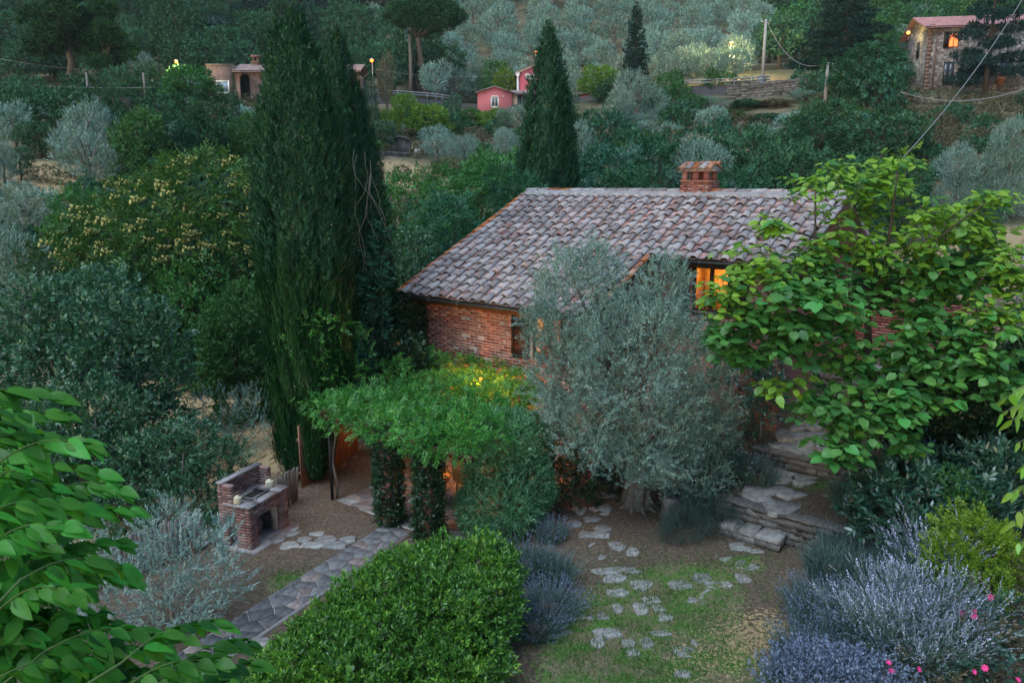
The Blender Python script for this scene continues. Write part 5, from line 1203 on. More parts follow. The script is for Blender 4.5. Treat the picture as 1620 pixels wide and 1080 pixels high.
# ------------------------------------------------------------------ paving, path, stepping stones
def voronoi(x0, x1, y0, y1, size, rs, gap):
    nxx = max(2, int(round((x1 - x0) / size))); nyy = max(2, int(round((y1 - y0) / size)))
    pts = np.array([(x0 + (i + .5 + rs.uniform(-.42, .42)) * (x1 - x0) / nxx, y0 + (j + .5 + rs.uniform(-.42, .42)) * (y1 - y0) / nyy) for j in range(-1, nyy + 1) for i in range(-1, nxx + 1)])
    cells = []
    for i, p in enumerate(pts):
        poly = [(x0, y0), (x1, y0), (x1, y1), (x0, y1)]
        d = ((pts - p) ** 2).sum(1); 
        for j in np.argsort(d)[1:22]:
            q = pts[j]; n = q - p; ln = np.linalg.norm(n); n = n / ln; m = (p + q) / 2 - n * gap / 2; out = []
            for k in range(len(poly)):
                a = np.array(poly[k]); b = np.array(poly[(k + 1) % len(poly)]); da = (a - m) @ n; db = (b - m) @ n
                if da <= 0: out.append(tuple(a))
                if da * db < 0: out.append(tuple(a + (b - a) * da / (da - db)))
            poly = out
            if len(poly) < 3: break
        if len(poly) >= 3:
            P = np.array(poly); ar = .5 * abs(np.dot(P[:, 0], np.roll(P[:, 1], 1)) - np.dot(P[:, 1], np.roll(P[:, 0], 1)))
            if ar > .004: cells.append(P)
    return cells
def paving(name, x0, x1, y0, y1, size, loc, rz, mats, label, seed, z0=.0, gap=.022, th=.035):
    rs = np.random.RandomState(seed); e = empty(name, loc, rz, label, None, None, 'structure')
    mk('bed', box(x0, x1, y0, y1, z0 - .12, z0 + th - .014), M['mortar'], e)
    for P in voronoi(x0 + .01, x1 - .01, y0 + .01, y1 - .01, size, rs, gap):
        c = P.mean(0); mk('stone', prism(P - c, z0 - .03, z0 + th + rs.uniform(-.004, .006), .008), M[mats[rs.randint(len(mats))]], e, loc=(c[0], c[1], 0))
paving('patio', 2.3, 5.75, -4.15, .3, .46, hp(0, 0, 0), HRZ, ['stoneR', 'stoneR', 'stone'], 'purplish crazy paving of the patio under the pergola', 3)
pA_ = np.array([-2.32, 14.75]); pB_ = np.array([-6.2, 7.4]); dd = pB_ - pA_; paz = math.atan2(dd[1], dd[0])
paving('path', 0, np.linalg.norm(dd), -.35, .35, .28, (pA_[0], pA_[1], .004), paz, ['pathstone', 'pathstone', 'pathstone', 'pathstone', 'stoneR'], 'grey crazy paved garden path running down to the lower left', 4, gap=.016)
mk('kerb', box(0, np.linalg.norm(dd), .352, .39, -.1, .022), M['oldmortar'], loc=(pA_[0], pA_[1], 0), rz=paz, kind='structure', label='thin mortar edge of the garden path')
STN = [(969,770,20,6),(958,787,27,9),(916,810,23,16),(949,809,30,16),(907,831,21,10),(937,827,23,9),(953,837,25,11),(927,847,21,13),(948,850,34,9),(936,866,30,11),(976,865,23,13),(942,886,29,15),(975,884,14,15),(1001,878,17,19),
 (959,905,42,11),(996,904,31,10),(973,921,35,12),(1014,931,31,14),(978,940,31,10),(1030,953,29,11),(978,967,18,28),(1013,974,21,19),(1042,966,19,9),(1052,976,19,12),(953,978,19,19),(929,985,21,15),(1076,937,34,14),(1096,954,17,8),
 (1117,944,27,15),(1117,960,19,13),(1110,919,31,14),(1129,926,25,10),(961,1012,38,16),(945,1028,21,15),(994,1022,19,9),(1023,1025,21,15),(1043,1014,31,8),(1001,1040,21,11),(1097,1030,13,10),(1082,1046,28,15),(1079,1068,24,11),
 (1165,868,33,14),(1193,881,29,7),(1148,888,23,12),(1180,900,31,15),(1175,917,19,14),(1150,934,15,9)]
def stones(name, lst, label, seed, th=.035):
    rs = np.random.RandomState(seed); e = empty(name, (0, 0, 0), 0, label, None, None, 'structure')
    for u, v, w, h in lst:
        q = hit(u, v, 8.5, 30); W_ = w / FPX * q[1] * (1.45 if name == 'terrace_slabs' else 1.3); elev = math.atan((CH - q[2]) / q[1]); D_ = min(W_ * 1.5, 1.2 * h / FPX * q[1] / math.sin(elev))
        mk('stone', prism(irregular(W_, D_, rs), -.05, th + rs.uniform(-.006, .006), .006), M['stone'], e, loc=q)
stones('stepping_stones', STN, 'blue-grey stepping stones sunk in the lawn', 8, .014)
stones('stepping_stones', [(458,865,24,12),(438,861,20,12),(457,850,36,9),(463,841,19,7),(481,855,19,9),(501,853,22,7),(516,858,30,11),(495,870,32,10),(551,859,22,9),(529,872,36,10),(415,1025,34,14)], 'grey stepping stones between the barbecue and the path', 9, .03)
stones('terrace_slabs', [(1286,664,26,10),(1274,672,22,7),(1288,681,26,10),(1260,683,19,7),(1252,693,40,15),(1299,695,38,13),(1256,710,52,15),(1286,709,36,12),(1300,719,24,9),
 (1237,737,24,12),(1267,743,28,12),(1292,744,26,9),(1286,753,30,9),(1243,753,38,12),(1275,761,32,8),(1230,766,36,13),(1272,771,28,9),(1205,783,42,16),(1239,780,22,9),(1252,787,36,9),(1195,801,38,13),(1219,799,14,9),(1240,806,44,20),
 (1240,636,30,9),(1275,642,26,8),(1300,637,28,10),(1268,592,30,10),(1245,598,26,9),(1290,570,34,9),(1310,560,24,8),(1375,582,30,9)], 'flat grey slabs laid on the garden terraces going up to the house', 10, .05)
# terrace walls
def twall(L0, s0, L1, s1, zt, h, label, seed, n_=.34):
    A = hp(L0, s0, zt - h); B = hp(L1, s1, zt - h); return stonewall('stone_wall', A, B, h, .34, label, n_, .15, seed=seed, cap=True)
twall(9.3, .06, 12.0, .06, .56, .56, 'lowest rough stone wall across the garden steps', 41)
twall(9.3, 2.02, 12.0, 2.02, 1.12, .42, 'middle rough stone wall across the garden steps', 42)
A = hp(8.25, 3.0, 1.42); B = hp(11.6, 4.55, 1.42); stonewall('stone_wall', A, B, .30, .3, 'upper low row of edging stones beside the house corner', .24, .13, seed=43, cap=True)
A = hp(8.8, 4.85, 1.7); B = hp(12, 6.2, 1.7); stonewall('stone_wall', A, B, .55, .3, 'highest stone step half hidden by catalpa leaves', .34, .15, seed=44, cap=True)
st = empty('stone_step', hp(10.2, -.22, 0), HRZ, 'block step of three grey slabs in front of the lowest stone wall', 'step'); rs = np.random.RandomState(9)
mk('core', box(-.58, .56, -.1, .32, -.1, .16), M['rubble'], st)
for i in range(5): mk('stone', rock(.26, .16, .15, rs), M['rubble'], st, loc=(-.48 + i * .24, -.13, .07))
for x0, x1 in ((-.62, -.26), (-.25, .10), (.11, .60)): mk('slab', prism([(x0, -.22), (x1, -.20 - .03 * rs.rand()), (x1 - .02, .33), (x0 + .03, .35)], .162, .235, .012), M['stone'], st)

# ------------------------------------------------------------------ barbecue
ba = math.atan2(14.81 - 13.75, -4.56 + 4.97)   # along the front
bq = empty('brick_barbecue', (-4.97, 13.75, 0), ba, 'small open brick barbecue with a raised back wall and stone worktop', 'barbecue')
rs = np.random.RandomState(12); BM = {}
def bb(w):
    k = round(w, 2)
    if k not in BM: BM[k] = mesh('brick', chamfer(w - .008, .10, .052, .004), M['bbqbrick'])
    return BM[k]
cores = T()
nbq = [0]
def bpanel(x0, x1, y, z0, z1, axis='x', flip=1):
    n = int(round((z1 - z0) / .058))
    for c in range(n):
        z = z0 + .029 + c * .058; x = x0; first = .115 if c % 2 else .23
        while x < x1 - .02:
            w = min(first, x1 - x); first = .23; w = max(w, .04)
            p = (x + w / 2, y, z) if axis == 'x' else (y, x + w / 2, z)
            ob('brick', bb(w), bq, (p[0] + rs.normal(0, .0015), p[1] + rs.normal(0, .0015), p[2]), 0 if axis == 'x' else R8(90)); x += w; nbq[0] += 1
W_ = 1.16; D_ = .72
# front: two piers and a lintel band ; local x along front, y backwards
bpanel(0, .23, .05, 0, .64); bpanel(W_ - .23, W_, .05, 0, .64); bpanel(0, W_, .05, .64, .87)
bpanel(.10, .33, .05, 0, .64, 'y'); bpanel(.10, D_, .05, .64, .87, 'y'); bpanel(D_ - .2, D_, .05, 0, .64, 'y'); bpanel(.10, D_, W_ - .05, 0, .87, 'y')
bpanel(0, W_, D_ - .05, .87, 1.28); bpanel(.10, .34, .05, .87, 1.12, 'y') if False else None
bpanel(D_ - .34, D_ - .1, .05, .87, 1.28, 'y'); bpanel(D_ - .34, D_ - .1, W_ - .05, .87, 1.28, 'y')
mk('core', box(.1, W_ - .1, D_ - .12, D_ - .01, 0, .86) + box(.02, .21, .1, .3, 0, .64) + box(W_ - .21, W_ - .02, .1, .3, 0, .64), M['mortar'], bq)
mk('lintel', box(.15, W_ - .15, .01, .10, .622, .642), M['slab'], bq)
mk('worktop', box(-.02, .30, -.02, D_ - .10, .872, .90) + box(.86, W_ + .02, -.02, D_ - .10, .872, .90) + box(.302, .858, -.02, .16, .872, .90), M['slab'], bq)
mk('fire_pit', box(.30, .86, .16, D_ - .1, .80, .83), M['ash'], bq)
mk('grill_frame', tube([(.32, .18, .93), (.84, .18, .93), (.84, .52, .93), (.32, .52, .93), (.32, .18, .93)], .012, 5), M['galv'], bq); gb = mesh('grill_bar', tube([(0, 0, 0), (0, .34, 0)], .005, 4), M['iron'])
for i in range(10): ob('grill_bar', gb, bq, (.36 + i * .05, .18, .932))
mk('coping', box(-.01, W_ + .01, D_ - .12, D_ + .02, 1.282, 1.31), M['slab'], bq); mk('base_slab', box(-.05, W_ + .2, -.12, D_ + .05, -.05, .03), M['slab'], bq)
R_ = np.array(Matrix.Rotation(ba, 3, 'Z'))
def bl(x, y, z): return np.array([-4.97, 13.75, 0]) + R_ @ np.array([x, y, z])
def lantern(p, label):
    e = empty('lantern', p, 0, label, 'lantern', 'cream lanterns on the barbecue')
    mk('body', lathe([(.001, 0), (.055, 0), (.075, .02), (.078, .10), (.062, .14), (.03, .15), (.03, .165), (.001, .165)], 14), M['lantern'], e, smooth=True)
    for z in (.03, .06, .09, .12): mk('hoop', tube([(math.cos(a) * .079, math.sin(a) * .079, z) for a in np.linspace(0, 6.283, 13)], .005, 4, False), M['lantern'], e)
    mk('handle', tube([(math.cos(a) * .05, 0, .16 + math.sin(a) * .05) for a in np.linspace(0, math.pi, 8)], .004, 4), M['twig'], e)
lantern(bl(.10, .34, .901), 'cream woven lantern on the near left end of the barbecue'); lantern(bl(1.0, .30, .901), 'cream woven lantern on the far right end of the barbecue')
mk('tongs', tube([(0, 0, 0), (.16, .02, .01), (.32, 0, 0)], .008, 5) + tube([(0, .03, 0), (.16, .04, .01), (.32, .01, 0)], .008, 5), M['galv'], loc=bl(.30, .08, .912), rz=ba + .5, label='metal tongs lying on the barbecue worktop', cat='tongs')
mk('garden_pot', lathe([(.001, 0), (.10, 0), (.15, .14), (.16, .26), (.12, .34), (.13, .38), (.10, .38), (.001, .34)], 14), M['bbqbrick'], loc=bl(.62, .42, .03), label='dark bulbous pot standing in the barbecue opening', cat='pot')
# fences
def boards(name, A, B, h, w, mat, label, seed, cat='fence', lean=.03, group=None):
    rs = np.random.RandomState(seed); A = np.array(A, float); B = np.array(B, float); d = B - A; Ln = np.linalg.norm(d[:2]); rz = math.atan2(d[1], d[0]); e = empty(name, A, rz, label, cat, group); n = int(Ln / w)
    for z in (h * .25, h * .8): mk('rail', box(0, Ln, .02, .05, z - .03, z + .03), M['greywood'], e)
    ms = [mesh('board', chamfer(w * .9, .02, h * k, .004), M[mat]) for k in (1, .96, 1.04)]
    for i in range(n): k = rs.randint(3); o = ob('board', ms[k], e, (w * (i + .5), 0, h * (1, .96, 1.04)[k] / 2 + d[2] * (i + .5) / n)); o.rotation_euler = (rs.normal(0, .01), rs.normal(0, lean), 0)
boards('cane_fence', (-4.86, 16.9, 0), (-4.05, 19.6, 0), 1.45, .075, 'cane', 'reddish cane screen fence between the big cypress and the pergola', 3, lean=.008)
boards('picket_fence', (-5.0, 15.5, -.05), (-4.75, 16.35, -.05), .80, .085, 'greywood', 'short weathered picket fence behind the barbecue', 4, lean=.05)
boards('picket_fence', (-3.9, 20.2, 0), (-3.1, 20.6, 0), .95, .09, 'greywood', 'short grey board fence behind the cane screen, under the pergola', 5)
boards('picket_fence', (-7.4, 12.6, -.2), (-5.9, 14.0, -.05), .85, .09, 'greywood', 'old grey board fence in the shade behind the silver shrub', 6, lean=.05)
# ------------------------------------------------------------------ garden plants
def LB(u, v, Y, ru, rv=None, rd=None):
    p = aty(u, v, Y); s = Y / FPX * 1.03; return (p[0], p[1], p[2], ru * s, (rd or ru) * s, (rv or ru) * s)
def plant(name, lobes, sprs, dens, size, mats, label, cat, seed, base=None, out=.7, up=.35, jit=.45, inner=.45, trunkr=.05, trunkm='bark', cut=None, extra=None, group=None, nbr=None, shell=(.82, 1.06), lump=.14, nup=.9, crownname='foliage'):
    rs = np.random.RandomState(seed); lob = np.array(lobes)
    if base is None: c = lob[:, :2].mean(0); base = (c[0], c[1], h1(c[0], c[1]))
    base = np.array(base, float)
    t, P = crown(lobes, sprs, dens, size, rs, out, up, jit, inner, shell, cut, nup, lump)
    e = empty(name, base, 0, label, cat, group)
    mk(crownname, T(t.v - base, t.f, t.m), M[mats], e)
    tr = T(); tp = np.array([0, 0, max(.15, (lob[:, 2].min() - base[2]) * .7)])
    tr = tr + tube([(0, 0, -.1), (trunkr * .4, 0, tp[2] * .5), tp], [trunkr * 1.5, trunkr, trunkr * .85], 8)
    for l in lob[:nbr]:
        e_ = l[:3] - base; m_ = (tp + e_) / 2 + rs.normal(0, .12, 3) * np.linalg.norm(e_ - tp) * .5; q = np.linspace(0, 1, 6)[:, None]
        tr = tr + tube((1 - q) ** 2 * tp + 2 * q * (1 - q) * m_ + q * q * e_, np.linspace(trunkr * .55, trunkr * .12, 6), 5)
    mk('trunk' if cat == 'tree' else 'stem', tr, M[trunkm], e, smooth=True)
    if extra: extra(e, P, base, rs)
    return e
# --- the big cypresses
def cypress(name, cols, label, seed, dens=150, low=None, size=1.0, spr='cyp', cones=70, mat='cyp'):
    # cols: list of (x, y, z0, z1, rmax) columns with cypress profile
    rs = np.random.RandomState(seed); P = []; O = []; base = np.array([cols[0][0], cols[0][1], h1(cols[0][0], cols[0][1]) - .05])
    prof = lambda t: np.clip(np.minimum((t / .12 + .55), 1) * (1 - np.clip((t - .35) / .65, 0, 1) ** 2.6), 0, 1) 
    for i, (cx, cy_, z0, z1, rm) in enumerate(cols):
        n = int(dens * 2 * math.pi * rm * (z1 - z0) * .78); t = rs.uniform(0, 1, n); th = rs.uniform(0, 6.283, n); r = rm * prof(t)
        ph = rs.uniform(0, 6, 5)
        r = r * (1 + .10 * np.sin(th * 5 + ph[0] + 2 * np.sin(t * 6)) + .10 * np.sin(th * 11 + 3 * np.sin(t * 14 + ph[3]) + ph[1]) + .07 * np.sin(t * 32 + ph[2] + th * 3) * np.sin(th * 7)) * rs.uniform(.86, 1.05, n) + .03
        deep = rs.rand(n) < .25; r[deep] *= rs.uniform(.6, .9, deep.sum())
        p = np.c_[cx + r * np.cos(th), cy_ + r * np.sin(th), z0 + t * (z1 - z0)]; keep = rs.rand(n) < (.25 + .75 * prof(t))
        for j, (a, b, c, d, e) in enumerate(cols):
            if j != i: tt = (p[:, 2] - c) / (d - c); keep &= ~(((p[:, 0] - a) ** 2 + (p[:, 1] - b) ** 2 < (e * .85 * prof(np.clip(tt, 0, 1))) ** 2) & (tt > 0) & (tt < 1))
        P.append(p[keep]); O.append(np.c_[np.cos(th), np.sin(th), np.zeros(n)][keep])
    P = np.concatenate(P); O = np.concatenate(O); n = len(P)
    cl = np.sin(P[:, 0] * 7 + P[:, 2] * 4) * np.sin(P[:, 1] * 8 + P[:, 2] * 2.5)
    dr = O * (.38 + .1 * cl[:, None]) + np.array([0, 0, 1.0]) + rs.normal(0, .22, (n, 3)); nn = O + rs.normal(0, .3, (n, 3))
    if low is not None:
        m = P[:, 2] < low + .25 * np.sin(np.arctan2(O[:, 1], O[:, 0]) * 6)
    else: m = np.zeros(n, bool)
    s = size * rs.uniform(.75, 1.3, n)
    a = mixset(SPR[spr], P[~m] - base, frames(dr, nn)[~m], s[~m], rs)
    e = empty(name, base, 0, label, 'tree'); mk('crown', a, M[mat], e)
    if m.any():
        dl = O * .10 + np.array([0, 0, 1.0]) + rs.normal(0, .07, (n, 3)); q = P.copy(); q[:, :2] -= O[:, :2] * .06
        mk('lower_strands', mixset(SPR['strand'], q[m] - base, frames(dl, nn)[m], s[m] * 1.1, rs), M['cyplow'], e)
    k = rs.choice(n, cones, replace=False); cp = place(T(_IV * .5, _IF), P[k] - base + O[k] * .04, np.tile(np.eye(3), (len(k), 1, 1)), .028 * rs.uniform(.7, 1.2, len(k)))
    mk('cones', cp, M['cone'], e, kind='stuff')
    H_ = cols[0][3] - base[2]; mk('trunk', tube([(0, 0, 0), (0, 0, H_ * .4), (0, 0, H_ * .85)], [.16, .12, .03], 8), M['dbark'], e)
    mk('inner_branches', join([lathe([(.001, 0)] + [(max(.01, .74 * rm * prof(q_)), q_ * (z1 - z0)) for q_ in np.linspace(.02, .93, 12)] + [(.001, .93 * (z1 - z0))], 12).at((cx - base[0], cy_ - base[1], z0 - base[2])) for cx, cy_, z0, z1, rm in cols]), M['cyplow'], e)
    return e
def cpx(u, Y, vt, w, z0=0): p = aty(u, vt, Y); return (p[0], Y, z0, p[2], w / FPX * Y / 2)
cypress('cypress_tree', [cpx(468, 17.6, 26, 126, 1.6), cpx(440, 18.0, 44, 78, 3.5), cpx(414, 18.2, 160, 44, 3.2), cpx(498, 17.3, 110, 70, 4.0), cpx(446, 17.6, 300, 70, 0.0), cpx(474, 17.4, 300, 62, 0)], 'tallest dark green cypress with two tips, left of the pergola', 1, 300, low=5.0, cones=110)
cypress('cypress_tree', [cpx(534, 20.6, 60, 100, 1.0), cpx(562, 20.9, 140, 86, 1.0), cpx(588, 21.0, 310, 60, 1.0)], 'second cypress hung with dry vines, between the tallest one and the roof', 2, 260, cones=70)
cypress('cypress_tree', [cpx(868, 40, 52, 82, -.5), cpx(852, 40.4, 160, 52, -.5), cpx(888, 39.8, 130, 50, -.5)], 'cypress standing behind the roof in front of the pink house', 3, 70, size=2.1, cones=60)
# dry vines and fresh vine on the cypresses
rs = np.random.RandomState(50)
t = T()
for i in range(9):
    u = rs.uniform(560, 612); v = rs.uniform(230, 420); q = aty(u, v, 19.6); n = 9; c = [q]
    d = np.array([rs.normal(.0, .3), rs.normal(-.2, .1), -.6])
    for k in range(n): d = d * .8 + np.array([rs.normal(.02, .14), rs.normal(0, .05), -.16]); c.append(c[-1] + d * .26)
    t = t + tube(c, np.linspace(.008, .003, len(c)), 3, False)
mk('dry_vine', T(t.v - (-3.4, 19.6, 0), t.f), M['twig'], loc=(-3.4, 19.6, 0), label='tangle of pale leafless vine stems hanging on the second cypress', cat='vine')
plant('climbing_vine', [LB(478, 540, 16.9, 18, 22), LB(515, 512, 17.0, 34, 14), LB(500, 560, 17.0, 22, 34), LB(545, 520, 17.6, 16, 24), LB(530, 590, 17.3, 34, 30), LB(490, 610, 17.0, 20, 30), LB(560, 560, 17.8, 22, 40), LB(510, 650, 16.8, 18, 26)],
      SPR['pinn'], 34, .55, 'vine', 'bright vine shoots climbing the foot of the tallest cypress', 'vine', 51, trunkr=.02, inner=.1, lump=.3)
plant('climbing_ivy', [LB(592, 470, 19.8, 16, 44), LB(600, 400, 19.8, 14, 40), LB(588, 540, 19.8, 24, 40), LB(575, 600, 19.5, 30, 34)], SPR['broad'], 60, .6, 'teal', 'ivy climbing the second cypress beside the roof corner', 'ivy', 52, trunkr=.02, inner=.2, lump=.3)
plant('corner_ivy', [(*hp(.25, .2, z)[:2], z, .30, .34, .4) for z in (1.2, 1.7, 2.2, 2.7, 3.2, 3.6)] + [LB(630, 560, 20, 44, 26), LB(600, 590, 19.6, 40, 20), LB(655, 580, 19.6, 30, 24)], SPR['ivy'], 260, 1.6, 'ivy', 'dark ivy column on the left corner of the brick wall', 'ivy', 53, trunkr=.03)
# --- main olive
OL = [(905, 482, 15.4, 54, 64), (940, 445, 15.6, 38, 44), (1052, 482, 15.4, 32, 62), (1005, 520, 16.0, 50, 40), (1078, 575, 15.4, 60, 60), (1005, 570, 15.0, 104, 92), (894, 592, 15.2, 56, 80), (1092, 640, 15.4, 50, 84), (1025, 675, 15.0, 80, 84),
      (945, 668, 15.1, 74, 58), (1062, 745, 15.4, 34, 34), (1100, 752, 15.5, 46, 46), (1128, 700, 15.9, 30, 56), (925, 408, 15.5, 12, 22), (958, 412, 15.6, 13, 16), (1050, 425, 15.5, 12, 16), (1072, 440, 15.5, 10, 14), (840, 505, 15.3, 14, 10), (900, 425, 15.5, 12, 14), (1140, 600, 15.4, 14, 12), (1158, 660, 15.5, 12, 10), (880, 525, 15.3, 36, 40), (985, 640, 15.8, 90, 80)]
ol = empty('olive_tree', (2.73, 15.9, 0), 0, 'large silver-grey olive tree with a gnarled trunk in front of the farmhouse', 'tree')
rs = np.random.RandomState(60)
oc, _ = crown([LB(*o) for o in OL], SPR['oliveS'], 112, 1.12, rs, .5, .6, .45, .3, lump=.26)
oc = T(oc.v - (2.73, 15.9, 0), oc.f, oc.m); mk('crown', oc, M['olive'], ol)
ot = T()
for i in range(7):
    a = i * .9; z = np.linspace(0, 1.5, 8); r = .26 - .08 * z / 1.5
    c = np.c_[np.cos(a + z * .7) * (r * (1.35 - .35 * np.minimum(z, .5) / .5)) * .75, np.sin(a + z * .7) * r * .75, z - .1]; ot = ot + tube(c, np.linspace(.15, .10, 8), 7)
for i, o in enumerate(OL):
    l = np.array(LB(*o)[:3]) - (2.73, 15.9, 0); s_ = np.array([np.cos(i) * .12, np.sin(i) * .12, 1.2]); m_ = (s_ + l) / 2 + rs.normal(0, .2, 3); q = np.linspace(0, 1, 8)[:, None]
    ot = ot + tube((1-q)**2*s_ + 2*q*(1-q)*m_ + q*q*l, np.linspace(.09, .015, 8), 6)
for i in range(9): a = i * .7; ot = ot + tube([(math.cos(a) * .2, math.sin(a) * .2, .12), (math.cos(a) * .36, math.sin(a) * .36, .02), (math.cos(a) * .55, math.sin(a) * .55, -.06)], [.08, .05, .02], 5)
mk('trunk', ot, M['bark'], ol, smooth=True)
# --- oaks and trees left
plant('oak_tree', [LB(60, 520, 20, 82, 70), LB(150, 490, 20.5, 70, 50), LB(190, 545, 19.5, 88, 70), LB(110, 610, 19, 110, 80), LB(235, 590, 19.5, 60, 60), LB(20, 620, 19, 70, 80), LB(165, 680, 18.5, 90, 70), LB(235, 690, 18.5, 66, 60), LB(60, 720, 18, 100, 80)],
      SPR['oakS'], 40, 1.35, 'oak', 'big dark green oak filling the hollow at the left', 'tree', 61, trunkr=.16, inner=.4)
plant('oak_tree', [LB(225, 745, 15.6, 54, 44), LB(290, 715, 16, 58, 42), LB(340, 735, 16.2, 40, 34), LB(320, 790, 15.4, 40, 40), LB(270, 810, 15.2, 54, 44), LB(200, 820, 15, 50, 50), LB(330, 845, 14.6, 28, 30)],
      SPR['oakS'], 60, 1.0, 'oak', 'small oak with dark leaves just left of the barbecue', 'tree', 62, base=(-7.0, 15.3, -.3), trunkr=.09, inner=.4)
plant('oak_tree', [LB(150, 660, 16.5, 66, 50), LB(90, 660, 16.5, 50, 50), LB(190, 720, 16.2, 50, 44), LB(120, 750, 16, 80, 60)], SPR['oakS'], 55, 1.05, 'oak', 'young oak behind the foreground leaves, lower left', 'tree', 63, trunkr=.09, inner=.4)
plant('olive_tree', [LB(350, 660, 20.5, 46, 36), LB(385, 690, 20.2, 40, 44), LB(330, 710, 20.4, 50, 40), LB(400, 650, 20.8, 28, 34), LB(365, 735, 20, 44, 30)], SPR['olive'], 26, .85, 'olive', 'pale olive bush on the dry slope left of the tallest cypress', 'tree', 64, trunkr=.06, inner=.2, up=.8)
plant('silver_shrub', [LB(265, 838, 11.4, 42, 40), LB(300, 880, 11.2, 56, 44), LB(240, 920, 11.0, 66, 42), LB(330, 925, 11.0, 50, 44), LB(180, 950, 10.8, 60, 34), LB(145, 880, 11, 34, 40), LB(355, 845, 12.2, 22, 18), LB(290, 960, 10.6, 60, 30)],
      SPR['olive'], 85, .66, 'silver', 'silvery young olive shrub beside the lower path', 'shrub', 65, trunkr=.03, inner=.15, up=.7, jit=.5, lump=.25)
# flowering tree with cream clusters
fr = empty('flowering_tree', (aty(250, 400, 31)[0], 31, h1(aty(250, 400, 31)[0], 31)), 0, 'large feathery tree covered with cream seed clusters, left of the cypresses', 'tree'); rs = np.random.RandomState(66)
FL = [LB(u, v, Y, r, r * .62) for u, v, Y, r in ((330, 300, 31, 70), (260, 330, 31, 80), (380, 330, 30.5, 50), (190, 372, 31, 70), (300, 380, 30, 90), (120, 405, 31, 60), (220, 430, 30, 80), (370, 410, 30, 60), (80, 420, 31.5, 40), (300, 450, 29.5, 80), (160, 460, 30.5, 60), (370, 480, 29.5, 50))]
fc, FP = crown(FL, SPR['pinnM'], 14, .8, rs, 1.0, .2, .35, .3, lump=.2); b_ = np.array(fr.location); mk('crown', T(fc.v - b_, fc.f), M['green'], fr)
top = FP[(FP[:, 1] < 31.4)]; top = top[rs.choice(len(top), 430)]; keep = np.array([proj(p)[1] < 440 + rs.normal(0, 18) and any(p[2] > l[2] + l[5] * .35 and (p[0]-l[0])**2+(p[1]-l[1])**2 < (l[3])**2 for l in FL) for p in top]); top = top[keep]
cl = place(join([T(_IV * .13, _IF).at(rs.normal(0, .42, 3) * (1, 1, .6)) for _ in range(9)]), top + (0, -.1, .18) - b_, np.tile(np.eye(3), (len(top), 1, 1)), rs.uniform(.2, .5, len(top)))
mk('seed_clusters', cl, M['flow'], fr); tt = trunk(5, .2, rs, 3.5, 9); mk('trunk', tt, M['bark'], fr)
# --- bushes right of the pillars, dark hedge, shrub by the corner
plant('privet_bush', [LB(788, 800, 14.7, 62, 52), LB(780, 745, 14.9, 40, 50), LB(800, 700, 15.0, 48, 48), LB(832, 770, 15, 42, 60), LB(758, 808, 14.6, 30, 42), LB(840, 700, 15.4, 30, 44)], SPR['smallb'], 620, 1.25, 'hedgeB', 'dense rounded grey-green bush right of the pergola pillars', 'bush', 70, trunkr=.05, inner=.5, shell=(.92, 1.06), lump=.08)
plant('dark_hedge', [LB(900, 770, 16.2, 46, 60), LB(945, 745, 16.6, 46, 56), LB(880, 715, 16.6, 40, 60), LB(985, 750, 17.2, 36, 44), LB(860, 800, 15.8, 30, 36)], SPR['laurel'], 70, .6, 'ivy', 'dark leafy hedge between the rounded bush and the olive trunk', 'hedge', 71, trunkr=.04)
plant('laurel_shrub', [LB(1150, 760, 15.8, 40, 50), LB(1110, 790, 15.4, 40, 36), LB(1190, 720, 16.8, 28, 40), LB(1170, 690, 17, 26, 30), LB(1120, 740, 16.2, 40, 40)], SPR['broad'], 80, .42, 'laurel', 'dark shrub under the right side of the olive', 'shrub', 72, trunkr=.03)
plant('laurel_shrub', [LB(1205, 560, 17.3, 34, 34), LB(1180, 600, 17.2, 30, 34), LB(1222, 615, 16.7, 22, 30), LB(1205, 645, 16.6, 26, 22), LB(1228, 650, 16.5, 14, 16)], SPR['laurel'], 70, .6, 'laurel', 'glossy dark shrub at the front corner of the farmhouse', 'shrub', 73, trunkr=.03)
# foreground hedge
plant('laurel_hedge', [LB(700, 912, 11.0, 66, 52), LB(768, 900, 11.0, 50, 46), LB(640, 925, 10.6, 66, 54), LB(760, 965, 10.4, 62, 58), LB(690, 985, 10.0, 80, 66), LB(585, 965, 10.0, 66, 52), LB(610, 1030, 9.4, 90, 66), LB(530, 1015, 9.3, 66, 48), LB(730, 1040, 9.7, 70, 60), LB(470, 1060, 8.7, 66, 46), LB(550, 1090, 8.6, 90, 60), LB(680, 1100, 9.0, 90, 60), LB(420, 1110, 8.2, 60, 40), LB(780, 930, 10.8, 40, 50)],
      SPR['hedge'], 330, 1.15, 'hedge', 'thick rounded bright green hedge in the foreground centre', 'hedge', 74, base=(-1.2, 9.6, 0), trunkr=.05, inner=.5, shell=(.90, 1.08), lump=.15, up=.7, jit=.6)
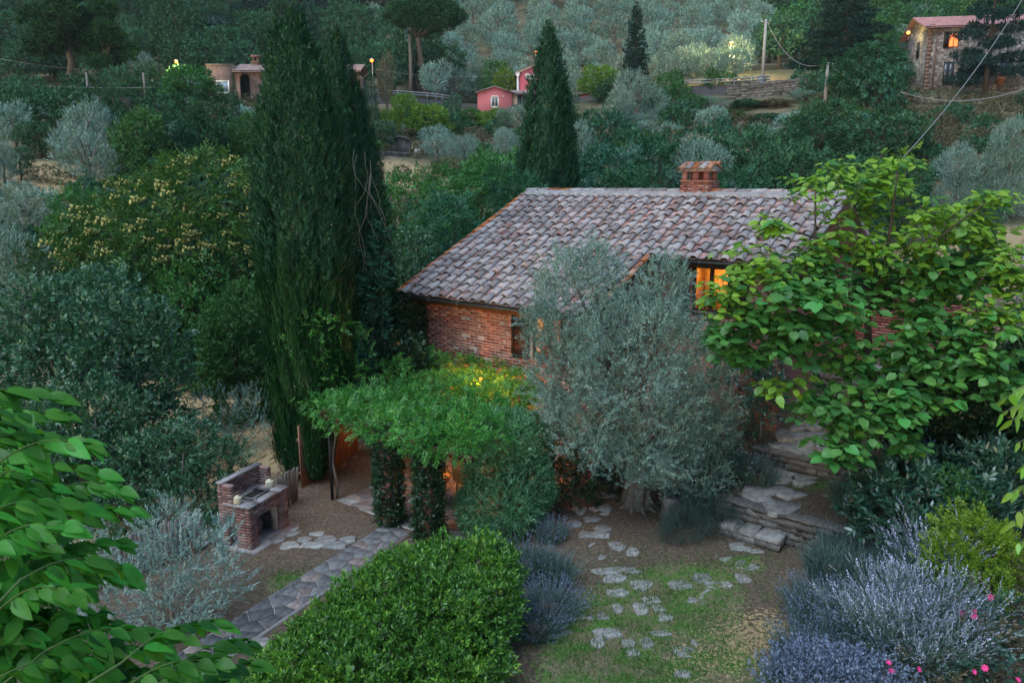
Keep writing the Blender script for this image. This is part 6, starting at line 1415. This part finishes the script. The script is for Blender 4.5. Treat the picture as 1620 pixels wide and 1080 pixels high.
# --- lavender family
def stem_T(rs, flower=True, n=7, fw=.05):
    t = T([(-.006, 0, 0), (.006, 0, 0), (.003, .95, 0), (-.003, .95, 0)], [(0, 1, 2), (0, 2, 3)])
    ys = rs.uniform(.05, .6, 9); d = np.c_[rs.choice([-1, 1], 9) * .5, np.full(9, 1.0), rs.normal(0, .5, 9)]; t = t + place(leaf4(.12, 0), np.c_[ys * 0, ys, ys * 0], frames(d, rs.normal(0, 1, (9, 3))), .16)
    if flower:
        ys = np.linspace(.72, 1.0, n); d = np.c_[rs.normal(0, .7, n), np.full(n, 1.0), rs.normal(0, .7, n)]; t = t + place(leaf4(.6, 0), np.c_[ys * 0, ys, ys * 0], frames(d, rs.normal(0, 1, (n, 3))), fw * 1.2).mat(1)
    return t
def clump(name, cs, n, L, fl, label, cat, seed, mats=('lavgreen', 'lavflower'), fw=.038, nfl=7, group=None, spread=.8, partn='stems', branchy=False):
    rs = np.random.RandomState(seed); temps = [stem_T(rs, rs.rand() < fl, nfl, fw) for _ in range(8)]
    if branchy:
        bt = []
        for t in temps:
            k = rs.uniform(.35, .85, 7); d = np.c_[rs.choice([-1, 1], 7) * .55, np.full(7, 1.0), rs.normal(0, .45, 7)]; bt.append(t + mixset(temps, np.c_[k*0, k, k*0], frames(d, rs.normal(0, 1, (7, 3))), .38 * rs.uniform(.6, 1.2, 7), rs))
        temps = bt
    out = []; c0 = np.array(cs)[:, :3].mean(0); base = np.array([c0[0], c0[1], h1(c0[0], c0[1])])
    tot = sum(c[3] ** 2 for c in cs)
    for (x, y, zb, R, Ls) in cs:
        m = int(n * R * R / tot); a = rs.uniform(0, 6.283, m); r = np.sqrt(rs.rand(m)); g = zb
        pos = np.c_[x + np.cos(a) * r * R * .55, y + np.sin(a) * r * R * .55, np.full(m, g)]
        d = np.c_[np.cos(a) * r * spread, np.sin(a) * r * spread, np.full(m, 1.0)] + rs.normal(0, .13, (m, 3)); out.append(mixset(temps, pos - base, frames(d, rs.normal(0, 1, (m, 3))), L * Ls * rs.uniform(.7, 1.12, m), rs))
    e = empty(name, base, 0, label, cat, group); mk('flowering_stems' if fl > 0 else 'stems', join(out), [M[mats[0]], M[mats[1]]], e)
    core = join([T(ICO2.v * (R * .5, R * .5, L * Ls * .36), ICO2.f).at((x - base[0], y - base[1], zb + L * Ls * .15 - base[2])) for x, y, zb, R, Ls in cs]); mk('woody_core', core, M['dbark'], e)
    return e
def CB(u, v, R, Ls=1.0): q = hit(u, v, 7.5, 30); return (q[0], q[1], q[2] - .03, R, Ls)
clump('lavender', [CB(835, 920, .42), CB(870, 935, .36)], 900, .72, .4, 'lavender clump with violet spikes at the right end of the green hedge', 'lavender', 80)
clump('lavender', [CB(865, 985, .50), CB(850, 1010, .4, .8)], 1100, .62, .25, 'arching grey-green lavender clump spilling over the lawn edge', 'lavender', 81, spread=1.3)
clump('lavender', [CB(872, 862, .30)], 320, .5, .3, 'small dim lavender behind the violet clump', 'lavender', 82)
def CZ(u, v, Y, R, Ls=1.0): p = aty(u, v, Y); return (p[0], Y, h1(p[0], Y) - .03, R, Ls)
clump('lavender', [CZ(1300, 980, 10.9, .5), CZ(1350, 980, 11.2, .6), CZ(1268, 1040, 10.2, .4), CZ(1340, 1030, 10.3, .6), CZ(1420, 990, 10.9, .55), CZ(1290, 930, 11.6, .5)], 4300, .62, .5, 'wide mound of blue-violet lavender in the lower right', 'lavender', 83)
clump('lavender', [CZ(1300, 1080, 9.5, .5), CZ(1262, 1100, 9.3, .38), CZ(1370, 1100, 9.2, .5)], 1700, .66, 1.0, 'deeper violet lavender at the bottom edge, lower right', 'lavender', 84, mats=('lavgreen', 'lavflower'), fw=.065)
clump('russian_sage', [CZ(1420, 970, 10.8, .45), CZ(1480, 1000, 10.6, .40), CZ(1450, 1050, 9.9, .42), CZ(1390, 1000, 10.4, .35)], 330, 1.15, 1.0, 'pale blue sage with long branching spikes behind the lavender mound', 'sage', 85, mats=('lavgreen', 'sage'), fw=.026, nfl=16, branchy=True, spread=.7)
clump('russian_sage', [CZ(1470, 940, 11.9, .3)], 60, 1.3, 1.0, 'few tall pale spikes in front of the laurel stems', 'sage', 86, mats=('lavgreen', 'sage'), fw=.026, nfl=16, branchy=True, spread=.6)
clump('lavender', [CZ(1350, 850, 13.2, .5), CZ(1320, 880, 12.6, .45), CZ(1390, 900, 12.4, .5), CZ(1350, 790, 14.2, .4)], 2200, .8, .25, 'tall grey lavender beside the stone steps, under the catalpa trunk', 'lavender', 87)
plant('rosemary', [LB(1085, 830, 14.4, 36, 26), LB(1120, 812, 14.8, 38, 28), LB(1065, 845, 14.2, 22, 18), LB(1145, 830, 14.5, 26, 20)], SPR['rosem'], 420, .8, 'rosemary', 'spreading rosemary bush left of the stone steps', 'bush', 88, trunkr=.02, up=.8)
clump('lavender', [CZ(1180, 745, 16.0, .4), CZ(1200, 775, 15.6, .35)], 700, .6, .2, 'grey-green lavender on the slope left of the middle slabs', 'lavender', 89)
ur = empty('stone_block', (3.26, 14.96, 0), .3, 'upright worn stone block beside the rosemary', 'stone'); mk('block', rock(.30, .28, .62, np.random.RandomState(3)), M['rubble'], ur, loc=(0, 0, .28))
# --- right side shrubs
plant('laurel_bush', [LB(1420, 770, 13.4, 58, 40), LB(1465, 790, 13.2, 46, 40), LB(1390, 810, 13.2, 46, 44), LB(1440, 830, 12.8, 52, 34), LB(1480, 750, 13.8, 40, 34)], SPR['laurel'], 62, .95, 'laurel', 'dark glossy laurel bush with bare stems, right of the grey lavender', 'bush', 90, trunkr=.018, trunkm='dbark', base=(6.3, 12.9, .1))
plant('golden_shrub', [LB(1535, 860, 11.8, 56, 50), LB(1500, 890, 11.5, 38, 40), LB(1575, 890, 11.6, 46, 44), LB(1545, 925, 11.2, 54, 34)], SPR['smallb'], 330, 1.35, 'yel', 'small leaved golden green shrub at the right', 'shrub', 91, trunkr=.03, lump=.2)
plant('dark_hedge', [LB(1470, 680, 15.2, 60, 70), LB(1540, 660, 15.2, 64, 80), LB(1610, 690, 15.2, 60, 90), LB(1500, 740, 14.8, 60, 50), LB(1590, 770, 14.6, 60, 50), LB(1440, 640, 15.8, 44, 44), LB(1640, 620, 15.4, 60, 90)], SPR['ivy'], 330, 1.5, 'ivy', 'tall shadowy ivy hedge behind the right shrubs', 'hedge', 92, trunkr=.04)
plant('broadleaf_shrub', [LB(1570, 740, 13.2, 40, 40), LB(1600, 780, 13.0, 40, 40), LB(1555, 790, 12.8, 34, 34), LB(1590, 830, 12.6, 44, 34)], SPR['laurel'], 55, .9, 'laurel', 'bluish broad leaved shrub above the golden shrub', 'shrub', 93, trunkr=.03)
plant('small_shrub', [LB(1505, 765, 13.0, 30, 22), LB(1530, 800, 12.6, 34, 26)], SPR['smallb'], 260, 1.2, 'green', 'fine green shrub between the laurel and the golden shrub', 'shrub', 94, trunkr=.02)
def roses(e, P, base, rs):
    fm = mesh('rose', place(leaf6(.8, .2, .1), np.zeros((7, 3)), frames(np.c_[np.cos(np.arange(7) * .9), np.sin(np.arange(7) * .9), np.full(7, .35)], np.tile([0, 0, 1.], (7, 1))), np.full(7, .045)), M['pink'])
    for u, v, Y in ((1522, 970, 10.2), (1541, 975, 10.2), (1530, 997, 10.1), (1406, 1048, 9.3), (1411, 1062, 9.3), (1453, 1058, 9.2), (1541, 1062, 9.1), (1558, 1056, 9.1), (1610, 1075, 9), (1400, 1075, 9.2), (1542, 966, 10.3), (1568, 945, 10.6)):
        o = ob('rose', fm, e, aty(u, v, Y) - base); o.rotation_euler = (rs.uniform(.3, 1), 0, rs.uniform(-1, 1)); o.scale = [rs.uniform(.8, 1.3)] * 3
plant('rose_bush', [LB(1570, 970, 10.8, 60, 40), LB(1530, 1030, 10, 60, 50), LB(1600, 1050, 9.8, 70, 60), LB(1460, 1085, 9.4, 70, 34), LB(1600, 920, 11.2, 40, 40), LB(1540, 1100, 9.3, 90, 30)], SPR['broad'], 52, .42, 'brown', 'loose rose bush with pink flowers in the lower right corner', 'rose bush', 95, trunkr=.02, inner=.2, lump=.3, extra=roses)
plant('rose_bush', [LB(1590, 990, 10.3, 50, 40), LB(1500, 1060, 9.6, 50, 40), LB(1570, 1070, 9.4, 60, 40)], SPR['broad'], 60, .45, 'laurel', 'green leafy rose shoots at the bottom right edge', 'rose bush', 96, trunkr=.015, inner=.1, lump=.3)
wf = empty('white_flowers', (7.0, 14.3, h1(7.0, 14.3)), 0, 'thin stalks with small white flowers beside the catalpa trunk', 'flower'); rs = np.random.RandomState(97); t = T(); w = []
for i in range(16):
    p = np.array([rs.uniform(-.5, .4), rs.uniform(-.4, .4), 0]); q = p + (rs.normal(0, .1), rs.normal(0, .1), rs.uniform(.7, 1.5)); t = t + tube([p, (p + q) / 2 + rs.normal(0, .03, 3), q], .004, 3, False); w += [q + rs.normal(0, .04, 3) for _ in range(4)]
mk('stalks', t, M['lavgreen'], wf); mk('petals', place(T(_IV * .5, _IF), np.array(w), np.tile(np.eye(3), (len(w), 1, 1)), np.full(len(w), .028)), M['white'], wf)

# --- leafy trees built leaf by leaf
def leaftree(name, e, pos, dr, nn, sc, meshes, tmpl, mats, score, part='leaf'):
    idx = np.argsort(score); fr = frames(dr, nn); base = np.array(e.location)
    for i in idx[:300]:
        o = ob(part, meshes[i % len(meshes)] if not callable(meshes) else meshes(i), e)
        m = np.eye(4); m[:3, :3] = fr[i] * sc[i]; m[:3, 3] = pos[i] - base; o.matrix_local = Matrix(m.tolist())
    r = idx[300:]
    if len(r): mk(part, place(tmpl, pos[r] - base, fr[r], sc[r]), mats, e, smooth=True, kind='stuff')
# catalpa
rs = np.random.RandomState(100)
cb = np.array([7.34, 15.9, h1(7.34, 15.9) - .1]); ct = empty('catalpa_tree', cb, 0, 'catalpa tree with large heart shaped bright green leaves on the right', 'tree')
B = [(1290,290,14.6,44,20,1),(1350,275,14.8,50,24,1),(1410,295,14.8,56,26,1),(1420,262,15.2,44,10,1),(1563,315,14.8,40,18,1),(1480,345,14.6,66,30,1),(1350,330,15.2,44,26,1),(1225,355,14.2,18,22,1),(1200,415,14.0,54,28,1),(1160,470,13.8,40,34,1),(1150,520,13.8,34,34,0),
     (1225,500,13.8,70,34,0),(1290,440,14.2,64,34,0),(1290,395,14.4,56,22,1),(1370,390,14.6,66,34,0),(1450,395,14.8,60,34,0),(1540,370,14.8,50,34,1),(1570,410,14.6,34,34,1),(1430,440,14.6,50,40,0),(1250,545,13.8,60,30,0),(1320,510,14.0,52,36,0),(1500,450,14.6,60,40,0),
     (1450,520,14.4,46,34,0),(1330,570,14.2,34,26,0),(1520,520,14.0,70,34,0),(1590,500,13.8,50,34,1),(1570,570,13.6,70,36,0),(1490,580,13.8,60,34,0),(1430,560,14.0,40,30,0),(1410,620,13.6,60,30,0),(1470,640,13.6,44,20,0),(1300,640,13.6,52,26,0),(1240,605,13.6,32,12,1),(1340,665,13.4,44,26,0),
     (1400,670,13.4,44,22,0),(1335,715,13.2,30,28,0),(1430,700,13.4,24,14,0),(1610,440,14.2,40,40,1),(1180,560,13.8,34,20,0),(1275,470,13.4,60,30,0),(1600,610,13.4,40,20,0),(1380,450,15.4,60,40,0),(1520,420,15.4,60,40,0)]
pos = []; dr = []; nn = []; young = []
for u, v, Y, ru, rv, yg in B:
    a = LB(u, v, Y, ru, rv); n = int(6 + ru * rv / 64)
    for k in range(max(5, int(n / 1.0))):
        c = np.array(a[:3]) + rs.normal(0, .45, 3) * (a[3] * 1.1, a[3] * .8, a[5] * 1.1)
        for j in range(6):
            th = j * 1.05 + rs.uniform(-.4, .4); d = np.array([math.cos(th), math.sin(th), rs.uniform(-.45, .15)]); p = c + d * rs.uniform(.05, .17) + (0, 0, rs.normal(0, .035))
            pos.append(p); dr.append(d + rs.normal(0, .2, 3)); nn.append(np.array([0, -.35, 1.0]) + rs.normal(0, .2, 3)); young.append((yg or v < 400) and rs.rand() < .9)
pos = np.array(pos); dr = np.array(dr); nn = np.array(nn); young = np.array(young).astype(bool); sc = .205 * rs.uniform(.55, 1.25, len(pos)); sc[young] *= .9
lt = bigleaf(.86, .28, .12, 3); cm_ = [mesh('leaf', bigleaf(.86, dp, .12, 4), M['cat'], True) for dp in (.2, .35)]; cy_m = [mesh('leaf', bigleaf(.7, dp, .10, 4), M['catY'], True) for dp in (.15, .3)]
sco = -sc / pos[:, 1] + rs.uniform(0, .004, len(pos))
idx = np.argsort(sco); fr_ = frames(dr, nn)
for i in idx[:300]:
    o = ob('leaf', (cy_m if young[i] else cm_)[i % 2], ct); m = np.eye(4); m[:3, :3] = fr_[i] * sc[i]; m[:3, 3] = pos[i] - cb; o.matrix_local = Matrix(m.tolist())
r = idx[300:]; r1 = r[~young[r]]; r2 = r[young[r]]
mk('leaf', join([place(lt, pos[r1] - cb, fr_[r1], sc[r1]), place(bigleaf(.7, .2, .1, 3), pos[r2] - cb, fr_[r2], sc[r2]).mat(1)]), [M['cat'], M['catY']], ct, smooth=True, kind='stuff')
# petioles and twigs
pt = join([tube([pos[i], pos[i] - nrm(dr[i]) * .12 + (0, 0, -.02), pos[i] - nrm(dr[i]) * .18 + (0, 0, -.14)], [.003, .005, .007], 3, False) for i in range(0, len(pos), 2)])
print('catalpa leaves', len(pos), pos.min(0), pos.max(0), cb, LB(*B[0][:5]), sc.min(), sc.max(), len(r1), len(r2))
wood = tube(np.array([cb, aty(1352, 700, 15.4), aty(1366, 640, 15.2), aty(1374, 560, 15.1), aty(1372, 470, 15.1), aty(1366, 400, 15.1), aty(1350, 320, 15.0)]) - cb, [.12, .10, .085, .075, .06, .045, .02], 8)
for u0, v0, pts in ((1352, 700, [(1335, 660), (1300, 610), (1250, 520), (1200, 440)]), (1366, 640, [(1420, 620), (1480, 600), (1560, 560), (1610, 480)]), (1355, 690, [(1400, 690), (1450, 660), (1500, 600)]), (1374, 560, [(1330, 520), (1290, 440), (1290, 300)]),
                   (1372, 480, [(1430, 440), (1480, 380), (1560, 320)]), (1372, 500, [(1400, 420), (1412, 340), (1420, 270)]), (1345, 690, [(1310, 620), (1270, 560), (1170, 500)]), (1370, 430, [(1330, 390), (1240, 360)]), (1374, 600, [(1440, 560), (1520, 500), (1560, 430)]), (1360, 680, [(1342, 600), (1352, 520), (1340, 420)])):
    c = [aty(u0, v0, 15.2)] + [aty(u, v, 15.1 - .35 * (k + 1)) for k, (u, v) in enumerate(pts)]; wood = wood + tube(dens(np.array(c), 9) - cb, np.linspace(.055, .012, 9), 6)
mk('trunk', wood, M['dbark'], ct, smooth=True); mk('twigs', T(pt.v - cb, pt.f), M['greenstem'], ct, kind='stuff')
# small vine on the cable at the catalpa top
plant('climbing_vine', [LB(1385, 246, 15.6, 13, 4), LB(1425, 250, 15.5, 16, 6), LB(1440, 240, 15.6, 9, 4)], SPR['pinn'], 40, .4, 'catY', 'yellowish vine tip growing on the cable above the catalpa', 'vine', 101, trunkr=.01, inner=.1, nbr=2, base=tuple(aty(1430, 300, 15.5)))
# foreground mulberry at the left
rs = np.random.RandomState(110)
fb = np.array([-3.4, 2.6, 0.0]); ft = empty('mulberry_tree', fb, 0, 'foreground mulberry tree with big drooping leaves at the lower left', 'tree')
TIPS = [(70,625),(100,655),(60,690),(135,700),(30,650),(186,772),(150,745),(110,775),(200,805),(95,830),(180,855),(140,890),(60,860),(195,915),(185,895),(110,935),(50,930),(30,1000),(105,1000),(170,985),(235,1000),(120,800),
        (385,1015),(392,1050),(335,985),(340,1045),(290,1010),(280,1070),(215,1060),(150,1055),(60,1060),(20,770),(0,900),(10,720),(250,1030),(360,1075),(60,1100),(200,1100),(300,1100),(20,840),(80,890),(150,1020)]
pos = []; dr = []; nn = []; wd = T()
for i, (u, v) in enumerate(TIPS):
    Y = rs.uniform(3.1, 4.3); tip = aty(u, v, Y); big = u > 280
    st_ = aty(u - rs.uniform(110, 190), v + rs.uniform(10, 60) + (30 if big else 0), Y - rs.uniform(-.1, .45)); q = np.linspace(0, 1, 11)[:, None]; c = st_ + (tip - st_) * q; c[:, 2] += (.06 * np.sin(q * 3.14))[:, 0]
    wd = wd + tube(c - fb, np.linspace(.005, .002, 11), 4)
    if i % 2 == 0: mid_ = (st_ + fb + (0, 0, 4.4)) / 2 + (0, 0, -.25); wd = wd + tube(dens(np.array([fb + (0, 0, 3.9), mid_, st_]), 7) - fb, np.linspace(.012, .006, 7), 5)
    ax = nrm(tip - st_); sd_ = nrm(np.cross(ax, (0, 0, 1)))
    for k in list(range(10)) * 2 + [4, 6, 8, 9]:
        s_ = 1 if k % 2 else -1; d = ax * .9 + sd_ * s_ * rs.uniform(.3, .9) + np.array([.25, 0, rs.uniform(-.75, -.15)]); p = c[k + 1 if k < 10 else 10] + d * .015
        pos.append(p); dr.append(d); nn.append(np.array([0, -.15, 1.0]) + sd_ * s_ * .25 + rs.normal(0, .25, 3))
pos = np.array(pos); dr = np.array(dr); nn = np.array(nn); sc = .118 * rs.uniform(.6, 1.2, len(pos))
lms = [mesh('leaf', bigleaf(w, dp, .08, 7), M['fore'], True) for w, dp in ((.56, .32), (.62, .5), (.52, .25))]
leaftree('leaf', ft, pos, dr, nn, sc, lms, bigleaf(.62, .3, .08, 7), M['fore'], -sc / pos[:, 1] * 10 + np.array([abs(proj(p)[0] - 200) / 400 + abs(proj(p)[1] - 850) / 500 for p in pos]) * .3)
wd = wd + tube([(0, 0, 0), (.05, 0, 2.4), (0, 0, 4.8)], [.12, .10, .07], 8); mk('trunk', wd, M['greenstem'], ft, smooth=True)
fc, _ = crown([LB(-60, 900, 3.6, 130, 200), LB(40, 1050, 3.7, 130, 110), LB(40, 900, 4.2, 80, 120), LB(250, 1120, 4.0, 110, 50), LB(30, 740, 4.4, 50, 60)], [place(bigleaf(.62, .3, .08, 4), np.zeros((1, 3)), np.eye(3)[None], 1.0)], 150, .125, rs, .5, -.3, .5, .3)
mk('leaf', T(fc.v - fb, fc.f, fc.m), M['fore'], ft, smooth=True, kind='stuff')
# right edge branch
rb = np.array([8.6, 9.6, h1(8.6, 9.6)]); rt = empty('cherry_tree', rb, 0, 'branch tips with yellow-green drooping leaves at the right edge', 'tree'); rs = np.random.RandomState(120); pos = []; dr = []; nn = []; wd = tube([(0, 0, 0), (0, 0, 3.4), (-.2, 0, 5.0)], [.1, .08, .03], 7)
for u, v in ((1590, 630), (1600, 665), (1612, 700), (1585, 655), (1618, 640), (1600, 780), (1596, 830), (1612, 810), (1620, 740), (1612, 860), (1640, 690), (1640, 800)):
    tip = aty(u, v, 8.0); st_ = aty(u + 60, v - 40, 8.4); q = np.linspace(0, 1, 8)[:, None]; c = st_ + (tip - st_) * q; wd = wd + tube(c - rb, np.linspace(.008, .003, 8), 4) + tube(dens(np.array([rb + (-.1, 0, 4.2), (rb + (-.1, 0, 4.2) + st_) / 2 + (0, 0, .1), st_]), 5) - rb, np.linspace(.016, .007, 5), 5)
    for k in range(8): d = nrm(tip - st_) * .5 + np.array([rs.normal(-.1, .35), rs.normal(0, .3), -.9]); pos.append(c[k]); dr.append(d); nn.append((rs.normal(0, .4), -1, .4))
pos = np.array(pos); sc = .16 * rs.uniform(.7, 1.15, len(pos)); leaftree('leaf', rt, pos, np.array(dr), np.array(nn), sc, [mesh('leaf', bigleaf(.42, .15, .03, 5), M['catY'], True)], None, None, -sc)
mk('trunk', wd, M['bark'], rt, smooth=True)
# ------------------------------------------------------------------ grass, litter, dry tufts
def inlawn(x, y):
    return .9*np.exp(-((x-2.2)**2+(y-11.2)**2)/2.9) + .55*np.exp(-((x-3.2)**2+(y-12.6)**2)/1.) + .7*np.exp(-((x-1.4)**2+(y-9.6)**2)/1.7) + .7*np.exp(-((x+4)**2+(y-12.6)**2)/.3) + .9*np.exp(-((x-6.35)**2+(y-15.6)**2)/.25) + .6*np.exp(-((x-4.4)**2+(y-13.3)**2)/.25) + .45*np.exp(-((x-3.2)**2+(y-9.3)**2)/1.4) + .4*np.exp(-((x-6.4)**2+(y-17.9)**2)/.2)
rs = np.random.RandomState(130); N = 230000; x = rs.uniform(-6, 8, N); y = rs.uniform(8, 18.5, N); ns = .5 + .5 * np.sin(x * 3.1 + np.sin(y * 2.3) * 1.5) * np.sin(y * 3.7 + np.sin(x * 2.9) * 1.6); k = rs.rand(N) < inlawn(x, y) * (.25 + .9 * ns); x, y = x[k], y[k]; z = hgt(x, y)
d = np.c_[rs.normal(0, .5, len(x)), rs.normal(0, .5, len(x)), np.ones(len(x))]; tf = join([leaf4(.16, 0).at(rz=a, rx=b) for a, b in ((0, .1), (2.0, .5), (4.2, .4))])
mk('grass', place(leaf4(.16, 0), np.c_[x, y, z], frames(d, rs.normal(0, 1, (len(x), 3))), .07 * rs.uniform(.5, 1.3, len(x))), M['grass'], kind='stuff', label='short patchy green lawn grass around the stepping stones')
N = 30000; x = rs.uniform(-36, 30, N); y = rs.uniform(18, 80, N); dm = np.exp(-((x+11)**2+(y-24)**2)/30) + np.exp(-((x+7.4)**2+(y-20.5)**2)/9) + np.exp(-((x+31)**2+(y-51)**2)/55) + .7*np.exp(-((x+12)**2+(y-72)**2)/50) + np.exp(-((x-22)**2+(y-34)**2)/50) + .5*np.exp(-((x-17)**2+(y-27)**2)/16)
k = rs.rand(N) < dm; x, y = x[k], y[k]; z = hgt(x, y); d = np.c_[rs.normal(0, .4, len(x)), rs.normal(0, .4, len(x)), np.ones(len(x))]
tf = place(leaf4(.10, 0), np.zeros((5, 3)), frames(np.c_[rs.normal(0, .5, 5), rs.normal(0, .5, 5), np.ones(5)], rs.normal(0, 1, (5, 3))), np.ones(5)); mk('dry_grass', place(tf, np.c_[x, y, z], frames(d, rs.normal(0, 1, (len(x), 3))) [:, :, [0, 2, 1]] * 1.0 if False else frames(np.tile([0, 1., 0], (len(x), 1)), np.tile([0, 0, 1.], (len(x), 1))) @ np.array([[1., 0, 0], [0, 0, 1], [0, 1, 0]]), .28 * rs.uniform(.5, 1.4, len(x))), M['drygrass'], kind='stuff', label='dry straw coloured grass tufts on the slopes')
N = 46000; x = rs.uniform(-6, 7.5, N); y = rs.uniform(8.3, 19, N); k = rs.rand(N) < .05 + .75 * np.exp(-((x-3.4)**2+(y-10.6)**2)/3.5) + .3 * (np.sin(x * 2.1 + 1) * np.sin(y * 1.9 + x) > .3); x, y = x[k], y[k]; z = hgt(x, y); d = np.c_[rs.normal(0, .8, len(x)), rs.normal(0, .8, len(x)), np.full(len(x), .8)]
mk('short_dry_grass', place(leaf4(.14, 0), np.c_[x, y, z], frames(d, rs.normal(0, 1, (len(x), 3))), .055 * rs.uniform(.5, 1.3, len(x))), M['drygrass'], kind='stuff', label='thin dry grass blades and straw over the garden soil')
N = 9000; x = rs.uniform(-6, 7.5, N); y = rs.uniform(9, 19, N); z = hgt(x, y) + .006; d = rs.normal(0, 1, (N, 3)) * (1, 1, .15)
mk('leaf_litter', place(leaf4(.5, .2), np.c_[x, y, z], frames(d, np.tile([0, 0, 1.], (N, 1)) + rs.normal(0, .3, (N, 3))), .035 * rs.uniform(.4, 1.2, N)), M['drygrass'], kind='stuff', label='fallen dry leaves scattered over the garden soil')
print('tris', NTRI[0])

# ------------------------------------------------------------------ evening haze
hk = NT('evening_haze'); pv_ = hk.n('ShaderNodeVolumePrincipled'); pv_.inputs['Density'].default_value = .0002; pv_.inputs['Color'].default_value = (.80, .90, 1, 1); pv_.inputs['Anisotropy'].default_value = .2
hk.l(pv_.outputs[0], hk.out.inputs[1])
mk('haze', box(-440, 440, -70, 640, -60, 330), hk.m, kind='stuff', label='thin bluish evening haze over the valley')
